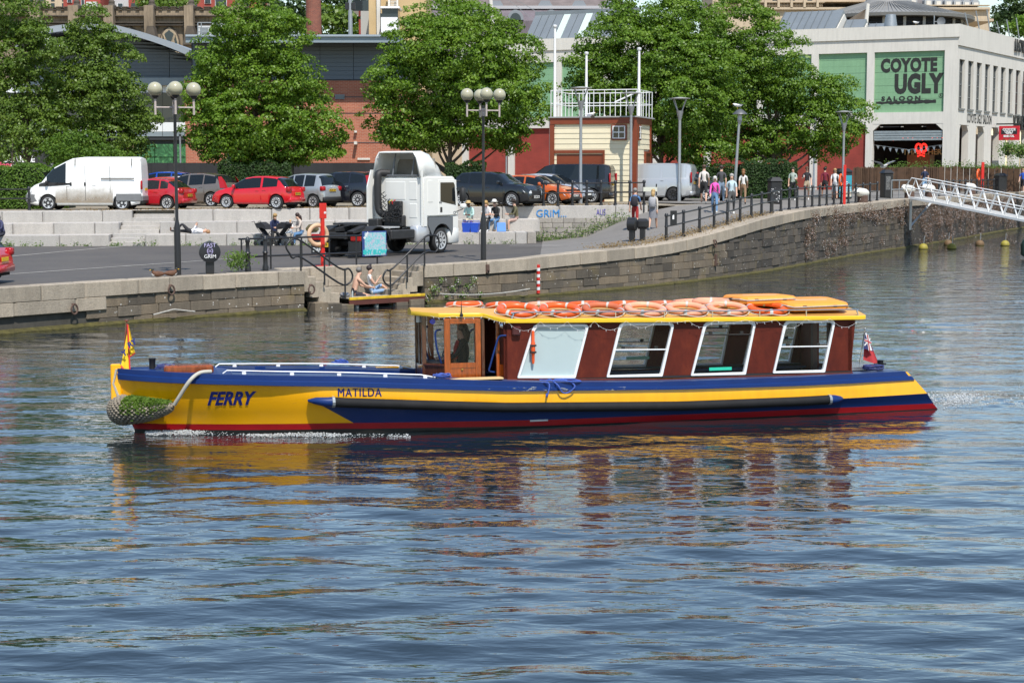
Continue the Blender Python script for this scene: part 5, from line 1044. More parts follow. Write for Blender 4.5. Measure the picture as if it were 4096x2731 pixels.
b = MB(); sp_ = [(.02, 0), (.05, -.02)]
tub = [(u, -(interp(u, bK) + .045), interp(u, zK) + (.04 if u < 3.2 else .0)) for u in np.arange(3.35, 12.75, .2)]
for sg in (-1, 1):
 MB().tube([(x, sg * abs(y), z) for x, y, z in tub], .085, 12).build('rubber_fender_strip', mat('black_rubber', (.012, .012, .013), .75, var=.3, vs=4, spec=.25), BT, smooth=True)
 x, y, z = tub[0]; x2, y2, z2 = tub[-1]; c = MB(); c.tube([(x - .42, sg * (abs(y) - .1), z + .03), (x - .3, sg * (abs(y) - .05), z + .025), (x - .1, sg * (abs(y) - .01), z), (x, sg * abs(y), z)], [.02, .06, .085, .09], 12); c.build('fender_cone', M_BB, BT, smooth=True)
 c = MB(); c.tube([(x2, sg * abs(y2), z2), (x2 + .1, sg * (abs(y2) - .005), z2), (x2 + .24, sg * (abs(y2) - .05), z2), (x2 + .32, sg * (abs(y2) - .09), z2)], [.09, .085, .055, .015], 12); c.build('fender_cone', M_BB, BT, smooth=True)
 for xx in (tub[0], tub[-1]): MB().lathe([(.093, -.025), (.096, -.02), (.096, .02), (.093, .025)], 12, (xx[0], sg * abs(xx[1]), xx[2]), 'x').build('clamp_band', M_STEEL, BT)
# lettering painted on the hull
def hull_text(nm, body, x0, y0, x1, y1, m, w=0, **k):
 me = text_mesh(body, 1., .0, **k); c = np.array([v.co[:] for v in me.vertices]); mn, mx = c.min(0), c.max(0); ua, za = hull_uz(x0, y1); ub_, _ = hull_uz(x1, y1); _, zt_ = hull_uz(x0, y0); _, zt2 = hull_uz(x1, y0); _, zb2 = hull_uz(x1, y1)
 bm = bmesh.new(); nv0 = len(me.vertices)
 for dx in (-w, 0, w) if w else (0,): me.transform(Matrix.Translation((dx if dx != 0 else (w if w else 0), 0, 0))) if w else None; bm.from_mesh(me)
 bmesh.ops.triangulate(bm, faces=bm.faces); bmesh.ops.subdivide_edges(bm, edges=bm.edges, cuts=2)
 for v in bm.verts:
  f = (v.co.x - mn[0]) / (mx[0] - mn[0]); h = (v.co.z - mn[2]) / (mx[2] - mn[2]); u = ua + (ub_ - ua) * f; z = (za + (zb2 - za) * f) * (1 - h) + (zt_ + (zt2 - zt_) * f) * h; p = rake((u, hullv(u, z) + .0085, z)); v.co = (p[0], -p[1], p[2])
 bm.to_mesh(me); bm.free(); me.materials.append(m); return link(nm, me, BT)
M_LET = mat('navy_lettering', (.012, .02, .16), .35)
hull_text('name_lettering', 'FERRY', 829, 1563, 1026, 1617, M_LET, bold=.038, shear=.32, spacing=1.02); hull_text('name_lettering', 'MATILDA', 1353, 1554, 1527, 1586, M_LET, w=.022, bold=0, spacing=1.15)
b = MB(); u0, z0 = hull_uz(2120, 1684); b.bx(u0, u0 + .33, -hullv(u0, .1) - .012, -hullv(u0, .1) + .01, .105, .135); b.build('draught_plate', mat('pale_plate', (.5, .5, .5), .5), BT)
# ---------------- cabin
M_MAR = NT('maroon_varnish'); _p = M_MAR.pos(False); _v = M_MAR.ramp(M_MAR.noise(M_MAR.pos(False, (1, 1, .5)), 3.5, 6, .7), [(.3, (.06, .008, .004)), (.55, (.10, .014, .006)), (.75, (.15, .026, .009))]); M_MAR.col(_v); M_MAR.set(Roughness=.55); M_MAR.p.inputs['Specular IOR Level'].default_value = .25; M_MAR = M_MAR.m
M_WF = mat('white_window_frame', (.72, .73, .74), .4, var=.04); M_CLR = glass('cabin_glass', (.02, .03, .03), .12, .01); M_FROST = mat('frosted_blind', (.40, .49, .50), .25, var=.03, vs=3)
WIN = [((2072, 1508), (2301, 1508), (2358, 1297), (2140, 1297)), ((2429, 1505), (2649, 1501), (2700, 1291), (2484, 1291)), ((2766, 1499), (2982, 1494), (3027, 1286), (2823, 1288)), ((3094, 1489), (3299, 1485), (3345, 1281), (3145, 1283))]
CV = 1.08
WU = [[buz(x, y, CV) for x, y in w] for w in WIN]
ztop = lambda u: interp(u, [(6.4, 1.86), (13.5, 1.755)]); zbot = lambda u: interp(u, zS) - .02
ends = [((6.47, zbot(6.47)), (6.47, ztop(6.47)))] + WU + [((13.17, zbot(13.2)), (13.27, ztop(13.3)))]
WU0 = WU
for sg in (-1, 1):
 WU = WU0 if sg < 0 else [[(u + d_, z) for u, z in w] for w, d_ in zip(WU0, (.45, .45, .42, .28))]; y0, y1 = sg * CV, sg * (CV - .05)
 for i in range(len(WU) + 1):
  L0 = ends[0] if i == 0 else (WU[i - 1][1], WU[i - 1][2]); R0 = ends[-1] if i == len(WU) else (WU[i][0], WU[i][3])
  (ua, za), (uc, zc) = L0; (ub_, zb_), (ud, zd) = R0
  zl, zh = (lambda u: interp(u, [(6.5, .83), (13.2, .795)])), (lambda u: ztop(u) - .055)
  def at(p, q, z): t = (z - p[1]) / (q[1] - p[1]); return p[0] + (q[0] - p[0]) * t
  ul, uh = at((ua, za), (uc, zc), zl(ua)), at((ua, za), (uc, zc), zh(uc)); vl, vh = at((ub_, zb_), (ud, zd), zl(ub_)), at((ub_, zb_), (ud, zd), zh(ud))
  MB().prism([(ul, zl(ua)), (vl, zl(ub_)), (vh, zh(ud)), (uh, zh(uc))], y0, y1).build('cabin_panel', M_MAR, BT)
 MB().prism([(6.47, zbot(6.47)), (13.17, zbot(13.17)), (13.18, .79), (6.47, .828)], sg * (CV + .004), y1).build('cabin_sill', mat('sill_black', (.018, .014, .016), .5), BT); MB().prism([(6.47, ztop(6.5) - .057), (13.26, ztop(13.2) - .057), (13.27, ztop(13.2) + .03), (6.47, ztop(6.5) + .05)], sg * (CV + .003), y1).build('cabin_header', M_MAR, BT)
 MB().tube([(6.5, sg * (CV + .03), zbot(6.5) + .02), (9.5, sg * (CV + .03), zbot(9.5) + .03), (13.2, sg * (CV + .03), zbot(13.2) + .02)], .018, 6).build('cabin_moulding', M_MAR, BT)
 for i, w in enumerate(WU):
  pts = []; rad = .09
  for k in range(4):
   p, a_, c_ = Vector((w[k][0], 0, w[k][1])), Vector((w[k - 1][0], 0, w[k - 1][1])), Vector((w[(k + 1) % 4][0], 0, w[(k + 1) % 4][1])); r_2 = .02 if k < 2 else rad
   e0, e1 = p + (a_ - p).normalized() * r_2, p + (c_ - p).normalized() * r_2
   for t in (0, .25, .5, .75, 1): pts.append(e0.lerp(p, t).lerp(p.lerp(e1, t), t))
  c_ = sum(pts, Vector()) / len(pts); n = len(pts); V = []; inner = .026
  for yy, k in ((-.028, 0), (-.028, 1), (.03, 1), (.03, 0)):
   for p in pts: d = (c_ - p).normalized(); q = p + d * (inner * 1.9 if k else -.012); V.append((q.x, sg * CV + (-yy if sg > 0 else yy), q.z))
  Fc = [(a * n + j, a * n + (j + 1) % n, ((a + 1) % 4) * n + (j + 1) % n, ((a + 1) % 4) * n + j) for a in range(4) for j in range(n)]
  fo = MB().add(V, Fc).build('window_frame', M_WF, BT, smooth=True, angle=30)
  MB().add([(p.x, sg * (CV - .012), p.z) for p in pts], [tuple(range(n))]).build('window_pane', M_FROST if (i == 0 and sg < 0) else M_CLR, BT)
  if i != 0 or sg > 0:
   h = .5 if i != 2 else .76; A, B_, C_, D_ = (Vector((q[0], 0, q[1])) for q in w); l_, r_3 = A.lerp(D_, h), B_.lerp(C_, h); MB().tube([(l_.x + .03, sg * (CV - .0), l_.z), (r_3.x - .03, sg * CV, r_3.z)], .013, 6).build('window_bar', M_WF if i != 2 else M_BK, BT)
   for t in (.2, .8): q = l_.lerp(r_3, t); MB().cb(q.x - .035, q.x + .035, sg * (CV - .05) - .02, sg * (CV - .05) + .02, q.z + .01, q.z + .06, .008).build('window_catch', M_BK, BT)
for (px, py, m_) in (((2555, 1430), 0, mat('dark_green_sticker', (.006, .03, .02), .5)), ((2885, 1473), 0, mat('mint_sticker', (.02, .48, .32), .5))):
 u, z = buz(*px, CV); MB().bx(u - .22, u + .22, -CV - .0, -CV + .006, z - .028, z + .028).build('window_sticker', m_, BT)
# interior
M_IN = mat('cabin_interior', (.03, .02, .018), .6); M_SEAT = mat('dark_seat', (.015, .017, .02), .6)
b = MB(); b.bx(6.6, 13.1, -CV + .08, CV - .08, .02, .05); b.build('cabin_floor', M_IN, BT)
for sg in (-1, 1): MB().cb(6.7, 12.9, sg * .9 - .16, sg * .9 + .16, .05, .5, .03).build('bench', M_SEAT, BT)
b = MB(); b.bx(13.12, 13.2, -CV, -.35, .6, 1.76); b.bx(13.12, 13.2, .35, CV, .6, 1.76); b.build('aft_bulkhead', M_MAR, BT);
for y in (-.35, .35): MB().bx(13.05, 13.14, y - .05, y + .05, .3, 1.78).build('aft_post', mat('brown_post', (.07, .03, .02), .5), BT)
MB().bx(6.46, 6.52, -CV, -.62, .4, 1.9).build('front_bulkhead', M_MAR, BT); MB().bx(6.46, 6.52, .62, CV, .4, 1.9).build('front_bulkhead', M_MAR, BT)
# ---------------- wheelhouse
def wood(name, c):
 s = NT(name); v = s.ramp(s.noise(s.pos(False, (3, 3, .5)), 6, 5, .6, 1.), [(.3, sc(c, .6)), (.55, c), (.75, sc(c, 1.35))]); s.col(v); s.set(Roughness=.25, Coat_Weight=.5); return s.m
M_ORW = wood('orange_varnished_wood', (.31, .062, .005)); M_DKW = wood('dark_varnished_wood', (.075, .022, .01))
WV = .70; u_f = 5.17; fl = .35
for sg in (-1, 1):
 y = sg * WV
 MB().cb(u_f - .03, u_f + .05, sg * .3 - .03, sg * .3 + .03, fl, 1.98, .008).build('corner_post', M_DKW, BT)
 b = MB(); b.add([(u_f, sg * .3, fl), (5.46, y, fl), (5.46, y, 1.08), (u_f, sg * .3, 1.08), (u_f + .03, sg * .27, fl), (5.49, y - sg * .03, fl), (5.49, y - sg * .03, 1.08), (u_f + .03, sg * .27, 1.08)], [(0, 1, 2, 3), (7, 6, 5, 4), (3, 2, 6, 7), (0, 3, 7, 4), (1, 5, 6, 2)]); b.build('lower_panel', M_DKW, BT)
 MB().quad((u_f + .02, sg * .3, 1.08), (5.46, y, 1.08), (5.46, y, 1.93), (u_f + .02, sg * .3, 1.93)).build('side_pane', M_CLR, BT)
 b = MB(); b.tube([(u_f, sg * .31, 1.09), (5.46, y, 1.09)], .025, 6); b.build('pane_sill', M_DKW, BT)
 # the panelled door with its pane
 d0, d1, zt_, zb_ = 5.46, 6.13, 1.93, .45; b = MB(); b.cb(d0, d0 + .11, y - .025, y + .025, zb_, zt_, .006); b.cb(d1 - .1, d1, y - .025, y + .025, zb_, zt_, .006); b.bx(d0 + .11, d1 - .1, y - .022, y + .022, zt_ - .1, zt_ - .002); b.bx(d0 + .11, d1 - .1, y - .022, y + .022, 1.04, 1.13); b.bx(d0 + .11, d1 - .1, y - .023, y + .023, .86, .96); b.bx(d0 + .11, d1 - .1, y - .012, y + .012, .96, 1.04); b.build('door', M_ORW, BT)
 for k in range(7): MB().cb(d0 + .115 + k * .066, d0 + .177 + k * .066, y - .016, y + .016, .45, .858, .005).build('door_plank', M_ORW, BT)
 MB().bx(d0 + .11, d1 - .1, y - .006, y + .006, 1.13, zt_ - .1).build('door_pane', M_CLR, BT); MB().cb(d0 + .3, d0 + .34, y + sg * .03 - .01, y + sg * .03 + .01, 1.0, 1.03, .004).build('door_latch', mat('brass', (.5, .3, .08), .3, .9), BT); MB().bx(d0 - .01, d0 + .1, y + sg * .026 - .006, y + sg * .026 + .006, .895, .92).build('door_hinge', mat('brass'), BT)
 MB().cb(6.14, 6.2, y - .03, y + .03, .4, 1.96, .008).build('door_jamb', M_DKW, BT)
 MB().cb(6.38, 6.44, sg * .83 - .03, sg * .83 + .03, .45, 1.92, .008).build('quarter_post', M_ORW, BT); MB().quad((6.42, sg * .83, .45), (6.47, sg * CV, .45), (6.47, sg * CV, 1.1), (6.42, sg * .83, 1.1)).build('quarter_panel', M_ORW, BT); MB().quad((6.42, sg * .83, 1.1), (6.47, sg * CV, 1.1), (6.47, sg * CV, 1.85), (6.42, sg * .83, 1.85)).build('quarter_pane', M_CLR, BT)
 hr = MB(); hr.tube(smooth_pts([(6.5, sg * (CV + .02), 1.62), (6.38, sg * 1.06, 1.6), (6.32, sg * 1.06, 1.45), (6.22, sg * 1.04, 1.1), (6.2, sg * 1.03, 1.0), (6.3, sg * 1.0, .97)], 4), .017, 8); hr.build('grab_rail', M_BB, BT, smooth=True)
 MB().tube(smooth_pts([(5.44, sg * (WV - .15), 1.72), (5.34, sg * (WV - .15), 1.68), (5.36, sg * (WV - .15), 1.4), (5.44, sg * (WV - .15), 1.12)], 4), .017, 8).build('grab_rail', M_BB, BT, smooth=True)
b = MB(); b.bx(u_f - .02, u_f + .03, -.3, .3, fl, 1.08); b.build('front_panel', M_DKW, BT); MB().bx(u_f, u_f + .01, -.28, .28, 1.08, 1.95).build('windscreen', M_CLR, BT); MB().bx(u_f - .02, u_f + .03, -.03, .03, 1.08, 1.95).build('windscreen_post', M_DKW, BT)
b = MB(); b.bx(5.3, 5.55, -.45, .45, .9, 1.12); b.build('helm_console', M_IN, BT); wl = MB(); wl.tube([(5.62 + .03 * math.sin(t), .24 * math.cos(t), 1.12 + .22 * math.sin(t)) for t in np.linspace(0, 2 * math.pi, 20, endpoint=False)], .014, 6, closed=True); wl.cyl((5.6, 0, 1.12), (5.63, -.2, 1.2), .01); wl.cyl((5.6, 0, 1.12), (5.63, .2, 1.2), .01); wl.cyl((5.6, 0, 1.12), (5.6, 0, .9), .01); wl.build('steering_wheel', M_STEEL, BT, smooth=True); MB().bx(5.2, 6.5, -.68, .68, .33, .36).build('wheelhouse_floor', M_IN, BT)
b = MB(); b.tube([(5.22, -.3, 1.6), (5.28, -.42, 1.25)], .012, 5); b.build('wiper', M_BK, BT); MB().lathe([(.0, -.02), (.05, -.02), (.05, .02), (0, .03)], 12, (5.3, -.5, 1.87), 'y').build('blue_lamp', mat('blue_lens', (.02, .04, .5), .2), BT); b = MB(); b.cyl((5.13, -.12, 1.84), (5.13, -.12, 1.96), .05, n=12); b.build('mast_lamp', mat('lamp_glass', (.55, .55, .5), .2), BT)
b = MB(); b.lathe([(.0, 0), (.03, .01), (.03, .05), (.012, .07), (.005, .28), (0, .29)], 8, (5.77, -.76, 1.95)); b.build('aerial', M_BK, BT); MB().lathe([(0, -.05), (.03, -.045), (.055, 0), (0, .01)], 12, (6.42, -1.12, 1.80), 'x').build('search_lamp', mat('chrome', (.6, .6, .6), .15, 1.), BT, smooth=True)
b = MB(); b.cb(6.6, 6.76, -CV - .09, -CV, 1.62, 1.78, .02); b.build('navigation_lamp', mat('dark_red_lens', (.06, .008, .01), .3), BT)
b = MB(); b.lathe([(.02, -.16), (.028, -.1), (.028, .0), (.04, .02), (.042, .2), (.03, .24), (.028, .42), (.0, .43)], 10, (6.98, -CV - .06, 1.27)); b.build('float_lamp', mat('float_orange', (.75, .10, .02), .4), BT, smooth=True); b = MB(); b.cb(6.93, 7.03, -CV - .11, -CV, 1.3, 1.33, .004); b.cb(6.93, 7.03, -CV - .11, -CV, 1.42, 1.45, .004); b.build('float_bracket', M_BK, BT)
# ---------------- roof
M_RY = mat('roof_edge_yellow', (.72, .46, .01), .3, var=.08, vs=2, coat=.4, world=False); M_RT = mat('worn_roof_tan', (.60, .33, .08), .5, var=.15, vs=1.8, world=False)
RO = [(4.98, .16, 2.0, .06), (5.02, .26, 2.0, .06), (5.36, .74, 1.975, .07), (6.08, .74, 1.965, .08), (6.16, .76, 1.96, .09), (6.42, 1.10, 1.88, .13), (6.48, 1.17, 1.868, .14), (7.5, 1.18, 1.85, .145), (10, 1.18, 1.81, .15), (13.3, 1.18, 1.775, .15), (13.44, 1.15, 1.78, .14), (13.48, 1.08, 1.785, .13)]
def roof_z(u, v):
 w = interp(u, [(r[0], r[1]) for r in RO]); return interp(u, [(r[0], r[2]) for r in RO]) + .045 + interp(u, [(r[0], r[3]) for r in RO]) * (1 - min(1, abs(v) / w) ** 2)
top = MB(); lip = MB(); nv = 10; RS = []
for i in range(len(RO) - 1):
 for k in range(4 if i > 5 else 1): t = k / (4 if i > 5 else 1); RS.append(tuple(RO[i][j] + (RO[i + 1][j] - RO[i][j]) * t for j in range(4)))
RS.append(RO[-1])
for a, c in zip(RS, RS[1:]):
 for k in range(nv):
  q = []
  for (r, kk) in ((a, k), (c, k), (c, k + 1), (a, k + 1)): s_ = -1 + 2 * kk / nv; q.append((r[0], s_ * r[1] * .985, r[2] + .045 + r[3] * (1 - s_ * s_)))
  top.quad(*q); lip.quad(*[(x, y, z - .07) for x, y, z in q][::-1])
 for sg in (-1, 1):
  ring = lambda r: [(r[0], sg * r[1] * .985, r[2] + .046), (r[0], sg * r[1] * 1.0, r[2] + .03), (r[0], sg * r[1] * 1.0, r[2] - .02), (r[0], sg * r[1] * .97, r[2] - .03)]
  A, B_ = ring(a), ring(c)
  for k in range(3): lip.add([A[k], B_[k], B_[k + 1], A[k + 1]], [(0, 1, 2, 3)])
for r in (RS[0], RS[-1]):
 for k in range(nv): s0, s1 = -1 + 2 * k / nv, -1 + 2 * (k + 1) / nv; lip.add([(r[0], s0 * r[1], r[2] + .045 + r[3] * (1 - s0 * s0)), (r[0], s1 * r[1], r[2] + .045 + r[3] * (1 - s1 * s1)), (r[0], s1 * r[1], r[2] - .03), (r[0], s0 * r[1], r[2] - .03)], [(0, 1, 2, 3)])
top.build('roof_top', M_RT, BT, smooth=True); lip.build('roof_edge', M_RY, BT, smooth=True, angle=30)
for sg in (-1, 1):
 M_CHR = mat('chrome', (.6, .6, .6), .15, 1.); rz = lambda u: roof_z(u, 1.12)
 MB().tube(smooth_pts([(6.6, sg * 1.12, rz(6.6) - .01), (6.64, sg * 1.12, rz(6.6) + .07), (6.8, sg * 1.12, rz(6.8) + .105), (9, sg * 1.12, rz(9) + .105), (11, sg * 1.12, rz(11) + .105), (13.1, sg * 1.12, rz(13.1) + .105), (13.27, sg * 1.12, rz(13.2) + .07), (13.3, sg * 1.12, rz(13.2) - .01)], 5), .014, 8).build('roof_rail', M_CHR, BT, smooth=True)
 for u in np.arange(7.6, 13, .93): MB().cyl((u, sg * 1.12, rz(u) - .01), (u, sg * 1.12, rz(u) + .1), .012, .012, 8).build('rail_stanchion', M_CHR, BT)
# ---------------- deck fittings
wt = mat('white_tube')
for sg in (-1, 1):
 f = lambda u: (u, (-1 if sg < 0 else FSD) * (interp(u, bS) - .28), interp(u, zS) + .055)
 b = MB(); b.tube([(1.55, (-1 if sg < 0 else FSD) * (interp(1.55, bS) - .28), interp(1.55, zS) + .0)] + [f(u) for u in np.arange(1.62, 5.2, .3)] + [(5.28, f(5.2)[1], f(5.2)[2] - .06)], .012, 8); b.build('deck_rail', wt, BT, smooth=True)
 for u in (1.9, 2.7, 3.5, 4.3, 5.0): p = f(u); MB().cb(p[0] - .035, p[0] + .035, p[1] - .02, p[1] + .02, p[2] - .07, p[2] - .02, .005).build('rail_foot', wt, BT)
u, z = buz(752, 1478, .25); MB().cb(u - .42, u + .42, -.55, -.1, z - .02, z + .13, .03).build('deck_box', wood('red_brown_wood', (.24, .055, .012)), BT); u, z = buz(612, 1455, .1); b = MB(); b.lathe([(.055, 0), (.055, .16), (.065, .17), (.065, .19), (0, .195)], 10, (u, .1, 1.12)); b.build('bollard', M_BK, BT, smooth=True)
MB().cb(5.2, 6.4, -1.28, -1.02, .86, .895, .008).build('boarding_step', mat('pale_ply', (.6, .42, .2), .6), BT); MB().cb(4.55, 5.2, 1.0, 1.2, .9, .96, .01).build('far_coaming', M_BY, BT)
b = MB(); b.prism([(13.3, -.75), (14.05, -.6), (14.05, .75), (13.3, .9)], .76, .82, 'z'); b.build('engine_hatch', mat('steel_hatch', (.5, .5, .5), .25, .8), BT); b = MB(); b.lathe([(.06, 0), (.06, .17), (.07, .18), (0, .185)], 10, (14.02, -.62, .755)); b.cyl((13.9, -.62, .86), (14.14, -.62, .86), .02); b.build('stern_bollard', M_BK, BT, smooth=True)
def rope_coil(name, c, r, m, n=4, seed=0, flat=.5):
 g = random.Random(seed); P = []
 for i in range(n * 12): t = i / 12 * 2 * math.pi; rr = r * (.6 + .5 * g.random() * .5 + .25 * math.sin(t * .37 + seed)); P.append((c[0] + rr * math.cos(t) * 1.3, c[1] + rr * math.sin(t) * flat * 1.6, c[2] + .012 + .018 * (i // 12) + g.uniform(0, .02)))
 return MB().tube(smooth_pts(P, 2), .012, 5).build(name, m, None, smooth=True)
def on_boat(o, label, cat, group=None):
 o.location = B0 + Matrix.Rotation(BA, 3, 'Z') @ Vector(o.location); o.rotation_euler = (0, 0, BA); tag(o, label, cat, group); return o
M_ROPE_B = mat('blue_rope', (.05, .10, .38), .8, var=.4, vs=30, world=False); M_ROPE_N = mat('navy_rope', (.04, .05, .16), .8, var=.4, vs=30, world=False); M_ROPE_G = mat('grey_rope', (.40, .38, .34), .9, var=.3, vs=20, world=False)
on_boat(rope_coil('rope_coil', (.62, -.2, 1.13), .13, M_ROPE_N, 4, 1), 'purple-blue rope coil on the bow deck by the flag', 'rope'); on_boat(rope_coil('rope_coil', (5.3, -1.24, .91), .12, M_ROPE_B, 4, 2), 'bright blue rope tangled over the white rail end', 'rope'); on_boat(rope_coil('rope_coil', (13.75, -.85, .765), .17, M_ROPE_N, 5, 3), 'navy rope coiled round the stern bollard', 'rope'); on_boat(rope_coil('rope_coil', (3.9, 1.2, 1.02), .12, M_ROPE_B, 4, 4), 'blue rope lying on the far gunwale', 'rope')
b = MB(); b.tube(smooth_pts([(7.0, -1.45, .80), (7.15, -1.56, .78), (7.1, -1.565, .55), (7.2, -1.3, .83), (7.3, -1.56, .76), (7.38, -1.57, .63), (7.5, -1.565, .62), (7.62, -1.565, .73), (7.5, -1.4, .82), (7.3, -1.35, .83), (7.6, -1.3, .83), (7.75, -1.5, .80), (7.4, -1.5, .82), (7.05, -1.3, .83)], 6), .013, 6); on_boat(b.build('mooring_rope', M_ROPE_B, None, smooth=True), 'blue mooring rope looped over the gunwale below the blind window', 'rope')
# ---------------- rope bow fender with moss
F_ = thing('bow_fender', 'knotted rope bow fender overgrown with green moss', 'fender', B0, BA); g = np.random.default_rng(9)
path = smooth_pts([(.55, .62, .50), (.25, .50, .46), (-.06, .18, .44), (-.1, 0, .44), (-.04, -.2, .44), (.32, -.54, .47), (.68, -.84, .54)], 10); N_ = len(path); b = MB(); rad = [.015 + .235 * math.sin(math.pi * i / (N_ - 1)) ** .62 for i in range(N_)]; b.tube(path, rad, 16); fm = mat('fender_rope_core', (.14, .115, .09), .95, var=.4, vs=14, world=False); b.build('fender_core', fm, F_, smooth=True)
kn = MB()
for i in range(N_):
 p = path[i]; d = (path[min(i + 1, N_ - 1)] - path[max(i - 1, 0)]).normalized(); u_ = d.orthogonal().normalized(); w_ = d.cross(u_)
 for k in range(18):
  t = 2 * math.pi * (k + .5 * (i % 2)) / 18; q = p + (u_ * math.cos(t) + w_ * math.sin(t)) * rad[i] * 1.0; kn.ball(q, .032, 6, 4, 1.2, 1.2, .9)
o = kn.build('rope_knots', mat('fender_rope', (.21, .18, .14), .95, var=.5, vs=9, world=False), F_, smooth=True); o['kind'] = 'stuff'
P = []
for i in range(2600):
 t = g.integers(int(N_ * .70), int(N_ * .97)); p = path[t]; an = g.normal(.2, .75); d = (path[min(t + 1, N_ - 1)] - path[t - 1]).normalized(); sd_ = Vector((d.y, -d.x, 0)); P.append(p + (Vector((0, 0, 1)) * math.cos(an) - sd_ * math.sin(an) * -1) * (rad[t] + .015 + .02 * g.random()) + d * g.normal(0, .02))
P = np.array([tuple(p) for p in P]); NN = g.normal(size=P.shape) + np.array([0, -.5, 1]); NN /= np.linalg.norm(NN, axis=1, keepdims=True); o = link('moss', leaves_mesh('moss', P, NN, .05, leaf_mat('moss_green', (.06, .11, .015), (.11, .19, .025), (.19, .28, .05), .8), g), F_); o['kind'] = 'stuff'
for sg in (-1, 1): MB().tube([(-.16, sg * .1, .62), (-.26, sg * .08, .9), (-.2, sg * .1, 1.15)], .022, 6).build('hanging_rope', M_ROPE_G, F_)
b = MB(); b.tube(smooth_pts([(1.35, -.86, 1.12), (1.15, -.96, 1.11), (.98, -1.08, 1.0), (.82, -.99, .75), (.72, -.9, .58)], 5), [.035] * 21, 8); b.build('hose_sleeve', mat('grey_hose', (.42, .40, .34), .7, var=.1), F_, smooth=True)
# ---------------- flags
def cloth(name, P, m, parent, nu=10): pass
def wav(a, b_, c, d, n=12, amp=.03, seed=0):
 "wavy quad patch a-b (top) to d-c (bottom)"
 V = []; Fs = []
 for i in range(n + 1):
  for j in range(n + 1):
   s_, t = i / n, j / n; p = Vector(a).lerp(Vector(b_), s_).lerp(Vector(d).lerp(Vector(c), s_), t); p.y += amp * math.sin(s_ * 9 + seed) * (1 - .3 * t); V.append(p)
 for i in range(n):
  for j in range(n): Fs.append((i * (n + 1) + j, i * (n + 1) + j + 1, (i + 1) * (n + 1) + j + 1, (i + 1) * (n + 1) + j))
 return V, Fs
FL = thing('bow_flag', 'yellow pennant with red border and blue lettering on the ferry bow', 'flag', B0, BA)
u0, z0 = buz(490, 1470, 0); u1, z1 = buz(507, 1276, 0); b = MB(); b.cyl((u0, 0, z0 - .05), (u1, 0, z1), .02, .014, 8); b.lathe([(.01, 0), (.035, .01), (.035, .035), (.0, .04)], 8, (u1, 0, z1)); b.build('staff', wood('staff_wood', (.16, .03, .015)), FL, smooth=True)
yl, rd = mat('flag_yellow', (.80, .55, .02), .8), mat('flag_red', (.62, .02, .03), .8)
q = lambda x, y, v: (buz(x, y, v)[0], -v, buz(x, y, v)[1])
V, Fs = wav(q(514, 1290, .03), q(516, 1292, .05), q(520, 1500, .12), q(484, 1452, .05), 10, .015); MB().add(V, Fs).build('flag_fold', yl, FL, smooth=True)
V, Fs = wav(q(512, 1288, .06), q(516, 1290, .1), q(541, 1404, .16), q(515, 1420, .08), 10, .015, 2); MB().add(V, Fs).build('flag_fly', yl, FL, smooth=True)
for a_, c_ in (((511, 1287, .1), (521, 1502, .16)), ((484, 1452, .07), (522, 1502, .16)), ((516, 1420, .11), (541, 1402, .18))):
 A, B_ = Vector(q(*a_)), Vector(q(*c_)); d = (B_ - A).normalized(); w_ = Vector((d.z, 0, -d.x)) * .011; MB().add([A - w_, B_ - w_, B_ + w_, A + w_, A - w_ + Vector((0, .01, 0)), B_ - w_ + Vector((0, .01, 0)), B_ + w_ + Vector((0, .01, 0)), A + w_ + Vector((0, .01, 0))], [(0, 1, 2, 3), (7, 6, 5, 4), (0, 4, 5, 1), (2, 6, 7, 3)]).build('flag_border', rd, FL)
for bd, px, py in (('RY', 527, 1366), ('Y', 496, 1404)): me = text_mesh(bd, .13, .004, bold=.006, shear=.2); me.materials.append(M_LET); p = q(px, py, .22 if bd == 'RY' else .14); link('flag_lettering', me, FL, p, (0, R(-35), 0))
ST = thing('stern_ensign', 'faded red ensign with union canton hanging at the ferry stern', 'flag', B0, BA)
u0, z0 = buz(3442, 1436, -.1); u1, z1 = buz(3465, 1307, -.1); b = MB(); b.cyl((u0, .1, z0 - .03), (u1, .1, z1), .016, .014, 8); b.ball((u1, .1, z1 + .01), .024, 8, 6); b.build('staff', mat('chrome'), ST, smooth=True)
qs = lambda x, y, v: (buz(x, y, v)[0], -v, buz(x, y, v)[1])
V, Fs = wav(qs(3466, 1316, -.06), qs(3470, 1320, -.05), qs(3522, 1452, .02), qs(3456, 1428, -.04), 12, .02); MB().add(V, Fs).build('red_cloth', mat('ensign_red', (.42, .035, .04), .85), ST, smooth=True)
cn = lambda x, y: qs(x, y, .06)
MB().add([cn(3466, 1318), cn(3471, 1320), cn(3497, 1396), cn(3458, 1384)], [(0, 1, 2, 3)]).build('canton', mat('canton_blue', (.03, .035, .13), .85), ST)
def band(a_, c_, w, m, off): A, B_ = Vector(cn(*a_)), Vector(cn(*c_)); d = (B_ - A).normalized(); n_ = Vector((d.z, 0, -d.x)) * w / 2; o_ = Vector((0, -off, 0)); MB().add([A - n_ + o_, B_ - n_ + o_, B_ + n_ + o_, A + n_ + o_], [(0, 1, 2, 3)]).build('canton_stripe', m, ST)
for a_, c_, w, m, off in (((3468, 1322), (3490, 1392), .03, mat('flag_white', (.7, .7, .7), .85), .004), ((3462, 1372), (3486, 1344), .028, mat('flag_white'), .005), ((3474, 1330), (3482, 1392), .045, mat('flag_white'), .006), ((3462, 1350), (3489, 1362), .05, mat('flag_white'), .007), ((3474, 1330), (3482, 1392), .022, mat('ensign_red'), .009), ((3462, 1350), (3489, 1362), .026, mat('ensign_red'), .010)): band(a_, c_, w, m, off)
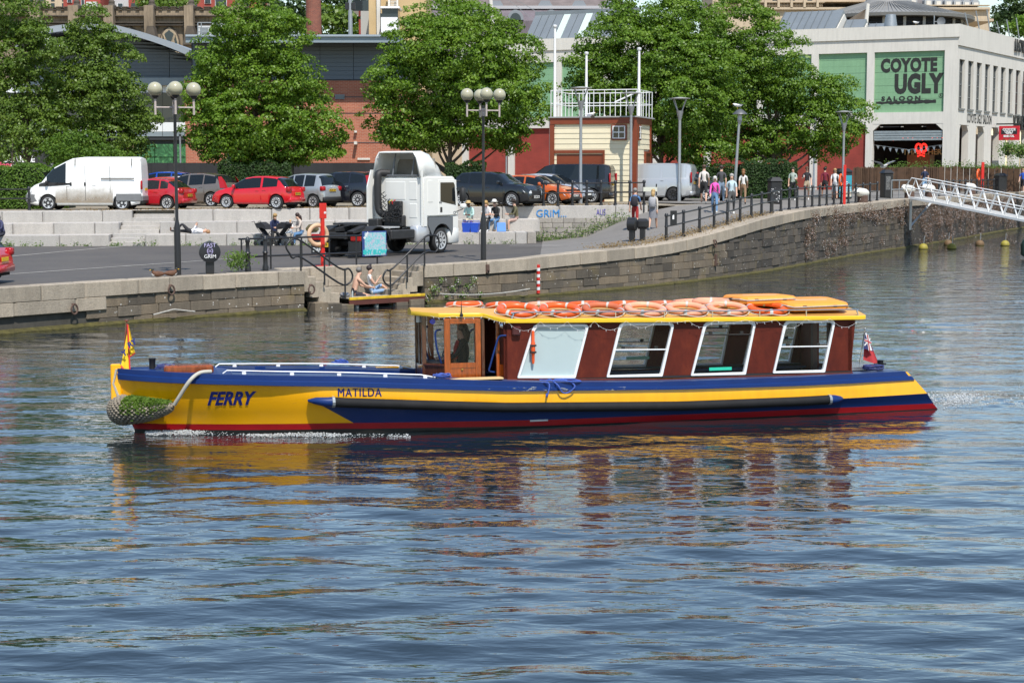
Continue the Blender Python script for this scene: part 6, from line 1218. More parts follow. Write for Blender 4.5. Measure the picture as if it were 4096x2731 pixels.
# ---------------- lifebuoys, rafts, lights on the roof
M_ORB = mat('orange_buoy', (.78, .11, .02), .35, var=.06, vs=4, world=False); M_PIB = mat('faded_pink_buoy', (.80, .33, .20), .55, var=.12, vs=4, world=False); M_DUB = mat('dull_orange_buoy', (.48, .12, .05), .6, var=.1, vs=4, world=False); M_TAPE = mat('grey_tape', (.48, .47, .44), .35); M_ROPE_W = mat('white_rope', (.62, .56, .5), .8)
TOR = {}
def torus_mesh(Rr, r):
 b = MB(); V = []; n, m = 36, 12
 for i in range(n):
  for k in range(m): a, c = 2 * math.pi * i / n, 2 * math.pi * k / m; V.append(((Rr + r * math.cos(c)) * math.cos(a), (Rr + r * math.cos(c)) * math.sin(a), r * .82 * math.sin(c)))
 b.add(V, [(i * m + k, ((i + 1) % n) * m + k, ((i + 1) % n) * m + (k + 1) % m, i * m + (k + 1) % m) for i in range(n) for k in range(m)]); return b
def buoy(label, px, v, m, D=.75, tilt=0, lift=0, words=None, spin=0.):
 Rr, r = D / 2 - .066, .068; u, _ = buz(px, 1240, v); z = roof_z(u, v) + .055 + lift; W_ = B0 + Matrix.Rotation(BA, 3, 'Z') @ Vector((u, -v, z)); T = thing('lifebuoy', label, 'lifebuoy', W_, 0, 'lifebuoys on the ferry roof')
 slope = interp(u, [(r_[0], r_[3]) for r_ in RO]) * 2 * v / 1.18 ** 2; T.rotation_euler = (math.atan(slope) + tilt, 0, BA)
 key = (D, m.name)
 if key not in TOR:
  t = torus_mesh(Rr, r).mesh('ring', m, True, 180); bd = MB()
  for a in range(4):
   an = R(45 + 90 * a); V = [];
   for i in range(4):
    for k in range(13): aa, c = an + (i - 1.5) * .05, 2 * math.pi * k / 12; V.append(((Rr + (r + .004) * math.cos(c)) * math.cos(aa), (Rr + (r + .004) * math.cos(c)) * math.sin(aa), (r + .004) * .84 * math.sin(c)))
   bd.add(V, [(i * 13 + k, (i + 1) * 13 + k, (i + 1) * 13 + k + 1, i * 13 + k + 1) for i in range(3) for k in range(12)])
  rp = MB(); PP = []
  for i in range(48): aa = 2 * math.pi * i / 48; sg = abs(math.sin(2 * (aa - R(45)))); PP.append(((D / 2 + .012 + .025 * sg) * math.cos(aa), (D / 2 + .012 + .025 * sg) * math.sin(aa), -.01 - .035 * sg))
  rp.tube(PP, .007, 5, closed=True); TOR[key] = (t, bd.mesh('tape_band', M_TAPE, True), rp.mesh('grab_line', M_ROPE_W, True))
 for nm, me in zip(('ring', 'tape_band', 'grab_line'), TOR[key]): link(nm, me, T, (0, 0, 0), (0, 0, spin))
 if words:
  me = text_mesh(words, .085, .0, bold=.004, spacing=1.1)
  for vt in me.vertices: a = math.pi / 2 - vt.co.x / Rr; c = R(88) - vt.co.z / (r * 1.05) * 1.0 + .3; q = Rr + (r + .004) * math.cos(math.pi - c) * -1; vt.co = ((Rr - (r + .004) * math.cos(c + .3)) * math.cos(a), (Rr - (r + .004) * math.cos(c + .3)) * math.sin(a), (r + .004) * .84 * math.sin(c + .3))
  me.materials.append(M_LET); link('lettering', me, T)
near = [(2077, M_ORB, 'first bright orange lifebuoy at the front of the near row', 'BRISTOL'), (2247, M_ORB, 'second bright orange lifebuoy in the near row', 'BRISTOL'), (2418, M_DUB, 'dull rust-orange lifebuoy in the near row', 'MATILDA'), (2587, M_PIB, 'faded pink lifebuoy just behind the dull one in the near row', 'MATILDA'), (2751, M_PIB, 'middle faded pink lifebuoy of the near row', 'MATILDA'), (2914, M_PIB, 'last faded pink lifebuoy of the near row beside the red one', 'MATILDA'), (3075, M_ORB, 'orange-red lifebuoy at the stern end of the near row', 'BRISTOL')]
for i, (px, m, lab, wd) in enumerate(near): buoy(lab, px, .76, m, .78, .06, .012, wd, .1 * i)
farr = [(1862, M_ORB, 'orange lifebuoy alone over the wheelhouse in the far row', None), (2019, M_ORB, 'second orange lifebuoy of the far row', None), (2175, M_PIB, 'faded pink lifebuoy between orange ones in the far row', 'MATILDA'), (2339, M_ORB, 'orange lifebuoy behind the pink one in the far row', None), (2492, M_ORB, 'fifth lifebuoy of the far row, bright orange', None), (2644, M_DUB, 'dull rust-orange lifebuoy in the far row', None), (2762, M_PIB, 'faded pink lifebuoy after the dull one in the far row', None), (2879, M_PIB, 'faded pink lifebuoy marked with lettering in the far row', 'MATILDA'), (3027, M_PIB, 'faded pink lifebuoy beside the orange rafts in the far row', 'MATILDA')]
for i, (px, m, lab, wd) in enumerate(farr): buoy(lab, px, -.55, m, .70, 0, .01 + (.03 if i > 5 else 0), wd, .15 * i)
buoy('faded pink lifebuoy lying across the middle between the two rows', 2850, .12, M_PIB, .72, .02, .05, None, .4)
M_RAFT = mat('raft_orange', (.82, .30, .03), .5, var=.08, vs=3, world=False)
def raft(label, u, v, L, Wd, rz, lift, tilt=0):
 W_ = B0 + Matrix.Rotation(BA, 3, 'Z') @ Vector((u, -v, roof_z(u, v) + .02 + lift)); T = thing('buoyant_raft', label, 'life raft', W_, 0, 'orange buoyant rafts on the ferry roof'); T.rotation_euler = (tilt, 0, BA + rz)
 b = MB();
 def ring(ins, z): return [(-L / 2 + ins + .1, -Wd / 2 + ins), (L / 2 - ins - .1, -Wd / 2 + ins), (L / 2 - ins, -Wd / 2 + ins + .1), (L / 2 - ins, Wd / 2 - ins - .1), (L / 2 - ins - .1, Wd / 2 - ins), (-L / 2 + ins + .1, Wd / 2 - ins), (-L / 2 + ins, Wd / 2 - ins - .1), (-L / 2 + ins, -Wd / 2 + ins + .1)]
 zs_ = [(.03, 0), (0, .03), (0, .1), (.02, .135), (.05, .15)]; V = [(x, y, z) for ins, z in zs_ for x, y in ring(ins, z)]; b.add(V, [tuple(range(7, -1, -1)), tuple(range(32, 40))] + [(k * 8 + i, k * 8 + (i + 1) % 8, k * 8 + 8 + (i + 1) % 8, k * 8 + 8 + i) for k in range(4) for i in range(8)]); b.build('raft_body', M_RAFT, T, smooth=True, angle=25)
 MB().tube([(x * 1.015, y * 1.015, .08 + .02 * math.sin(i * 2)) for i, (x, y) in enumerate(ring(0, 0))], .012, 6, closed=True).build('grab_line', M_ROPE_G, T)
 for x, y in ((-L * .25, -Wd / 2), (L * .25, -Wd / 2), (-L / 2, 0), (L / 2, 0)): MB().cb(x - .04, x + .04, y - .006 if abs(y) > 0 else y - .04, y + .006 if abs(y) > 0 else y + .04, .07, .11, .002).build('reflector', M_BK, T)
 MB().bx(-L * .3, L * .3, -.02, .02, .151, .154).build('label_strip', mat('pale_tape', (.6, .55, .5), .5), T)
raft('big orange buoyant raft nearest the camera at the cabin stern', 12.55, .55, 1.25, 1.0, .02, 0, .09); raft('orange buoyant raft tucked behind the nearest raft', 11.75, .1, 1.15, 1.0, .03, .05, .02); raft('orange buoyant raft on the far side of the roof', 11.9, -.62, 1.3, .95, 0, .03, -.05); raft('orange buoyant raft at the far stern corner', 12.9, -.6, 1.0, .9, 0, -.01, -.05)
SL = thing('string_lights', 'white fairy-light wire looping along the ferry roof edge', 'string lights', B0, BA); g = random.Random(2); P = []; bl = []
xs_ = [5.2, 5.6, 6.2, 6.5, 7.1, 7.6, 8.1, 8.7, 9.3, 9.9, 10.4, 11.0, 11.6, 12.2, 12.7, 13.3]
for a, c in zip(xs_, xs_[1:]):
 dp = g.choice((.03, .12, .16, .05))
 for k in range(8): t = k / 8; u = a + (c - a) * t; vv = (.78 if u < 6.1 else 1.2) if not 6.1 <= u < 6.5 else .78 + (u - 6.1) * 1.05; z = interp(u, [(r_[0], r_[2]) for r_ in RO]) - .0 - dp * 4 * t * (1 - t); P.append((u, -vv, z)); bl.append((u, -vv, z))
MB().tube(P, .0017, 4).build('wire', wt, SL); b = MB()
for i, p in enumerate(bl):
 if i % 2: b.cyl(p, (p[0] + g.uniform(-.02, .02), p[1], p[2] - .035), .005, .003, 4)
b.build('bulbs', wt, SL)['kind'] = 'stuff'
# ---------------- foam at the bow, along the side, and the stern wash
FOAM = glass('foam_white', (.75, .77, .77), .6, .4)
def foam(label, pts, seed, r=.02):
 g = np.random.default_rng(seed); b = MB(); oct_ = [(1, 0, 0), (-1, 0, 0), (0, 1, 0), (0, -1, 0), (0, 0, 1), (0, 0, -1)]; of = [(0, 2, 4), (2, 1, 4), (1, 3, 4), (3, 0, 4), (2, 0, 5), (1, 2, 5), (3, 1, 5), (0, 3, 5)]; V = []; Fs = []
 for p in pts:
  k = r * g.uniform(.4, 1.4); o = len(V); sx, sy, sz = g.uniform(.7, 2.2), g.uniform(.7, 1.5), g.uniform(.5, 1.); V += [(p[0] + x * k * sx, p[1] + y * k * sy, p[2] + z * k * sz) for x, y, z in oct_]; Fs += [tuple(i + o for i in f) for f in of]
 me = np_mesh('foam', np.array(V), np.array(Fs), FOAM); o = link('foam', me, None, B0, (0, 0, BA)); o['kind'] = 'stuff'; o['label'] = label
g = np.random.default_rng(6); pts = []
for i in range(6500):
 u = .25 + abs(g.normal(0, 1)) * .9 if g.random() < .5 else g.uniform(1.2, 4.6); u = min(u, 6); v = interp(u, bW) + .13 + abs(g.normal(0, .14)) * (1 + .4 * u / 3) + .10 * math.sin(u * 6) * .3 + .07 * u / 3; h = .05 * math.exp(-((u - 1.0) / .8) ** 2) + .035 * math.exp(-((u - 3.0) / .8) ** 2)
 if g.random() < .05 + .85 * max(0, math.sin(u * 2.6 + .6 + 1.2 * math.sin(u * 1.1 + v * 5))) ** 1.3: pts.append((u, -v, max(0, h * g.random() * 1.4) + .012))
foam('white bow foam along the ferry waterline', pts, 1, .0085); pts = []
for i in range(3600):
 u = 14.95 + abs(g.normal(0, 1)) * 1.3; v = g.normal(.1, .42 + .1 * (u - 15)); k = math.exp(-((u - 15.6) / .8) ** 2)
 if g.random() < .25 + .6 * max(0, math.sin(u * 4 + v * 3)): pts.append((u, -v, .02 + .07 * k * g.random()))
foam('white stern wash behind the ferry', pts, 2, .011)
# ================================================================ VEHICLES  (local x: forward, z up, origin on the ground under the middle)
M_TYRE = mat('tyre_rubber', (.018, .018, .019), .85, var=.2); M_RIM = mat('alloy_rim', (.55, .56, .57), .35, .3); M_RIMD = mat('dark_rim', (.05, .05, .055), .4, .5); M_CG = glass('car_glass', (.010, .013, .015), .96, .02); M_TRIM = mat('black_trim', (.02, .02, .021), .6); M_TAIL = mat('red_tail_lens', (.35, .008, .01), .15); M_HEAD = mat('headlamp_lens', (.55, .57, .58), .12); M_PLY = mat('yellow_plate', (.72, .45, .02), .5); M_PLW = mat('white_plate', (.75, .75, .72), .5); M_UNDER = mat('underbody', (.008, .008, .008), .9); M_CHRM = mat('chrome', (.6, .6, .6), .15, 1.); M_AMB = mat('amber_lens', (.6, .2, .01), .2)
def paint(name, c=(.008, .008, .01), rough=.22, metal=.0): return mat('paint_' + name, c, rough, metal, coat=.8, world=False)
WHEELS = {}
def wheel_meshes(r, w, rim, spokes):
 k = (r, w, rim.name, spokes)
 if k in WHEELS: return WHEELS[k]
 t = MB(); t.lathe([(r * .66, -w / 2), (r * .9, -w / 2), (r * .97, -w * .42), (r, -w * .3), (r, w * .3), (r * .97, w * .42), (r * .9, w / 2), (r * .66, w / 2), (r * .64, w * .3), (r * .64, -w * .3), (r * .66, -w / 2)], 28, (0, 0, 0), 'y')
 q = MB(); q.lathe([(r * .66, -w * .42), (r * .6, -w * .2), (0, -w * .2)], 28, (0, 0, 0), 'y');
 s = MB(); s.lathe([(r * .72, -w * .49), (r * .70, -w * .515), (r * .62, -w * .48), (r * .62, -w * .4), (r * .72, -w * .49)], 28, (0, 0, 0), 'y'); s.lathe([(0, -w * .5), (r * .14, -w * .49), (r * .16, -w * .35), (r * .16, -w * .2)], 14, (0, 0, 0), 'y')
 for i in range(spokes):
  a = 2 * math.pi * i / spokes; c_, s_ = math.cos(a), math.sin(a); hw = r * .1 * (8 / spokes) ** .8
  P = [(r * .1, -hw * 1.2), (r * .66, -hw * .8), (r * .66, hw * .8), (r * .1, hw * 1.2)]; V = [(x * c_ - y * s_, -w * .47 + (.02 if x < r * .3 else 0), x * s_ + y * c_) for x, y in P] + [(x * c_ - y * s_, -w * .3, x * s_ + y * c_) for x, y in P]; s.add(V, [(0, 1, 2, 3), (0, 4, 5, 1), (2, 6, 7, 3)])
 WHEELS[k] = (t.mesh('wheel', M_TYRE, True, 35), q.mesh('rim_well', [M_RIMD if rim is not M_RIMD else M_UNDER], True), s.mesh('rim', rim, True, 30)); return WHEELS[k]
def add_wheels(T, xs, y, r, w, rim, spokes):
 t, q, s = wheel_meshes(r, w, rim, spokes)
 for x in xs:
  for sg in (-1, 1):
   o = link('wheel', t, T, (x, sg * y, r), (0, random.uniform(0, 1), 0 if sg < 0 else math.pi)); link('rim_well', q, o); link('rim', s, o)
BODY = {  # fractions of length from the rear: top outline, belt line, side windows, windscreen, rear window
 'hatch': dict(L=4.0, W=1.7, H=1.49, wr=.31, wb=(.17, .80), top=[(0, .52), (.012, .80), (.03, .92), (.05, .98), (.13, 1.33), (.19, 1.44), (.33, 1.49), (.48, 1.475), (.58, 1.41), (.66, 1.25), (.775, .99), (.86, .90), (.94, .77), (.985, .62), (1, .48)], belt=[(0, .98), (.12, 1.02), (.4, .95), (.7, .89), (1, .8)], side=[(.16, .345), (.37, .70)], ws=(.575, .765), rw=(.055, .17)),
 'hatch5': dict(L=4.3, W=1.76, H=1.44, wr=.32, wb=(.18, .81), top=[(0, .52), (.012, .80), (.03, .93), (.06, 1.0), (.15, 1.28), (.22, 1.40), (.36, 1.44), (.5, 1.42), (.58, 1.36), (.7, 1.08), (.745, .98), (.86, .90), (.95, .77), (.985, .62), (1, .48)], belt=[(0, .96), (.15, .98), (.4, .93), (.7, .88), (1, .8)], side=[(.17, .26), (.275, .45), (.47, .68)], ws=(.575, .735), rw=(.065, .17)),
 'suv': dict(L=4.55, W=1.82, H=1.68, wr=.36, wb=(.18, .80), top=[(0, .62), (.01, .95), (.025, 1.1), (.05, 1.18), (.11, 1.48), (.16, 1.6), (.3, 1.68), (.48, 1.66), (.57, 1.58), (.68, 1.28), (.74, 1.12), (.85, 1.05), (.94, .95), (.985, .75), (1, .55)], belt=[(0, 1.12), (.12, 1.17), (.35, 1.10), (.7, 1.03), (1, .95)], side=[(.12, .27), (.285, .455), (.475, .67)], ws=(.565, .735), rw=(.055, .15)),
 'mini_suv': dict(L=4.2, W=1.78, H=1.62, wr=.345, wb=(.18, .80), top=[(0, .62), (.01, .95), (.025, 1.05), (.05, 1.12), (.10, 1.45), (.15, 1.57), (.3, 1.62), (.5, 1.6), (.59, 1.52), (.68, 1.25), (.73, 1.1), (.85, 1.06), (.95, .98), (.99, .8), (1, .55)], belt=[(0, 1.07), (.15, 1.1), (.4, 1.05), (.7, 1.0), (1, .95)], side=[(.15, .26), (.275, .45), (.47, .68)], ws=(.58, .725), rw=(.055, .14)),
 'mpv': dict(L=3.6, W=1.65, H=1.6, wr=.30, wb=(.16, .82), top=[(0, .55), (.01, .9), (.03, 1.05), (.07, 1.42), (.13, 1.57), (.35, 1.6), (.5, 1.56), (.62, 1.42), (.75, 1.12), (.82, .97), (.92, .86), (.98, .68), (1, .5)], belt=[(0, 1.0), (.2, 1.0), (.7, .92), (1, .82)], side=[(.14, .30), (.32, .47), (.49, .73)], ws=(.6, .80), rw=(.03, .10)),
 'van': dict(L=4.95, W=1.92, H=1.97, wr=.35, wb=(.19, .80), top=[(0, .7), (.006, 1.1), (.012, 1.75), (.025, 1.88), (.08, 1.95), (.3, 1.97), (.6, 1.96), (.68, 1.87), (.80, 1.45), (.86, 1.18), (.93, 1.06), (.98, .88), (1, .55)], belt=[(0, 1.2), (.3, 1.2), (.7, 1.14), (1, .95)], side=[(.06, .31), (.33, .57), (.60, .79)], ws=(.675, .855), rw=(.008, .02)),
 'high_van': dict(L=5.25, W=1.98, H=2.42, wr=.34, wb=(.175, .81), top=[(0, .75), (.005, 1.2), (.012, 2.2), (.02, 2.36), (.05, 2.42), (.5, 2.42), (.60, 2.36), (.66, 2.22), (.765, 1.93), (.83, 1.55), (.875, 1.27), (.93, 1.15), (.975, .95), (1, .55)], belt=[(0, 1.3), (.5, 1.26), (.82, 1.18), (1, 1.0)], side=[(.655, .82)], ws=(.755, .87), rw=None)}
def car(name, label, loc, head, body, pm, rim=None, spokes=9, plate=None, front=False, group='vehicles in the car park', cat='car', trim=None, glass_m=None, tail=M_TAIL, lowtrim=False, scale=1., panel_van=False):
 B = BODY[body]; L, Wd, H = B['L'], B['W'], B['H']; T = thing(name, label, cat, loc, head, group); n = int(L / .055); wr = B['wr']; ax = [B['wb'][0] * L - L / 2, B['wb'][1] * L - L / 2]; gm = glass_m or M_CG
 X = sorted(set([round(v, 4) for v in list(np.linspace(0, 1, n)) + [p[0] for p in B['top']] + [v for s_ in B['side'] for v in s_] + list(B['ws']) + (list(B['rw']) if B['rw'] else [])])); S = []
 for f in X:
  x = f * L - L / 2; zt = interp(f, B['top']); zb = min(interp(f, B['belt']), zt - .02); e = min(f, 1 - f) * L; w = Wd / 2 * (1 - .16 * max(0, 1 - e / .55) ** 2.2); zl = .23 + (.10 * max(0, 1 - e / .5))
  for a in ax:
   d = abs(x - a); ra = wr + .055
   if d < ra: zl = max(zl, wr + math.sqrt(ra * ra - d * d))
  gh = max(0, zt - zb); tum = .34 if not body.endswith('van') else .14
  wt_ = max(.3, w * .955 - gh * tum) if gh > .05 else w * .93
  zm = max(zl + .02, min(zb - .12, .62)); S.append([(x, w * .93, zl), (x, w * .985, min(zl + .07, zm)), (x, w, zm), (x, w * .985, max(zb - .06, zm + .005)), (x, w * .955, zb), (x, wt_ + .015, max(zb + .004, zt - .075)), (x, wt_ - .06, max(zb + .008, zt - .02)), (x, wt_ * .55, max(zb + .01, zt - .002)), (x, 0, max(zb + .012, zt + .008))])
 def rng(a, b): return [i for i in range(len(X) - 1) if X[i] >= a - 1e-6 and X[i + 1] <= b + 1e-6]
 used = set(); wb_ = []
 for a, b in B['side']:
  for i in rng(a, b): used.add((i, 4))
 for i in rng(*B['ws']):
  for k in (5, 6, 7): used.add((i, k))
 if B['rw']:
  for i in rng(*B['rw']):
   for k in (5, 6, 7): used.add((i, k))
 def patch(nm, cells, m, off=0., sides=(-1, 1), parent=None):
  b = MB()
  for sg in sides:
   for i, k in cells:
    q = [S[i][k], S[i + 1][k], S[i + 1][k + 1], S[i][k + 1]]; V = []
    for x, y, z in q: V.append((x * (1 + (off / (L / 2) if abs(x) > L * .42 else 0)), sg * (y + off if k < 5 else y), z + (off if k >= 5 else 0)))
    b.add(V, [(0, 1, 2, 3) if sg > 0 else (3, 2, 1, 0)])
  return b.build(nm, m, parent or T, smooth=True, angle=32)
 cells = [(i, k) for i in range(len(X) - 1) for k in range(8) if (i, k) not in used]
 body_o = patch('body', cells, pm); eb = MB()
 for idx in (0, -1):
  pts = [(x, y, z) for x, y, z in S[idx]] + [(x, -y, z) for x, y, z in S[idx][::-1][1:]]; eb.add(pts, [tuple(range(len(pts)))])
 eb.build('end_panel', pm, T)
 for a, b in B['side']:
  for sg in (-1, 1): patch('side_window', [(i, 4) for i in rng(a, b)], gm, -.006, (sg,))
 patch('windscreen', [(i, k) for i in rng(*B['ws']) for k in (5, 6, 7)], gm, -.004)
 if B['rw']: patch('rear_window', [(i, k) for i in rng(*B['rw']) for k in (5, 6, 7)], gm, -.004)
 # door skins, slightly proud, so the shut lines read
 ds = [(max(.26, B['side'][0][0] + .1), B['side'][-1][0] - .01), (B['side'][-1][0] - .004, min(.735, B['wb'][1] - (wr + .075) / L))] if len(B['side']) > 1 else [(.60, B['wb'][1] - (wr + .08) / L), (.37, .595), (.10, .365)]
 for a, b in ds:
  c_ = [(i, k) for i in rng(a, b) for k in (1, 2, 3)]
  if c_:
   for sg in (-1, 1):
    d = patch('door', c_, pm, .006, (sg,)); i = c_[0][0] + 1 if True else 0; x, y, z = S[i][3]; hb_ = MB(); hb_.cb(x + .06, x + .24, sg * (y + .012) - .015, sg * (y + .012) + .015, z - .09, z - .06, .006); hb_.build('handle', M_CHRM if trim == 'chrome' else pm, d)
 u = MB(); u.bx(-L / 2 + .12, L / 2 - .12, -Wd / 2 + .16, Wd / 2 - .16, .2, min(.75, S[len(S) // 2][4][2] - .1)); u.bx(-L * .28, L * .12, -Wd / 2 + .3, Wd / 2 - .3, .3, .95); u.build('underbody', M_UNDER, T)
 if lowtrim: patch('sill_cladding', [(i, 0) for i in range(len(X) - 1)] + [(i, 1) for i in range(len(X) - 1) if X[i] < .1 or X[i] > .9], M_TRIM, .01)
 add_wheels(T, ax, Wd / 2 - .11, wr, .21, rim or M_RIM, spokes)
 # lamps at the corners, plates, mirrors
 zb = interp(.02, B['belt'])
 for sg in (-1, 1):
  t = MB()
  if body in ('suv',): t.add([(-L / 2 + .0, sg * Wd * .46, .95), (-L / 2 + .3, sg * Wd * .492, .95), (-L / 2 + .42, sg * Wd * .46, 1.5), (-L / 2 + .30, sg * Wd * .40, 1.52), (-L / 2 - .01, sg * Wd * .36, .95), (-L / 2 + .12, sg * Wd * .36, 1.25)], [(0, 1, 2, 3), (0, 3, 5, 4), (1, 0, 4)])
  elif body.endswith('van'): t.cb(-L / 2 - .015, -L / 2 + .06, sg * (Wd / 2 - .09) - .075, sg * (Wd / 2 - .09) + .075, .95, 1.5 if body == 'van' else 1.35, .02)
  else: t.cb(-L / 2 - .0, -L / 2 + .22, sg * (Wd / 2 - .16) - .13, sg * (Wd / 2 - .16) + .13, zb - .22, zb - .0, .04)
  t.build('tail_light', tail, T, smooth=True); h = MB(); zh = interp(.97, B['top']) - .06
  h.add([(L / 2 - .34, sg * (Wd / 2 - .04), zh + .05), (L / 2 - .06, sg * (Wd / 2 - .2), zh - .03), (L / 2 - .02, sg * (Wd / 2 - .42), zh - .08), (L / 2 + .005, sg * (Wd / 2 - .42), zh - .2), (L / 2 - .0, sg * (Wd / 2 - .2), zh - .2), (L / 2 - .2, sg * (Wd / 2 - .03), zh - .14)], [(0, 1, 4, 5), (1, 2, 3, 4)]); h.build('headlight', M_HEAD, T)
  fx = B['ws'][1] * L - L / 2 - .3; zz = interp(B['ws'][1], B['belt']) + .12; mm = MB(); mm.cb(fx - .06, fx + .05, sg * (Wd / 2 + .1) - .09, sg * (Wd / 2 + .1) + .09, zz - .05, zz + .1, .025); mm.bx(fx - .02, fx + .02, sg * (Wd / 2 - .02) - .06, sg * (Wd / 2 - .02) + .06, zz - .06, zz); mm.build('wing_mirror', M_TRIM if trim == 'black' else pm, T, smooth=True)
 zp = zb - .3 if not body.endswith('van') else .95
 if body in ('suv', 'mini_suv', 'mpv'): zp = .82
 pl = MB(); pl.cb(-L / 2 - .02, -L / 2 - .005, -.26, .26, zp - .06, zp + .055, .003); o = pl.build('rear_plate', M_PLY, T); pl = MB(); pl.cb(L / 2 + .01, L / 2 + .03, -.26, .26, .42, .53, .003); o2 = pl.build('front_plate', M_PLW, T)
 if plate: text('plate_lettering', plate, M_TRIM, o if not front else o2, (-L / 2 - .022, 0, zp - .003) if not front else (L / 2 + .032, 0, .475), (0, 0, R(-90) if not front else R(90)), size=.105, depth=.001, bold=.004)
 bb = MB(); bb.cb(-L / 2 - .03, -L / 2 + .12, -Wd / 2 + .1, Wd / 2 - .1, .3, .52 if not lowtrim else .62, .04); bb.build('rear_bumper', M_TRIM if lowtrim or trim == 'black' else pm, T, smooth=True); bb = MB(); bb.cb(L / 2 - .14, L / 2 + .012, -Wd / 2 + .18, Wd / 2 - .18, .27, .4, .03); bb.cb(L / 2 - .1, L / 2 + .008, -Wd * .26, Wd * .26, interp(.99, B['top']) - .24, interp(.99, B['top']) - .04, .02); bb.build('grille', M_TRIM, T)
 return T
def spot(px, py, z, back=.85):
 p = gp(px, py, z); d = Vector((p.x, p.y, 0)).normalized(); return Vector((p.x, p.y, z)) + d * back
ZL, ZC, ZRr = 2.725, 2.80, 2.90
wv = mat('paint_dirty_white', (.78, .78, .76), .35, var=.03, coat=.2, world=False)
T = car('panel_van', 'dirty white high-roofed panel van parked above the seating steps', spot(357, 842, ZL, .95), R(181), 'high_van', wv, M_RIM, 5, cat='van', trim='black')
b = MB();
for sg in (-1, 1):
 b = MB(); b.prism([(.78, 1.55), (.62, 1.2), (1.62, 1.12), (1.95, 1.2), (1.2, 1.9), (.7, 1.93)] if 0 else [(.60, 1.17), (1.6, 1.1), (2.02, 1.1), (2.0, 1.2), (1.78, 1.27), (.62, 1.24)], sg * .985, sg * 1.0); b.build('window_trim', M_TRIM, T)
 MB().cb(-2.6, -1.45, sg * .98 - .03, sg * .98 + .03, .42, .76, .02).build('grey_bumper_side', mat('grey_plastic', (.16, .165, .17), .6, var=.15), T); MB().cb(2.0, 2.62, sg * .9 - .12, sg * .9 + .08, .38, .74, .03).build('grey_bumper_corner', mat('grey_plastic'), T)
 MB().bx(-2.3, -.78, sg * .985 - .012, sg * .985 + .012, 1.42, 1.47).build('door_rail', M_TRIM, T)
 for x in (.62, -.02): MB().cb(x - .09, x + .0, sg * 1.0 - .012, sg * 1.0 + .012, 1.12, 1.27, .01).build('door_handle', M_TRIM, T)
MB().cb(2.3, 2.66, -.9, .9, .38, .72, .04).build('front_bumper', mat('grey_plastic'), T, smooth=True); MB().cb(-2.66, -2.5, -.93, .93, .42, .66, .03).build('rear_bumper_bar', mat('grey_plastic'), T)
for x in (.76, -.08, -1.2):
 for sg in (-1, 1): MB().bx(x - .008, x + .008, sg * .99 - .005, sg * .99 + .012, .45 if x > -1 else .8, 2.0 if x < .7 else 1.1).build('shut_line', M_TRIM, T)
for x in (.36, -2.2):
 for sg in (-1, 1): MB().add([(x, sg * .925, 2.02), (x + .04, sg * .925, 2.02), (x + .04, sg * .86, 2.35), (x, sg * .86, 2.35)], [(0, 1, 2, 3)]).build('roof_strip', M_TRIM, T)
dirt = NT('road_grime'); dirt.col((.28, .22, .15)); dirt.set(Roughness=.9); k = dirt.noise(dirt.pos(False), 3, 6, .7); z = dirt.n('SeparateXYZ'); dirt.l(dirt.n('TexCoord').outputs['Object'], z.inputs[0]); a_ = dirt.ramp(dirt.math('ADD', z.outputs[2], dirt.math('MULTIPLY', k, .8)), [(.0, (1, 1, 1)), (.75, (.75,) * 3), (1., (.3,) * 3)]); a2 = dirt.math('MULTIPLY', dirt.math('SUBTRACT', 1.55, dirt.math('ADD', z.outputs[2], dirt.math('MULTIPLY', k, .75))), .9); cl = dirt.n('Clamp'); dirt.l(a2, cl.inputs[0]); cl.inputs[2].default_value = .8; dirt.l(cl.outputs[0], dirt.p.inputs['Alpha'])
for sg in (-1, 1): MB().quad((-1.32, sg * 1.0, .34), (1.28, sg * 1.0, .34), (1.28, sg * 1.0, 1.25), (-1.32, sg * 1.0, 1.25)).build('grime', dirt.m, T)
car('hatchback', 'red five-door hatchback parked behind the white van tail', spot(590, 839, ZL), R(167), 'hatch5', paint('red', (.42, .012, .022)), M_RIM, 10, 'YK13 UZX'); car('hatchback', 'orange-red hatchback squeezed between the red hatch and the taupe estate', spot(640, 826, ZL, 1.), R(164), 'hatch', paint('orange_red', (.46, .05, .012)), M_RIM, 10)
car('sport_utility_car', 'taupe sport utility car with tall red tail lamps beside the globe lamp post', spot(778, 829, ZL, 1.1), R(160), 'suv', paint('taupe', (.20, .165, .14), .25, .4), M_RIM, 7, trim='chrome'); car('hatchback', 'bright red three-door hatchback parked at an angle on the car park edge', spot(1034, 836, ZC), R(161), 'hatch', paint('bright_red', (.56, .006, .014)), M_RIM, 12, 'GD10 NUO')
car('hatchback', 'small silver hatchback with dark rear window behind the bright red one', spot(1205, 831, ZC, 1.0), R(152), 'mpv', paint('silver', (.42, .44, .44), .28, .5), M_RIM, 8, 'MC04 UHV', trim='black'); car('sport_utility_car', 'black sport utility car with tall red tail lamps beside the tractor unit', spot(1352, 829, ZC, 1.0), R(160), 'suv', paint('black_blue', (.010, .011, .016)), M_RIM, 10, 'SM11 KRO', trim='chrome')
car('sport_utility_car', 'black compact utility car facing the path with white front plate', spot(1985, 829, 2.86, .9), R(-28), 'mini_suv', paint('black', (.008, .008, .010)), M_RIM, 10, 'KO69 BAU', True, lowtrim=True); car('hatchback', 'orange hatchback nosing out beside the black compact utility car', spot(2140, 822, 2.89, 1.0), R(-27), 'hatch5', paint('orange', (.52, .10, .01)), M_RIM, 9, 'MX17 TVC', True)
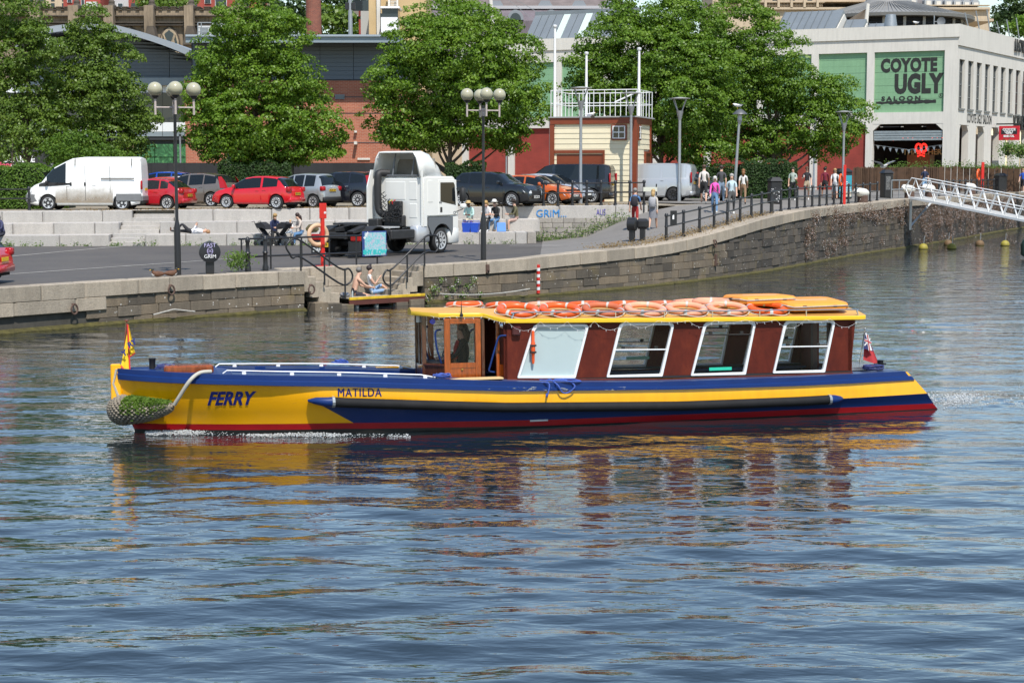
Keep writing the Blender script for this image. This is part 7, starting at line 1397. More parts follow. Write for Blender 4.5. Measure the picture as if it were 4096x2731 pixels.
car('hatchback', 'pale silver small car facing the railings beside the orange one', spot(2208, 816, 2.9, 1.2), R(-27), 'hatch', paint('pale_silver', (.50, .54, .60), .25, .4), M_RIM, 7, None, True); car('minibus', 'long black minibus with tinted windows in front of the harbour office', spot(2262, 813, 2.9, .95), R(166), 'van', paint('black', (.008, .008, .010)), M_RIM, 10, 'EY13 OWX', cat='van')
car('sport_utility_car', 'black sport utility car tucked beside the tail of the minibus', spot(2462, 806, 2.92, 2.6), R(158), 'suv', paint('charcoal', (.016, .017, .02)), M_RIM, 9, 'SB70 KJZ', lowtrim=True); car('panel_van', 'silver delivery van with black wheels beside the harbour office', spot(2592, 806, 2.95, 1.6), R(163), 'van', paint('silver_van', (.48, .49, .50), .3, .4), M_RIMD, 8, 'OY08 DKL', cat='van', glass_m=paint('silver_van', (.48, .49, .50), .3, .4))
car('sport_utility_car', 'dark grey sport utility car facing the path behind the silver van', spot(2760, 806, 2.95, 2.2), R(-30), 'suv', paint('dark_grey', (.05, .055, .06), .25, .3), M_RIM, 8, None, True); car('minibus', 'white car with sloping windscreen behind the dark grey one', spot(2760, 795, 2.95, 4.5), R(-25), 'van', paint('white', (.7, .72, .74)), M_RIM, 8, None, True, cat='car'); car('hatchback', 'black hatchback by the hedge behind the woman in brown trousers', spot(2985, 790, 2.95, .5), R(-25), 'hatch5', paint('black'), M_RIM, 8, None, True)
# back row, mostly roofs
for i, (px, py, hd, bd, nm, c, lab) in enumerate([(640, 812, 168, 'suv', 'royal_blue', (.012, .06, .35), 'blue car in the back row just right of the white van'), (575, 808, 172, 'hatch5', 'maroon', (.2, .02, .03), 'maroon car in the back row hidden behind the white van'), (890, 806, 165, 'mini_suv', 'plum', (.035, .025, .06), 'dark plum car in the back row behind the taupe one'), (955, 810, 160, 'hatch', 'green', (.015, .13, .09), 'green hatchback in the back row between taupe and red cars'), (985, 803, 168, 'mini_suv', 'sky_blue', (.05, .24, .42), 'sky blue car in the back row behind the bright red hatchback'), (1420, 806, 165, 'suv', 'navy_grey', (.03, .04, .07), 'navy estate car in the back row left of the tractor cab'), (1500, 795, 170, 'suv', 'black', (.008, .008, .01), 'black car with roof box standing behind the tractor cab'), (2090, 800, 170, 'hatch5', 'burnt_orange', (.4, .07, .01), 'burnt orange car behind the black compact utility car'), (690, 816, 168, 'hatch5', 'silver_white', (.6, .61, .62), 'silver white car in the back row beside the taupe one')]):
 car('parked_car', lab, spot(px, py, ZC if px < 1800 else 2.9, .8), R(hd), bd, paint(nm, c), M_RIM, 8)
# red hatchback cut by the left edge, down on the quay
T = car('hatchback', 'small red hatchback on the quay road cut off by the left edge', Vector((0, 0, 0)), R(176), 'hatch', paint('cherry_red', (.50, .012, .02)), M_RIM, 10, group='vehicles on the quay road'); p = gp(46, 1138, 1.3); T.location = (p.x - 2.38, p.y + .85, 1.3)
# ---------------- the tractor unit
def truck():
 r_ = gp(1512, 1029, 1.3); f_ = gp(1769, 1011.5, 1.3); hd = math.atan2(f_.y - r_.y, f_.x - r_.x); T = thing('tractor_unit', 'white articulated-lorry tractor unit without trailer on the quay road', 'truck', (r_.x - math.sin(hd) * 1.15, r_.y + math.cos(hd) * 1.15, 1.3), hd)
 WB = 3.95; wh = mat('paint_truck_white', (.76, .76, .73), .3, var=.03, coat=.4, world=False); bk = M_TRIM; gy = mat('truck_grey', (.13, .14, .15), .5); al = mat('tank_alloy', (.55, .56, .57), .35, .4, var=.05); ch = mat('chassis_black', (.022, .022, .023), .6, var=.4, vs=5)
 t, q, s = wheel_meshes(.5, .30, M_RIM, 10)
 for sg in (-1, 1):
  o = link('wheel', t, T, (WB, sg * 1.03, .5), (0, 0, 0 if sg < 0 else math.pi)); link('rim_well', q, o); link('rim', s, o)
  for y in (1.0, .68): o = link('wheel', t, T, (0, sg * y, .5), (0, 0, 0 if sg < 0 else math.pi)); link('rim_well', q, o)
  MB().cb(-1.05, WB + .8, sg * .42 - .06, sg * .42 + .06, .68, .95, .02).build('chassis_rail', ch, T)
  fm = MB(); ring = [(-.72 * math.cos(a), .5 + .66 * math.sin(a)) for a in np.linspace(.15, math.pi - .15, 12)]; rin = [(x * .94, .5 + (z - .5) * .94) for x, z in ring]; fm.prism(ring + rin[::-1], sg * .52, sg * 1.2); fm.build('mudguard', ch, T, smooth=True)
  MB().cb(-1.12, -.98, sg * .95 - .22, sg * .95 + .22, .62, .86, .03).build('tail_light', M_TAIL, T); MB().cb(-1.1, -1.02, sg * .9 - .28, sg * .9 + .28, .12, .62, .01).build('mud_flap', ch, T)
  MB().cb(WB - 1.55, WB - .72, sg * 1.0 - .2, sg * 1.0 + .2, .45, 1.12, .06).build('fuel_tank' if sg < 0 else 'battery_box', al, T, smooth=True); MB().cb(.85, WB - 1.6, sg * .95 - .18, sg * .95 + .18, .62, .98, .04).build('side_locker', ch, T)
  wa = MB(); ring = [(WB - .66 * math.cos(a), .5 + .66 * math.sin(a)) for a in np.linspace(0, math.pi, 12)]; out = [(WB - .9, .5), (WB - .9, 1.42), (WB + .95, 1.35), (WB + 1.0, .5)]; wa.prism([(WB - .9, 1.42)] + [(WB - .9, 1.1)] + ring[1:-1] + [(WB + .72, .9), (WB + .72, 1.42)], sg * 1.12, sg * 1.25); wa.build('front_arch', gy, T)
  MB().cb(WB + .7, WB + 1.16, sg * 1.1 - .1, sg * 1.1 + .12, .95, 1.46, .03).build('cab_corner', wh, T); MB().cb(WB + .5, WB + 1.2, sg * 1.0 - .22, sg * 1.0 + .24, .35, 1.0, .06).build('bumper_corner', wh, T, smooth=True); MB().cb(WB + .55, WB + .8, sg * 1.12 - .05, sg * 1.12 + .1, .32, .5, .02).build('cab_step', ch, T)
 MB().prism([(-1.0, .98), (-.2, .98), (.6, .98), (.62, 1.06), (-.1, 1.2), (-1.0, 1.1)], -.1, .1).build('ramp_plate', ch, T)
 for y in (-.62, .62): MB().prism([(-1.0, .9), (-.3, 1.0), (-.3, 1.18), (-1.05, .98)], y - .18, y + .1).build('guide_ramp', ch, T)
 b = MB(); b.prism([(-.62, -.5), (-.75, -.12), (-.1, -.06), (-.1, .06), (-.75, .12), (-.62, .5), (.25, .55), (.5, .3), (.5, -.3), (.25, -.55)], 1.2, 1.27, 'z'); b.build('fifth_wheel', mat('greasy_plate', (.05, .052, .058), .45, .5, var=.3), T); MB().cb(-.3, .3, -.45, .45, 1.0, 1.2, .03).build('fifth_wheel_base', ch, T)
 for x in (-.95, .9, 1.9): MB().cb(x - .08, x + .08, -.42, .42, .7, .92, .02).build('cross_member', ch, T)
 MB().cyl((0, -1., .5), (0, 1., .5), .12, n=12).build('rear_axle', ch, T); MB().cyl((-.85, -.6, .78), (-.85, .6, .78), .09, n=12).build('air_tank', ch, T); o = MB().cb(-1.13, -1.115, .32, .88, .38, .54, .003).build('number_plate', M_PLY, T); text('plate_lettering', 'MK66 IYP', bk, o, (-1.132, .6, .46), (0, 0, R(-90)), size=.12, depth=.001, bold=.004); text('mudflap_lettering', 'DAF', M_PLW, T, (-1.105, .9, .26), (0, 0, R(-90)), size=.2, depth=.002, bold=.008)
 MB().cb(1.05, 2.2, -.5, .5, 1.02, 1.08, .01).build('catwalk', al, T)
 # cab
 cb0, cb1 = WB - 1.2, WB + 1.15; z0, z1 = 1.02, 3.0; c = MB(); prof = [(cb0, z0), (WB - .9, z0), (WB - .9, 1.44), (WB + 1.0, 1.44), (cb1 + .02, 1.4), (cb1, 1.85), (cb1 - .12, 2.75), (cb1 - .3, z1), (cb0 + .05, z1), (cb0, z1 - .05)]
 for y0, y1, ins in ((-1.22, 1.22, 0),): c.prism(prof, y0, y1)
 cab = c.build('cab', wh, T); bm = bmesh.new(); bm.from_mesh(cab.data); bmesh.ops.bevel(bm, geom=[e for e in bm.edges if e.calc_face_angle(0) > .6], offset=.05, segments=2, affect='EDGES'); bm.to_mesh(cab.data); bm.free(); cab.data.polygons.foreach_set('use_smooth', [True] * len(cab.data.polygons)); cab.data.set_sharp_from_angle(angle=R(35))
 for y0, y1, za, zb_ in ((-.35, .62, 2.1, 2.8), (-.92, -.55, 2.1, 2.8), (-.92, -.55, 1.4, 1.95)): MB().cb(cb0 - .012, cb0 + .02, y0, y1, za, zb_, .012).build('back_panel', wh, T)
 for sg in (-1, 1):
  MB().cb(cb0 + .28, cb0 + .62, sg * 1.22 - .012, sg * 1.22 + .012, 2.0, 2.85, .01).build('side_panel', wh, T); d = MB().cb(WB - .22, WB + .98, sg * 1.225 - .012, sg * 1.225 + .012, 1.48, 2.86, .012).build('door', wh, T); MB().prism([(WB - .1, 2.02), (WB + .93, 1.86), (WB + .86, 2.65), (WB + .78, 2.76), (WB - .1, 2.76)], sg * 1.236, sg * 1.242).build('door_window', M_CG, d); MB().cb(WB - .12, WB + .02, sg * 1.24 - .01, sg * 1.24 + .01, 1.6, 1.8, .01).build('door_handle', bk, d)
  MB().cb(cb1 - .12, cb1 + .12, sg * 1.42 - .11, sg * 1.42 + .11, 2.0, 2.55, .05).build('mirror', bk, T, smooth=True); MB().cb(cb1 - .1, cb1 + .1, sg * 1.44 - .12, sg * 1.44 + .12, 1.72, 1.92, .04).build('wide_mirror', wh, T, smooth=True); MB().tube([(cb1 - .15, sg * 1.2, 2.5), (cb1 - .02, sg * 1.42, 2.6), (cb1 - .02, sg * 1.42, 1.7), (cb1 - .15, sg * 1.2, 1.6)], .025, 6).build('mirror_arm', bk, T)
  fr = MB(); fr.prism([(cb0 - .45, 1.1), (cb0 + .0, 1.05), (cb0 + .0, 3.25), (cb0 - .2, 3.25), (cb0 - .45, 2.6)], sg * 1.16, sg * 1.21) if sg > 0 else fr.prism([(cb0 - .08, 1.1), (cb0, 1.05), (cb0, 3.25), (cb0 - .08, 3.25)], sg * 1.16, sg * 1.21); fr.build('side_fairing', wh, T)
 # open-backed air deflector
 dz = [(cb0 - .12, 1.18, 3.95), (cb0 + .35, 1.17, 3.98), (cb0 + .95, 1.12, 3.85), (cb0 + 1.45, 1.02, 3.5), (cb0 + 1.85, .9, 3.1)]; b = MB(); n = 14; V = []
 for x, w, zt in dz:
  for i in range(n + 1):
   a = -1 + 2 * i / n; yy = w * math.copysign(min(1, abs(a) * 1.12), a) if abs(a) < .9 else math.copysign(w, a); k = 1 - max(0, (abs(a) - .72) / .28) ** 2.0; V.append((x, w * a * (1.0 if abs(a) > .9 else 1), 2.98 + (zt - 2.98) * k))
 b.add(V, [(i * (n + 1) + k, (i + 1) * (n + 1) + k, (i + 1) * (n + 1) + k + 1, i * (n + 1) + k + 1) for i in range(len(dz) - 1) for k in range(n)]); o = b.build('air_deflector', wh, T, smooth=True, angle=50); md = o.modifiers.new('thick', 'SOLIDIFY'); md.thickness = .06; md.offset = -1
 MB().add([(cb0 + 1.2, -.98, 3.02), (cb0 + 1.2, .98, 3.02), (cb0 + 1.1, .98, 3.7), (cb0 + 1.1, -.98, 3.7)], [(0, 1, 2, 3)]).build('deflector_lining', mat('grubby_lining', (.25, .23, .2), .9, var=.2), T)
 for y in (.35, -.6): MB().tube([(cb0 + .1, y, 3.0), (cb0 + .25, y - .05, 3.88)], .035, 6).build('deflector_strut', gy, T)
 MB().cb(cb0 - .02, cb0 + .1, -1.0, .7, 3.0, 3.06, .01).build('roof_rail', gy, T)
 MB().tube(smooth_pts([(cb0 + .15, .55, 3.12), (cb0 - .15, .78, 3.12), (cb0 - .25, .8, 2.9), (cb0 - .25, .8, 1.95), (cb0 - .22, .7, 1.6), (cb0 - .15, .4, 1.5)], 5), [.15] * 26, 10).build('air_intake', bk, T, smooth=True)
 # black suzie coils and the valve rack
 k = MB(); k.cb(cb0 - .3, cb0 - .06, -.45, .5, 1.05, 1.5, .04); k.cb(cb0 - .26, cb0 - .06, -.3, .35, 1.5, 2.05, .03); k.cb(cb0 - .6, cb0 - .1, .55, 1.05, 1.0, 1.35, .04); k.build('valve_rack', ch, T); rr = random.Random(8)
 for i in range(7):
  y0 = -.4 + .14 * i; P = []
  for j in range(40): tt = j / 39; P.append((cb0 - .33 + .06 * math.cos(j * 1.6), y0 + .06 * math.sin(j * 1.6) + .1 * math.sin(tt * 3 + i), 2.0 - .75 * math.sin(tt * math.pi * .8 + .2 * i)))
  MB().tube(P, .017, 5).build('coiled_airline', bk, T)
 for y, m in ((.05, mat('red_cap', (.5, .02, .02), .4)), (.2, mat('yellow_cap', (.6, .45, .02), .4))): MB().tube([(cb0 - .2, y, 1.8), (cb0 - .3, y + .03, 2.0), (cb0 - .12, y, 2.08)], .022, 6).build('airline_end', m, T)
 MB().cb(cb0 - .05, cb0 - .02, .62, .74, 1.42, 1.62, .01).build('blue_tag', mat('blue_plastic', (.02, .22, .6), .4), T); MB().bx(cb1 - .02, cb1 + .06, -1.0, 1.0, 1.95, 2.7).build('windscreen', M_CG, T); MB().cb(cb1 - .05, cb1 + .08, -1.1, 1.1, .35, 1.42, .05).build('front_panel', gy, T); MB().cb(cb1 - .15, cb1 + .25, -1.15, 1.15, 2.78, 2.84, .02).build('sun_visor', bk, T)
 text('cab_lettering', '440', gy, T, (WB - .1, -1.242, 1.98), (0, 0, 0), size=.13, depth=.002, bold=.003); text('cab_lettering', 'CF', gy, T, (WB + .85, -1.242, 1.56), (0, 0, 0), size=.16, depth=.002, bold=.004)
truck()
# ================================================================ PEOPLE AND BIRDS
from mathutils.bvhtree import BVHTree
def _bvh():
 V, Fs = [], []
 for o in bpy.data.objects:
  if o.type == 'MESH' and o.name.split('.')[0] in ('quay_paving', 'ramp_path', 'car_park_ground', 'promenade'):
   k = len(V); V += [v.co.copy() for v in o.data.vertices]; Fs += [tuple(i + k for i in p.vertices) for p in o.data.polygons]
 return BVHTree.FromPolygons(V, Fs)
GB = _bvh()
def ground(px, py):
 "the point of the ground seen at a photo pixel"
 d = Vector(_ray(px, py)).normalized(); h = GB.ray_cast(Vector((0, 0, CAM_H)), d); return h[0] if h[0] else gp(px, py, 2.9)
def on_ground(x, y):
 h = GB.ray_cast(Vector((x, y, 20)), Vector((0, 0, -1))); return Vector((x, y, h[0].z if h[0] else 2.9))
SKINS = {'a': (.56, .33, .23), 'b': (.50, .28, .19), 'c': (.13, .065, .04)}
def skin(k): return mat('skin_' + k, SKINS[k], .55)
def cl(name, c=(.5, .5, .5)): return mat('cloth_' + name, c, .85, var=.12, vs=14, world=False)
def person(label, loc, head, pose, top, bottom, shoe=None, sk='a', hair=(.05, .03, .02), sleeve='short', legs='long', hairlen='short', ht=1.75, hat=None, group='people along the quay', glasses=False, female=False, extras=None, name='person'):
 k = ht / 1.75; P = {}; E = []; Rd = {}; reg = {}
 def j(n, p, r, parent=None, rg=None):
  P[n] = Vector(p); Rd[n] = r
  if parent: E.append((parent, n)); reg[(parent, n)] = rg
 ph = pose.get('pelvis', .93); ln = R(pose.get('lean', 0)); up = Vector((math.sin(ln), 0, math.cos(ln))); fw = Vector((math.cos(ln), 0, -math.sin(ln))); f_ = .92 if female else 1.
 j('pel', (0, 0, ph), .135); j('waist', P['pel'] + up * .16, .115 * f_, 'pel', 'low'); j('chest', P['pel'] + up * .36, .14 * f_, 'waist', 'top'); j('neckb', P['pel'] + up * .50, .075, 'chest', 'top'); hl = R(pose.get('look', 0)) + ln * .3; hu = Vector((math.sin(hl), 0, math.cos(hl))); hf = Vector((math.cos(hl), 0, -math.sin(hl)))
 j('neck', P['neckb'] + hu * .08, .052, 'neckb', 'skin'); j('jaw', P['neck'] + hu * .07 + hf * .02, .072, 'neck', 'skin'); j('crown', P['jaw'] + hu * .10, .085, 'jaw', 'skin'); j('nose', P['jaw'] + hu * .03 + hf * .105, .012, 'jaw', 'skin')
 for sd, nm in ((1, 'l'), (-1, 'r')):
  hp, ab, kn = pose.get('leg_' + nm, (0, 4, 3)); h = P['pel'] + Vector((0, sd * .09, -.05)) + Vector((math.sin(R(hp)), 0, 0)) * .03; j('hip' + nm, h, .095, 'pel', 'low')
  d = Vector((math.sin(R(hp)) * math.cos(R(ab)), sd * math.sin(R(ab)), -math.cos(R(hp)) * math.cos(R(ab)))); j('knee' + nm, h + d * .42, .062, 'hip' + nm, 'thigh'); a2 = hp - kn; d2 = Vector((math.sin(R(a2)), sd * math.sin(R(ab)) * .3, -math.cos(R(a2)))); j('ank' + nm, P['knee' + nm] + d2 * .41, .042, 'knee' + nm, 'shin')
  fd = Vector((math.cos(R(a2 * .8)), 0, math.sin(R(a2 * .8)))) if not pose.get('flat') else Vector((1, 0, 0)); fd = pose.get('foot', fd); j('toe' + nm, P['ank' + nm] + Vector(fd) * .17 + Vector((0, 0, -.045 if not pose.get('lying') else .0)), .034, 'ank' + nm, 'foot')
  ap, aa, el, inn = pose.get('arm_' + nm, (5, 8, 15, 0)); s_ = P['neckb'] + Vector((0, sd * .175 * f_, -.05)); j('sho' + nm, s_, .062, 'neckb', 'top'); d = Vector((math.sin(R(ap)) * math.cos(R(aa)), sd * math.sin(R(aa)), -math.cos(R(ap)) * math.cos(R(aa)))); j('elb' + nm, s_ + d * .28, .043, 'sho' + nm, 'uarm'); a2 = ap + el; d2 = Vector((math.sin(R(a2)) * math.cos(R(inn)), -sd * math.sin(R(inn)), -math.cos(R(a2)) * math.cos(R(inn)))); j('wri' + nm, P['elb' + nm] + d2 * .24, .03, 'elb' + nm, 'farm'); j('palm' + nm, P['wri' + nm] + d2 * .075, .034, 'wri' + nm, 'hand')
  sv = d2.cross(Vector((1, .2, .3))).normalized()
  for q in range(4): j('f%d%s' % (q, nm), P['palm' + nm] + d2 * (.085 - .008 * abs(q - 1.5)) + sv * (q - 1.5) * .021 + Vector((.015, 0, 0)), .0095, 'palm' + nm, 'hand')
  j('th' + nm, P['wri' + nm] + d2 * .07 + sv * -.06, .011, 'wri' + nm, 'hand')
 names = list(P); me = bpy.data.meshes.new('skel'); me.from_pydata([tuple(P[n] * k) for n in names], [(names.index(a), names.index(b)) for a, b in E], []); o = bpy.data.objects.new('skel', me); md = o.modifiers.new('s', 'SKIN'); md.use_smooth_shade = True; lay = me.skin_vertices[0].data
 for i, n in enumerate(names): lay[i].radius = (Rd[n] * k, Rd[n] * k * (.8 if n in ('chest', 'waist', 'pel') else 1.)) if n not in ('chest', 'waist', 'pel') else (Rd[n] * k * 1.18, Rd[n] * k * .8); lay[i].use_root = (n == 'pel')
 ss = o.modifiers.new('ss', 'SUBSURF'); ss.levels = 1; ss.render_levels = 1; body = evaluated(o)
 body.materials.clear(); ms = [skin(sk), top, bottom, shoe or cl('white_shoe', (.6, .6, .58))]
 for m in ms: body.materials.append(m)
 segs = [(P[a] * k, P[b] * k, reg[(a, b)]) for a, b in E]; RA = np.array([Rd[a] * k * (1.18 if a in ('pel', 'waist', 'chest') else 1) for a, b in E]); RB = np.array([Rd[b] * k * (1.18 if b in ('pel', 'waist', 'chest') else 1) for a, b in E]); cut = {'none': 0, 'short': .72, 'long': 2}[sleeve]; lc = {'long': 9, 'shorts': 1.0, 'skirt': .9, 'mid': .85}[legs]
 A = np.array([s[0] for s in segs]); Bv = np.array([s[1] for s in segs]) - A; L2 = (Bv ** 2).sum(1) + 1e-9; idx = []
 for p in body.polygons:
  c = np.array(p.center); t = np.clip(((c - A) * Bv).sum(1) / L2, 0, 1); dd = np.sqrt(((A + Bv * t[:, None] - c) ** 2).sum(1)) - (RA + (RB - RA) * t); i = int(dd.argmin()); rg, t_ = segs[i][2], t[i]
  idx.append({'skin': 0, 'hand': 0, 'top': 1, 'low': 2 if t_ < .55 else 1, 'thigh': 2 if t_ < lc else 0, 'shin': 2 if lc > 2 and t_ < .95 else 0, 'foot': 3, 'uarm': 1 if t_ < cut else 0, 'farm': 1 if cut > 1 and t_ < .92 else 0}[rg])
 body.polygons.foreach_set('material_index', idx); body.polygons.foreach_set('use_smooth', [True] * len(idx)); T = thing(name, label, 'person', loc, head, group); link('body', body, T)
 hm = mat('hair_%d_%d_%d' % tuple(int(x * 100) for x in hair), hair, .6, var=.3, vs=20, world=False); cr = P['crown'] * k; b = MB(); b.ball(cr + (hu * .03 - hf * .042) * k, .1 * k, 12, 8, 1.0, .98, .95)
 if hairlen == 'long': b.tube([cr - hf * .05 * k, cr - (hf * .10 + hu * .1) * k, cr - (hf * .10 + hu * .27) * k], [.085 * k, .09 * k, .05 * k], 8)
 if hairlen == 'bob': b.ball(cr - (hf * .045 + hu * .05) * k, .105 * k, 10, 8, .85, 1.05, 1.1)
 if hairlen == 'bun': b.ball(cr + (hu * .12) * k, .045 * k, 8, 6)
 if hairlen != 'bald': link('hair', b.mesh('hair', hm, True, 180), T)
 for sd in (-1, 1): MB().ball(P['jaw'] * k + (hu * .055 + hf * .082) * k + Vector((0, sd * .03 * k, 0)), .009 * k, 6, 4).build('eye', M_BK, T)
 if glasses: g = MB(); [g.cb(*(lambda c: (c.x - .012, c.x + .012, c.y - .032, c.y + .032, c.z - .02, c.z + .02))(P['jaw'] * k + (hu * .055 + hf * .095) * k + Vector((0, sd * .036 * k, 0))), .004) for sd in (-1, 1)]; g.build('sunglasses', M_BK, T)
 if hat: c, rb = hat; b = MB(); b.lathe([(rb, .0), (rb, .012), (.105, .02), (.1, .09), (.06, .115), (0, .12)], 18, cr + hu * .04 * k); b.build('hat', c, T, smooth=True)
 for e in extras or []: e(T, P, k)
 return T
WALK1 = dict(leg_l=(22, 3, 8), leg_r=(-16, 3, 14), arm_l=(-18, 8, 12, 0), arm_r=(20, 8, 18, 0)); WALK2 = dict(leg_l=(-14, 3, 14), leg_r=(20, 3, 6), arm_l=(15, 8, 20, 0), arm_r=(-15, 8, 10, 0)); STAND = {}
def sit(h, lean=8, look=12, **kw): d = dict(pelvis=h + .10, leg_l=(82, 8, 84), leg_r=(82, 8, 80), arm_l=(25, 8, 65, 30), arm_r=(25, 8, 65, 30), lean=lean, look=look, flat=1); d.update(kw); return d
def backpack(c):
 def f(T, P, k): p = (P['chest'] * k + P['waist'] * k) / 2; b = MB(); b.cb(p.x - .30, p.x - .11, -.14, .14, p.z - .2, p.z + .25, .06); b.build('backpack', c, T, smooth=True); [MB().tube([(p.x - .13, s * .1, p.z + .2), (p.x + .02, s * .12, p.z + .3), (p.x + .15, s * .12, p.z + .1), (p.x - .1, s * .14, p.z - .12)], .016, 6).build('strap', c, T) for s in (-1, 1)]
 return f
def cup(side='r'):
 def f(T, P, k): p = P['palm' + side] * k + Vector((.05, 0, .03)); b = MB(); b.lathe([(.03, -.06), (.04, .05), (.042, .06), (0, .065)], 10, p); b.build('paper_cup', mat('cup_white', (.75, .74, .7), .5), T)
 return f
def skirt(c, z0=.5, r=.19):
 def f(T, P, k): p = P['pel'] * k; b = MB(); b.lathe([(r, z0 * k - p.z), (r * .95, -.1), (.16, .12), (.13, .16)], 16, p); b.build('skirt', c, T, smooth=True)
 return f
def strap_bag(c):
 def f(T, P, k): p = P['chest'] * k; MB().tube([(p.x + .02, -.15, p.z + .14), (p.x + .16, 0, p.z - .08), (p.x + .1, .2, p.z - .34)], .014, 6).build('bag_strap', c, T); MB().cb(p.x - .02, p.x + .14, .17, .25, p.z - .46, p.z - .3, .03).build('handbag', c, T, smooth=True)
 return f
away, toward = R(80), R(-95)
person('man in blue shirt and red shorts with dark backpack walking up the ramp', ground(2540, 917), R(75), WALK1, cl('denim_blue', (.07, .16, .33)), cl('red_shorts', (.30, .02, .02)), hair=(.22, .2, .18), legs='shorts', extras=[backpack(cl('dark_bag', (.025, .022, .03)))])
person('blonde woman in grey skirt with pale backpack walking up the ramp', ground(2612, 919), R(75), WALK2, cl('cream_top', (.50, .46, .40)), cl('grey_skirt', (.20, .20, .22)), hair=(.42, .28, .12), sleeve='long', legs='mid', hairlen='long', female=True, ht=1.7, extras=[backpack(cl('pale_bag', (.34, .34, .36))), skirt(cl('grey_skirt', (.2, .2, .22)), .52)])
person('white-haired woman in bright pink top and jeans walking towards the water', ground(2858, 855), R(-100), WALK1, cl('hot_pink', (.85, .10, .45)), cl('light_jeans', (.13, .25, .42)), hair=(.6, .58, .54), sleeve='long', hairlen='bob', female=True, ht=1.66, glasses=True, extras=[strap_bag(cl('brown_strap', (.06, .03, .02)))])
person('grey-haired man in pale striped polo shirt beside the woman in pink', ground(2925, 857), R(-95), WALK2, cl('mint_stripe', (.48, .60, .64)), cl('grey_trousers', (.10, .10, .10)), hair=(.35, .33, .31), ht=1.8)
person('man in white tee and black shorts walking away past the silver van', ground(2815, 815), R(80), WALK1, cl('off_white', (.62, .57, .53)), cl('black_shorts', (.02, .02, .022)), hair=(.07, .035, .02), legs='shorts', ht=1.82)
person('man in dark grey shirt walking away beside the man in white', ground(2884, 815), R(85), WALK2, cl('dark_grey', (.06, .06, .065)), cl('faded_jeans', (.22, .30, .40)), hair=(.04, .025, .02), ht=1.82)
person('long-haired woman in white top and brown trousers by the hedge', ground(2972, 817), R(80), WALK1, cl('white_top', (.68, .66, .62)), cl('tan_trousers', (.26, .16, .09)), cl('black_shoe', (.02, .02, .02)), hair=(.20, .09, .03), hairlen='long', female=True, ht=1.7)
person('man in sage polo shirt and black trousers holding a paper cup', ground(3170, 801), R(-105), dict(STAND, arm_l=(20, 8, 80, 10)), cl('sage_polo', (.34, .40, .35)), cl('black_trousers', (.018, .018, .02)), hair=(.05, .03, .02), extras=[cup('l')])
person('bearded man in black tee and beige shorts with sunglasses and a cup', ground(3226, 801), R(-95), dict(WALK2, arm_r=(15, 15, 100, 10)), cl('black_tee', (.02, .02, .024)), cl('beige_shorts', (.44, .35, .24)), hair=(.08, .04, .02), legs='shorts', glasses=True, ht=1.8, extras=[cup('r')])
person('person in maroon hoodie and black shorts walking away', ground(3298, 793), R(85), WALK1, cl('maroon_hoodie', (.16, .012, .03)), cl('black_shorts'), hair=(.02, .015, .012), sleeve='long', legs='shorts', sk='b')
person('long-haired person in white tee with sunglasses and backpack straps', ground(3338, 801), R(-100), WALK1, cl('white_tee', (.7, .68, .68)), cl('patterned_shorts', (.35, .36, .38)), cl('dark_sandal', (.08, .04, .03)), hair=(.36, .22, .09), hairlen='long', legs='shorts', glasses=True, extras=[backpack(cl('dark_bag'))])
person('man in navy tee and pale jeans walking away by the picket fence', ground(3697, 778), R(95), WALK2, cl('navy_tee', (.02, .03, .07)), cl('pale_jeans', (.25, .42, .62)), hair=(.06, .03, .02), ht=1.85)
person('runner in blue top and dark shorts at the right edge', ground(4090, 772), R(-120), WALK1, cl('royal_top', (.02, .08, .40)), cl('navy_shorts', (.02, .02, .03)), hair=(.3, .18, .08), legs='shorts')
def tier_pt(px, k, off=.15):
 "a seat point on step k below photo column px"
 for _ in range(6):
  Y = 74 if _ == 0 else TIER(X, k) + off; X = (px - 2048) / FPX * Y * 1.0
 return Vector((X, TIER(X, k) + off, tier_z(X, k)))
navy, jean = cl('navy_print', (.05, .055, .12)), cl('mid_jeans', (.09, .19, .34)); g_s = 'people sitting on the seating steps'
p = tier_pt(14, 0); person('grey-haired woman in patterned navy blouse sitting at the left edge', Vector((p.x, p.y, 1.29)), R(-125), sit(.47, 14, 25), navy, cl('navy_trousers', (.02, .022, .035)), cl('black_shoe'), hair=(.20, .18, .17), sleeve='long', hairlen='bob', female=True, group=g_s)
p = tier_pt(1098, 0); person('blonde woman in navy jacket with red hood sitting behind the pushchair', Vector((p.x, p.y, 1.29)), R(-70), sit(.47, 12, 30), cl('navy_jacket', (.02, .028, .08)), cl('black_trousers'), hair=(.36, .22, .08), sleeve='long', hairlen='long', female=True, group=g_s)
p = tier_pt(1163, 0, .4); person('toddler with fair hair in white top sitting between two women', Vector((p.x, p.y, tier_z(p.x, 0) - .0)), R(-95), dict(pelvis=.12, leg_l=(88, 14, 10), leg_r=(88, 14, 10), arm_l=(35, 10, 60, 20), arm_r=(35, 10, 60, 20), foot=(0.2, 0, 1)), cl('white_tee'), cl('pale_blue', (.35, .42, .5)), hair=(.5, .33, .16), ht=1.05, group=g_s)
p = tier_pt(1210, 0); person('long dark-haired woman in cream jumper and jeans facing the toddler', Vector((p.x, p.y, 1.29)), R(-150), sit(.47, 14, 20), cl('cream_jumper', (.52, .44, .38)), jean, hair=(.04, .02, .015), sleeve='long', hairlen='long', female=True, group=g_s)
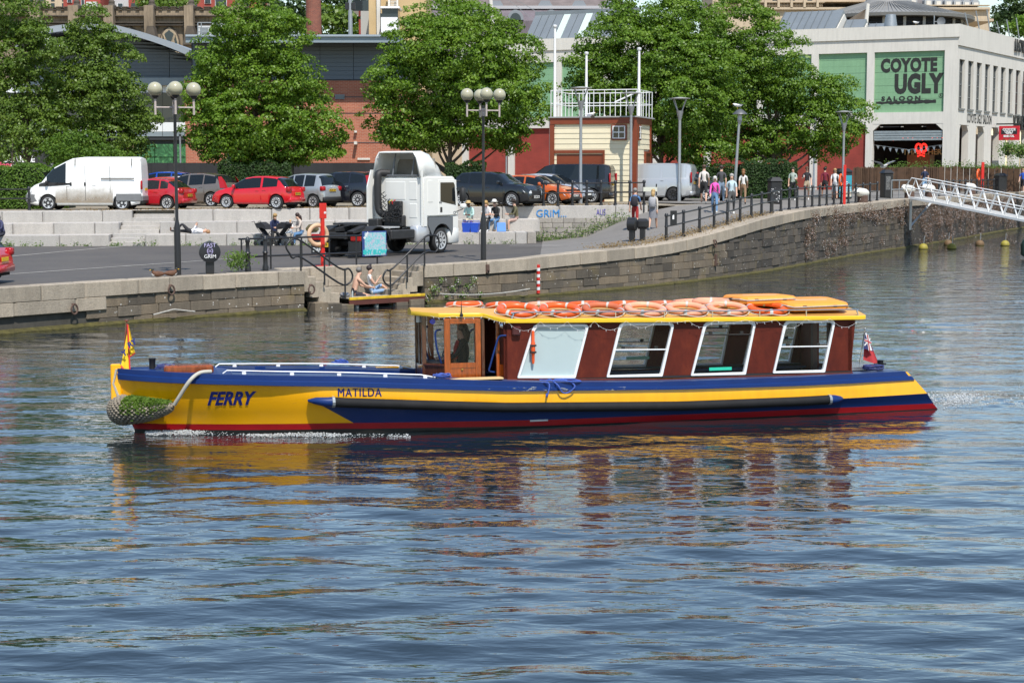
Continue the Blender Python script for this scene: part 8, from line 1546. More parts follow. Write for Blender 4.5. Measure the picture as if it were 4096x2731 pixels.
p = tier_pt(1880, 1); person('man in straw hat and mint shirt sitting on the steps with cool boxes', Vector((p.x, p.y, tier_z(p.x, 0))), R(-100), sit(.47, 18, 30), cl('mint_shirt', (.44, .64, .58)), cl('cream_shorts', (.52, .46, .38)), cl('dark_sandal'), sk='c', sleeve='long', legs='mid', hat=(mat('straw', (.55, .40, .19), .8), .2), group=g_s)
p = tier_pt(1952, 1); person('blonde woman in white tee sitting behind the globe lamp post', Vector((p.x, p.y, tier_z(p.x, 0))), R(-110), sit(.47, 16, 28), cl('white_tee'), cl('black_trousers'), hair=(.45, .28, .10), hairlen='long', female=True, group=g_s)
p = tier_pt(1988, 1); person('person in white hat, black top and jeans eating on the steps', Vector((p.x, p.y, tier_z(p.x, 0))), R(-120), sit(.47, 14, 15), cl('black_top', (.02, .02, .02)), jean, cl('brown_shoe', (.16, .10, .06)), sleeve='long', hat=(mat('white_hat', (.75, .73, .68), .8), .17), group=g_s)
p = tier_pt(2068, 1); person('man in brown hat and patterned waistcoat sitting at the end of the steps', Vector((p.x, p.y, tier_z(p.x, 0))), R(-165), sit(.47, 10, 12), cl('olive_waistcoat', (.11, .10, .05)), cl('pink_shorts', (.42, .28, .24)), cl('grey_trainer', (.18, .18, .16)), sleeve='long', legs='mid', hat=(mat('brown_hat', (.035, .025, .02), .8), .15), glasses=True, group=g_s)
# the man lying on his back: built upright, then laid down
p = tier_pt(765, 0, .55); T = person('man in white shirt and dark trousers lying on his back on the steps', Vector((0, 0, 0)), 0, dict(leg_l=(48, 3, 95), leg_r=(2, 3, 2), arm_l=(18, 8, 95, 40), arm_r=(18, 8, 95, 40), lying=1), cl('white_shirt', (.74, .74, .78)), cl('charcoal', (.02, .02, .024)), cl('brown_leather', (.10, .04, .02)), hair=(.32, .17, .08), sleeve='long', group=g_s)
T.rotation_euler = Matrix(((0, 0, 1), (0, 1, 0), (0, 0, 1))).to_euler(); T.matrix_basis = Matrix.Translation((p.x - .95, p.y, p.z + .105)) @ Matrix(((0, 0, 1, 0), (0, 1, 0, 0), (1, 0, 0, 0), (0, 0, 0, 1))) @ Matrix.Diagonal((1, -1, 1, 1))
Lq = lambda s, d, z: Vector((LAND_A.x + math.cos(LAND_ANG) * s - math.sin(LAND_ANG) * d, LAND_A.y + math.sin(LAND_ANG) * s + math.cos(LAND_ANG) * d, z))
person('bare-chested grey-haired man sitting on the timber landing stage', Lq(2.25, .55, .345), LAND_ANG - R(12), dict(pelvis=.12, leg_l=(85, 10, 12), leg_r=(78, 10, 35), arm_l=(40, 8, 35, 10), arm_r=(45, 8, 30, 5), lean=18, look=10), skin('a'), cl('dark_trunks', (.03, .025, .035)), cl('orange_sock', (.75, .12, .03)), hair=(.16, .15, .14), legs='mid', group='people on the landing stage')
person('woman in white vest and denim shorts sitting on the timber landing stage', Lq(3.2, .85, .345), LAND_ANG - R(25), dict(pelvis=.12, leg_l=(125, 8, 75), leg_r=(100, 12, 45), arm_l=(20, 10, 20, 0), arm_r=(35, 10, 110, 10), lean=-8, look=5), cl('white_vest', (.74, .74, .72)), cl('denim_short', (.22, .34, .52)), skin('a'), hair=(.03, .02, .02), sleeve='none', legs='shorts', hairlen='bun', female=True, glasses=True, group='people on the landing stage')
def boat_pt(u, v, z): return B0 + Matrix.Rotation(BA, 3, 'Z') @ Vector((u, -v, z))
person('skipper in dark jacket and red lifejacket inside the ferry wheelhouse', boat_pt(5.98, -.1, .25), BA + R(170), dict(pelvis=.82, leg_l=(50, 5, 60), leg_r=(50, 5, 60), arm_l=(35, 10, 45, 10), arm_r=(35, 10, 45, 10)), cl('black_jacket', (.015, .015, .018)), cl('black_trousers'), cl('black_shoe'), hair=(.05, .03, .02), sleeve='long', hairlen='long', ht=1.6, group='people on the ferry', extras=[lambda T, P, k: [MB().tube([P['neckb'] * k + Vector((.07, s * .07, .02)), P['chest'] * k + Vector((.13, s * .08, 0)), P['waist'] * k + Vector((.12, s * .08, 0))], .035, 6).build('lifejacket', cl('red_vest', (.4, .02, .02)), T) for s in (-1, 1)]])
person('passenger in a cap standing just inside the ferry cabin', boat_pt(6.75, .15, .12), BA + R(165), dict(), cl('grey_coat', (.05, .05, .055)), cl('black_trousers'), cl('black_shoe'), hair=(.08, .07, .06), sleeve='long', ht=1.65, hat=(cl('dark_cap', (.03, .03, .03)), .13), group='people on the ferry')
# the ferry lists a couple of degrees away from the camera: tilt it and all it carries about its near waterline
_pv = boat_pt(0, 1.35, 0); _TM = Matrix.Translation(_pv) @ Matrix.Rotation(R(-2.2), 4, Vector((bca, bsa, 0))) @ Matrix.Translation(-_pv)
for o in list(COL.objects):
 if o.parent is None and (o.name.split('.')[0] in ('ferry_boat', 'rope_coil', 'mooring_rope', 'bow_fender', 'bow_flag', 'stern_ensign', 'lifebuoy', 'buoyant_raft', 'string_lights') or o.get('group') == 'people on the ferry'):
  bpy.context.view_layer.update() if o.name == 'ferry_boat' else None
  o.matrix_basis = _TM @ (Matrix.Translation(o.location) @ o.rotation_euler.to_matrix().to_4x4())
# ---------------- birds
def gull(label, loc, head, fly=0., s=1.):
 T = thing('gull', label, 'bird', loc, head, 'gulls'); w, gr = mat('feather_white', (.75, .75, .74), .7), mat('feather_grey', (.20, .21, .23), .7); b = MB(); b.tube([(-.24 * s, 0, 0), (-.14 * s, 0, .01), (0, 0, .02), (.12 * s, 0, .05 * s), (.19 * s, 0, .09 * s), (.24 * s, 0, .1 * s)], [.01, .06 * s, .085 * s, .07 * s, .045 * s, .02 * s], 10); b.build('body', w, T, smooth=True); MB().cyl((.24 * s, 0, .1 * s), (.3 * s, 0, .085 * s), .013 * s, .004, 6).build('beak', mat('beak_yellow', (.6, .35, .02), .5), T)
 for sg in (-1, 1):
  if fly: P = [(.1, .05, .04), (.12, .3, .04 + fly * .2), (.0, .72, .04 + fly * .3), (-.12, .7, .04 + fly * .3), (-.1, .3, .03 + fly * .2), (-.12, .05, .03)]
  else: P = [(.1, .05, .04), (.1, .09, .0), (-.1, .08, .02), (-.3, .02, .05), (-.2, .03, .07), (.0, .05, .09)]
  V = [(x * s, sg * y * s, z * s) for x, y, z in P] + [(x * s, sg * y * s, z * s + .015) for x, y, z in P]; b = MB(); b.add(V, [tuple(range(5, -1, -1)), tuple(range(6, 12))] + [(i, (i + 1) % 6, 6 + (i + 1) % 6, 6 + i) for i in range(6)]); b.build('wing', gr, T)
  if not fly: MB().cyl((0, sg * .03 * s, -.17 * s), (0, sg * .03 * s, -.03 * s), .007, n=5).build('leg', mat('beak_yellow'), T)
gull('gull gliding low in front of the harbour office roof', yp(2362, 460, 84), R(-20), -.6); gull('large gull with spread wings flying in front of the saloon opening', yp(3535, 668, 100), R(-60), .8, 1.25); gull('gull standing on the white shed parapet', Vector((0, 0, 0)) + yp(3664, 92, 138) , R(160)); gull('gull perched on top of a street lamp', yp(2950, 424, 88), R(170))
for i, (px, py, h) in enumerate(((655, 1107, 200), (704, 1105, 20))):
 q = edge(edge_s(px))[0]; n = edge(edge_s(px))[2]; T = thing('duck', ('brown and white duck resting on the coping left of the other', 'brown duck with dark head resting at the lamp post foot')[i], 'bird', (q.x + n.x * .3, q.y + n.y * .3, 1.31), R(h), 'ducks on the coping'); MB().tube([(-.22, 0, .1), (-.12, 0, .09), (.02, 0, .09), (.13, 0, .12), (.15, 0, .2)], [.015, .07, .095, .07, .035], 10).build('body', mat('duck_brown', (.12, .055, .03), .8, var=.3, vs=12), T, smooth=True); b = MB(); b.ball((.16, 0, .22), .045, 8, 6); b.build('head', mat('duck_dark', (.02, .025, .02), .5), T, smooth=True); MB().ball((.12, 0, .09), .065, 8, 6).build('breast', mat('feather_white'), T); MB().cyl((.19, 0, .215), (.25, 0, .205), .015, .01, 6).build('beak', mat('beak_yellow'), T)
# ================================================================ STREET FURNITURE
M_IRON = mat('black_iron', (.016, .016, .018), .4, var=.15); M_GALV = mat('galvanised_steel', (.36, .375, .39), .45, .7, var=.08); M_RED = mat('red_enamel', (.62, .02, .015), .35)
def globe_lamp(label, base, ht, rz):
 T = thing('globe_lamp_post', label, 'lamp post', base, rz, 'four-globe lamp posts'); MB().lathe([(.1, 0), (.1, 1.45), (.07, 1.6), (.05, 1.72), (.048, ht - .9), (.045, ht - .6)], 14).build('post', M_IRON, T, smooth=True, angle=30); pk = mat('faded_arm_paint', (.42, .36, .33), .7, var=.3, vs=6); gl = NT('frosted_globe') if 'frosted_globe' not in MATS else None
 if gl: gl.col((.40, .38, .27)); gl.set(Roughness=.22); MATS['frosted_globe'] = gl.m
 MB().lathe([(.06, ht - .98), (.07, ht - .95), (.07, ht - .7), (.0, ht - .68)], 10).build('collar', pk, T)
 for a in range(4):
  c, s = math.cos(a * math.pi / 2), math.sin(a * math.pi / 2); r = .58; b = MB(); b.cyl((0, 0, ht - .78), (c * r, s * r, ht - .78), .026, n=8); b.cyl((c * r, s * r, ht - 1.0), (c * r, s * r, ht - .5), .036, n=10); b.build('arm', pk, T, smooth=True); g = MB().ball((c * r, s * r, ht - .23), .225, 20, 14).build('globe', MATS['frosted_globe'], T, smooth=True); MB().lathe([(.04, -.05), (.1, .0), (.12, .05)], 12, (c * r, s * r, ht - .47)).build('gallery', M_IRON, T)
def edge_in(px, d, dz=0):
 "a point d metres in from the quay edge that stands at photo column px"
 s = edge_s(px)
 for _ in range(6):
  p, t, n = edge(s); q = Vector((p.x + n.x * d, p.y + n.y * d, p.z + dz)); s += (px - (2048 + FPX * q.x / (q.y * _cp - (q.z - CAM_H) * _sp))) / FPX * q.y / max(.25, t.x) * .8
 return q
p = edge_in(712, .75); globe_lamp('tall four-globe lamp post on the quay left of the mooring post', p, 5.92, R(14)); p = edge_in(1934, .75); globe_lamp('four-globe lamp post standing right of the tractor unit', p, 6.05, R(12))
def funnel_lamp(label, base, ht, red=0.):
 T = thing('street_lamp', label, 'street lamp', base, 0, 'funnel-headed street lamps'); MB().lathe([(.1, 0), (.1, .9), (.075, 1.0), (.07, ht - 1.15), (.075, ht - 1.1)], 12).build('column', M_GALV, T, smooth=True)
 if red: MB().lathe([(.106, 0), (.106, red)], 12).build('red_sleeve', M_RED, T)
 b = MB(); b.lathe([(.075, ht - 1.12), (.17, ht - .72), (.18, ht - .66), (.0, ht - .65)], 12); b.build('cone', M_GALV, T, smooth=True, angle=50)
 for k in range(4): a = math.pi / 4 + k * math.pi / 2; MB().cyl((.15 * math.cos(a), .15 * math.sin(a), ht - .68), (.46 * math.cos(a), .46 * math.sin(a), ht - .04), .022, n=6).build('strut', M_GALV, T)
 MB().lathe([(.52, ht - .05), (.53, ht - .02), (.1, ht + .03), (0, ht + .035)], 20).build('disc', mat('lamp_disc', (.45, .45, .44), .5), T, smooth=True)
def lamp_h(px, py_top, base): return yp(px, py_top, base.y).z - base.z
for i, (px, py, top, red, lab) in enumerate([(210, 800, 396, 0, 'funnel-headed street lamp behind the nose of the white van'), (2322, 815, 350, 0, 'street lamp in front of the left part of the harbour office'), (2522, 808, 371, 0, 'street lamp in front of the harbour office corner post'), (2716, 805, 392, 0, 'street lamp between the silver van and the walking group'), (1344, 770, 492, 0, 'short street lamp against the orange brick wall'), (3254, 770, 436, 0, 'street lamp in front of the red brick bay by the hooded walker'), (3370, 800, 446, 0, 'street lamp behind the red lifebuoy post and poster bin'), (2200, 775, 424, 0, 'street lamp half hidden left of the harbour office')]):
 b = ground(px, py); funnel_lamp(lab, b, lamp_h(px, top, b), red)
b = ground(2935, 812); T = thing('street_lamp', 'leaning street lamp with a bell-shaped cap behind the walking group', 'street lamp', b, 0, 'funnel-headed street lamps'); hh = lamp_h(2958, 440, b); MB().tube([(0, 0, 0), (.22, 0, hh - .55)], [.09, .06], 10).build('column', M_GALV, T, smooth=True); MB().lathe([(.02, .05), (.14, .0), (.36, -.18), (.38, -.22)], 16, (.25, 0, hh)).build('cap', mat('dark_cap_metal', (.12, .125, .13), .5, .4), T, smooth=True); MB().lathe([(.06, -.75), (.12, -.5), (.1, -.2)], 10, (.24, 0, hh)).build('lantern', M_GALV, T)
for px, py, top, lab, r in ((920, 808, 388, 'plain grey pole behind the bright red hatchback', .1), (2025, 770, 540, 'plain grey pole behind the black compact utility car', .07), (725, 790, 545, 'thin grey pole behind the globe lamp post', .06)):
 b = ground(px, py); T = thing('grey_pole', lab, 'pole', b, 0, 'plain poles'); h = lamp_h(px, top, b); MB().lathe([(r * 1.2, 0), (r * 1.2, 1), (r, 1.1), (r * .9, h)], 12).build('pole', M_GALV, T, smooth=True); MB().lathe([(r * .7, h + .002), (r * 1.5, h + .02), (r * 1.4, h + .12), (0, h + .13)], 10).build('cap', M_IRON, T)
b = ground(1408, 770); T = thing('camera_mast', 'tall grey mast with boxes and floodlights above the brick building', 'mast', b); h = 16.5; MB().lathe([(.24, 0), (.22, 4), (.14, h), (0, h)], 14).build('mast', M_GALV, T, smooth=True)
for zpx, w, m in ((371, .3, M_WHITE), (388, .35, mat('plant_white')), (352, .26, mat('plant_white'))): z = yp(1400, zpx, b.y).z - b.z; MB().cb(-w, w * .1, -.35, -.2, z - .3, z + .3, .02).build('box', m, T)
z = yp(1400, 25, b.y).z - b.z; [MB().cb(s * .25 - .14, s * .25 + .14, -.2, .1, z - .3, z + .25, .03).build('floodlight', M_IRON, T) for s in (-1, 1)]
for zpx in (364, 411): z = yp(1400, zpx, b.y).z - b.z; MB().lathe([(.21, z - .15), (.24, z - .1), (.24, z + .1), (.21, z + .15)], 12).build('band', M_IRON, T)
# ---- post-and-rail railings
def railing(label, pts, h=1.05, group='black iron railings', spacing=1.45, r=.062):
 P = [Vector(p) for p in pts]; T = thing('railing', label, 'railing', P[0], 0, group); d = [0]; [d.append(d[-1] + (b - a).length) for a, b in zip(P, P[1:])]; n = max(1, round(d[-1] / spacing)); Q = []
 for i in range(n + 1):
  s = d[-1] * i / n; k = min(len(d) - 2, max(0, int(np.searchsorted(d, s)) - 1)); t = (s - d[k]) / (d[k + 1] - d[k] + 1e-9); Q.append(P[k].lerp(P[k + 1], t) - P[0])
 me = None
 for q in Q:
  if me is None: me = MB().lathe([(r * 1.5, 0), (r * 1.5, .05), (r, .08), (r * .95, h * .5), (r * 1.35, h * .52), (r, h * .57), (r * .85, h * .9), (r * 1.3, h * .93), (r * 1.2, h * 1.0), (r * .7, h * 1.04), (0, h * 1.05)], 10).mesh('post', M_IRON, True, 40)
  link('post', me, T, q)
 for z in (h * .53, h * .93): MB().tube([q + Vector((0, 0, z)) for q in Q], .03, 6).build('rail', M_IRON, T, smooth=True)
 return T
railing('black railing climbing the ramp along the quay edge', [edge_in(px, .72) for px in range(2665, 3090, 30)]); railing('black railing along the promenade in front of the people with cups', [edge_in(px, .8) for px in range(3090, 3540, 30)]); railing('black railing on the far quay beyond the gangway', [edge_in(px, .9) for px in range(3760, 4200, 40)], spacing=2.2)
railing('black railing on top of the graffitied retaining wall', [(x, TIER(x, 2) + .35, ZU(x)) for x in np.linspace(1.45, 6.1, 8)], 1.1, spacing=.62 * 1.1); railing('black railing beside the hedge at the far left', [(x, TIER(x, 2) + 1.3, ZU(x)) for x in (-26, -24.6, -23.2, -21.8)], 1.05)
# ---- tubular rails round the landing
def tube_rail(label, runs, posts, cat='handrail'):
 T = thing('handrail', label, cat, LAND_A, LAND_ANG, 'tubular landing handrails'); T.location = (LAND_A.x, LAND_A.y, 0)
 for q in runs: MB().tube(smooth_pts(q, 4), .032, 8).build('rail', M_IRON, T, smooth=True)
 for a, b in posts: MB().cyl(a, b, .03, n=8).build('post', M_IRON, T, smooth=True)
L_ = LAND_L
yb = 1.75; tube_rail('straight black guard rail along the back of the landing', [[(-1.4, yb, 2.3), (1, yb, 2.3), (L_ - 1.3, yb, 2.3), (L_ - .7, yb, 2.28), (L_ - .45, yb, 2.05), (L_ - .55, yb, 1.8), (L_ - .9, yb, 1.72), (1, yb, 1.72), (-1.4, yb, 1.72)]], [((x, yb, 1.28), (x, yb, 2.3)) for x in (-1.3, -.2, 1.0, 2.1, 3.2, L_ - .75)])
yl = -.02
tube_rail('black handrail descending the left flight of landing steps', [[(-.55, yl, 1.85), (-.7, yl, 2.1), (-.5, yl, 2.3), (-.1, yl, 2.25), (1.3, yl, 1.35), (1.7, yl, 1.3), (1.85, yl, 1.05), (1.7, yl, .82), (1.3, yl, .85), (-.1, yl, 1.72), (-.45, yl, 1.72), (-.55, yl, 1.85)]], [((-.15, yl, 1.3), (-.15, yl, 2.27)), ((.75, yl, .8), (.75, yl, 1.7)), ((1.55, yl, .3), (1.55, yl, 1.3))])
tube_rail('black handrail descending the right flight of landing steps', [[(L_ + .6, yl, 2.0), (L_ + .55, yl, 2.25), (L_ + .25, yl, 2.32), (L_ - .1, yl, 2.2), (L_ - 1.35, yl, 1.25), (L_ - 1.6, yl, 1.2), (L_ - 1.75, yl, .95), (L_ - 1.6, yl, .72), (L_ - 1.3, yl, .75), (L_ - .1, yl, 1.7), (L_ + .45, yl, 1.75), (L_ + .6, yl, 2.0)]], [((L_ - .02, yl, 1.28), (L_ - .02, yl, 2.28)), ((L_ - .75, yl, .75), (L_ - .75, yl, 1.7)), ((L_ - 1.45, yl, .3), (L_ - 1.45, yl, 1.2))])
q = Lq(3.9, 1.68, 0); T = thing('graffiti_board', 'blue notice board covered in turquoise graffiti hung on the guard rail', 'sign', (q.x, q.y, 1.3), LAND_ANG); gm = NT('graffiti_paint'); v = gm.ramp(gm.noise(gm.pos(False), 5, 5, .7, 2.), [(.3, (.10, .12, .30)), (.45, (.5, .5, .58)), (.56, (.08, .48, .50)), (.68, (.5, .55, .62)), (.75, (.05, .06, .2))]); gm.col(v); gm.set(Roughness=.5)
MB().cb(-.5, .5, -.03, .02, .28, 1.14, .01).build('board', mat('board_blue', (.03, .06, .22), .5), T); MB().bx(-.42, .46, -.036, -.031, .31, 1.1).build('graffiti', gm.m, T); text('graffiti_lettering', 'SHY SLOW', mat('turquoise_spray', (.03, .45, .45), .6), T, (0, -.04, .42), size=.2, depth=.002, bold=.015); text('graffiti_lettering', 'SLOW', mat('sign_white'), T, (-.36, -.04, 1.0), (0, R(-50), 0), size=.1, depth=.002, bold=.006)
q = Lq(2.0, 2.0, 1.3); T = thing('lifebuoy_post', 'red lifebuoy post with a faded ring at the head of the landing', 'post', q, LAND_ANG + R(10)); MB().cb(-.065, .065, -.05, .05, 0, 2.1, .015).build('post', M_RED, T); MB().cb(-.15, .15, -.055, .0, 1.6, 2.12, .012).build('sign_plate', M_RED, T); text('post_number', '60', mat('sign_white'), T, (.07, -.058, 1.8), size=.1, depth=.002, bold=.005); MB().bx(-.3, .25, -.2, .2, -.02, .012).build('red_base', M_RED, T)
o = torus_mesh(.33, .075).build('ring', mat('faded_ring', (.62, .40, .25), .6, var=.15), T, smooth=True, angle=180); o.location = (-.12, .1, 1.05); o.rotation_euler = (R(90), 0, R(-20)); MB().lathe([(.08, 0), (.08, 0)], 4)
p = edge_in(3378, .55); T = thing('lifebuoy_post', 'red lifebuoy post with orange ring on the promenade railing', 'post', p); MB().cb(-.07, .07, -.05, .05, 0, 2.1, .01).build('post', M_RED, T); o = torus_mesh(.28, .065).build('ring', M_ORB, T, smooth=True, angle=180); o.location = (-.2, 0, 1.3); o.rotation_euler = (R(90), 0, R(65))
p = edge_in(3935, 1.0); T = thing('lifebuoy_post', 'red lifebuoy post with orange ring beyond the gangway', 'post', p); MB().cb(-.1, .1, -.05, .05, 0, 2.3, .01).build('post', M_RED, T); o = torus_mesh(.38, .09).build('ring', M_ORB, T, smooth=True, angle=180); o.location = (-.3, 0, 1.35); o.rotation_euler = (R(90), 0, R(60))
# ---- mooring posts, bollards, bins
def mooring_post(label, base, rz, rad=.33, h=.95, slim=False):
 T = thing('mooring_post', label, 'mooring post', base, rz, 'round-headed mooring posts'); MB().cb(-.13, .13, -.1, .1, 0, h * .6, .02).build('stem', M_IRON, T); b = MB(); b.lathe([(rad * .6, -.19), (rad, -.16), (rad, .16), (rad * .6, .19)], 20, (0, 0, h * .72), 'y') if not slim else b.cb(-rad, rad, -.25, .25, h * .5, h * .5 + .42, .1); b.build('head', M_IRON, T, smooth=True, angle=35); return T
T = mooring_post('black mooring post with white scrawled graffiti beside the lamp post', edge_in(840, .55), LAND_ANG - R(25)); sp = mat('sign_white'); text('graffiti_lettering', 'FAST', mat('lilac_spray', (.5, .45, .7), .6), T, (0, -.2, .9), size=.17, depth=.002); text('graffiti_lettering', 'GRIM', sp, T, (0, -.2, .55), size=.16, depth=.002)
b = MB(); b.tube([(.11 * math.cos(t) * .8, -.2, .72 + .11 * math.sin(t)) for t in np.linspace(0, 6.28, 14)], .008, 4); [b.tube([(s * .04 + .03 * math.cos(t), -.2, .72 + .04 * math.sin(t)) for t in np.linspace(0, 6.28, 9)], .007, 4) for s in (-1, 1)]; b.build('graffiti_doodle', mat('lilac_spray'), T)
mooring_post('large disc-headed black mooring post at the foot of the ramp', ground(2528, 968), R(70), .27, 1.0); mooring_post('squat box-headed black mooring post next to the disc-headed one', ground(2570, 963), R(75), .2, .95, True)
p = edge_in(992, .95); T = thing('bollard', 'slim black iron bollard beside the tall weeds', 'bollard', p); MB().lathe([(.1, 0), (.1, .12), (.075, .2), (.07, .55), (.1, .58), (.065, .64), (.06, .92), (.085, .95), (.07, 1.04), (.03, 1.1), (0, 1.11)], 14).build('shaft', M_IRON, T, smooth=True)
p = edge_in(1062, .95); T = thing('bollard', 'slim black iron bollard at the left end of the landing rail', 'bollard', p); MB().lathe([(.1, 0), (.1, .12), (.075, .2), (.07, .55), (.1, .58), (.065, .64), (.06, .98), (.085, 1.0), (.07, 1.1), (0, 1.16)], 14).build('shaft', M_IRON, T, smooth=True)
p = edge_in(2675, .9); T = thing('oval_sign', 'black oval notice plate on the first ramp railing post', 'sign', p, R(25)); MB().cb(-.03, .28, -.18, -.15, .55, 1.15, .01).build('plate', M_IRON, T); MB().bx(.06, .14, -.186, -.181, .8, .98).build('sticker', mat('sign_white'), T)
def bin_(label, base, rz, w=.36, h=1.25, m=M_IRON):
 T = thing('litter_bin', label, 'bin', base, rz, 'litter bins'); MB().cb(-w, w, -w, w, 0, h, .04).build('bin_body', m, T); b = MB(); b.add([(-w - .05, -w - .05, h), (w + .05, -w - .05, h), (w + .05, w + .05, h), (-w - .05, w + .05, h), (-w * .6, -w * .6, h + .2), (w * .6, -w * .6, h + .2), (w * .6, w * .6, h + .2), (-w * .6, w * .6, h + .2)], [(3, 2, 1, 0), (4, 5, 6, 7), (0, 1, 5, 4), (1, 2, 6, 5), (2, 3, 7, 6), (3, 0, 4, 7)]); b.build('lid', m, T); return T
st = NT('sticker_scraps'); v = st.math('GREATER_THAN', st.noise(st.pos(False), 7, 3, .6), .58); st.col(st.mix(v, (.02, .02, .022), (.7, .7, .7))); st.set(Roughness=.6)
T = bin_('black litter bin covered in white stickers at the bend of the railing', ground(3098, 815), R(10), .3, 1.15); MB().bx(-.27, .27, -.305, -.301, .1, .8).build('stickers', st.m, T)
T = bin_('large black bin with a blue poster behind the promenade railing', ground(3370, 795), R(12), .42, 1.55); MB().bx(-.37, .37, -.43, -.421, .1, 1.35).build('poster', mat('poster_blue', (.04, .30, .38), .4), T)
for i, ln in enumerate(('Paws', "don't kill", 'Puppies.', 'Irresponsible', 'dog owners do.')): text('poster_lettering', ln, sp, T, (0, -.435, .98 - .12 * i), size=.12, depth=.001, bold=.003)
MB().bx(-.3, .36, -.434, -.431, .12, .42).build('poster_photo', mat('poster_dog', (.55, .48, .38), .5, var=.5, vs=9), T)
T = bin_('tall black utility cabinet with white scribbles by the gangway', ground(3545, 792), R(15), .3, 1.5); MB().bx(-.2, .1, -.31, -.301, .5, 1.3).build('scribble', NT('x').m if 0 else mat('scribble_mix', (.12, .12, .12), .6, var=.9, vs=9), T); bin_('black bin with a sloping lid beside the far picket fence', ground(4000, 772), R(15), .36, 1.3)
T = bin_('black bin with a red label at the far left edge', Vector((-23.6, TIER(-23.6, 2) + .9, ZU(-23.6))), 0, .28, 1.0); MB().bx(-.15, .2, -.29, -.281, .8, .92).build('red_label', M_RED, T)
for i, px in enumerate((3452, 3640, 3722, 3890)):
 p = edge_in(px, .75); T = thing('harbour_bollard', ('white-topped iron harbour bollard on the promenade edge', 'white-topped harbour bollard hidden behind the gangway end', 'white-topped harbour bollard behind the middle of the gangway', 'white-topped harbour bollard on the far quay')[i], 'bollard', p, R(40), 'white-topped harbour bollards'); MB().lathe([(.3, -.1), (.3, .35), (.24, .4)], 14).build('base', mat('rusty_iron', (.10, .06, .045), .85, var=.3), T); b = MB(); b.tube([(.38, 0, .50), (.2, 0, .52), (-.2, 0, .55), (-.55, 0, .62), (-.72, 0, .56)], [.16, .24, .26, .22, .1], 12); b.build('head', mat('flaking_white', (.68, .66, .6), .7, var=.15, vs=6), T, smooth=True)
# ---- the white gangway
def gangway():
 a = Vector((*edge(edge_s(3640))[0].xy, 2.75)); a0 = yp(3636, 790, 98.5); b0 = yp(4130, 890, 91.); T = thing('gangway', 'white lattice-sided gangway sloping down to the water on the right', 'gangway', a0); wt2 = mat('gangway_white', (.74, .74, .73), .5, var=.05); d = b0 - a0; n = Vector((d.y, -d.x, 0)).normalized() * -1.15; hh = 1.15; N = 9
 for k, off in ((0, Vector()), (1, n)):
  b = MB(); b.tube([off, off + d], .085, 4); b.build('bottom_chord', wt2, T)
  for f in (.5, 1.0): z = Vector((0, 0, hh * f)); MB().tube([off + z + d * (.02 if f == 1 else -.03), off + z + d], .035, 6).build('top_rail' if f == 1 else 'middle_rail', wt2, T)
  MB().tube([off + Vector((0, 0, hh)) + d * .02, off + Vector((0, 0, hh * .5)) - d * .035, off], .035, 6).build('end_rail', wt2, T)
  for i in range(N):
   t0, t1 = i / N, (i + 1) / N; MB().tube([off + d * t0, off + d * (t0 + .5 / N) + Vector((0, 0, hh))], .03, 6).build('diagonal', wt2, T); MB().tube([off + d * (t0 + .5 / N) + Vector((0, 0, hh)), off + d * t1], .03, 6).build('diagonal', wt2, T)
 b = MB(); b.quad(Vector((0, 0, .02)), d + Vector((0, 0, .02)), d + n + Vector((0, 0, .02)), n + Vector((0, 0, .02))); b.build('deck', mat('deck_grey', (.4, .4, .39), .8), T); b = MB(); p = Vector((.2, .4, -.1)); b.tube([p, p + Vector((1.6, .6, -.1))], .09, 4); b.tube([p + Vector((0, 0, -1.6)), p + Vector((1.3, .4, -.2))], .08, 4); b.tube([p, p + Vector((0, 0, -1.8))], .1, 4); b.build('support_bracket', M_GALV, T)
 q = ground(3565, 796); T = thing('gate_rail', 'galvanised tubular gate rail at the head of the gangway', 'railing', q); e = yp(3632, 793, q.y + 3) - q; [MB().tube([(0, 0, z), (e.x, e.y, z)], .035, 6).build('rail', M_GALV, T) for z in (.55, 1.1)]; [MB().cyl((e.x * t, e.y * t, 0), (e.x * t, e.y * t, 1.1), .035, n=8).build('post', M_GALV, T) for t in (0, .45, 1)]
gangway()
# ---- picket fence in front of the saloon
T = thing('picket_fence', 'brown picket fence enclosing the saloon terrace', 'fence', CX + Vector((0, 0, 0)), aL); x0, _ = LF.loc(3470, 700); x1, _ = LF.loc(3800, 700); n = 46; pm = mat('picket_brown', (.10, .055, .03), .8, var=.25, vs=3, rand=.25); me = MB().prism([(-.1, 0), (.1, 0), (.1, 1.75), (0, 1.9), (-.1, 1.75)], -.02, .02).mesh('picket', pm)
for i in range(n): link('picket', me, T, (x0 + (x1 - x0) * i / n, -4.5, random.uniform(-.03, .05)))
for z in (.5, 1.4): MB().bx(x0 - .1, x1 + .1, -4.47, -4.43, z, z + .1).build('fence_rail', pm, T)
T2 = thing('picket_fence', 'wide-board brown fence continuing to the right of the pickets', 'fence', CX, aL); me2 = MB().prism([(-.22, 0), (.22, 0), (.22, 1.9), (-.22, 1.9)], -.02, .02).mesh('board', pm)
for i in range(22): link('board', me2, T2, (x1 + .2 + i * .46, -4.5 + i * .1, random.uniform(-.04, .06)))
pts = [CX + Matrix.Rotation(aL, 3, 'Z') @ Vector((x, -4.2, 1.75)) for x in np.linspace(x0 + 2, x1 + 9, 26)]; tufts('fence_greenery', 'green planter foliage along the top of the terrace fence', [(p.x, p.y, p.z, .9) for p in pts], M_WEED, 61, .3, 70, .35, .16)
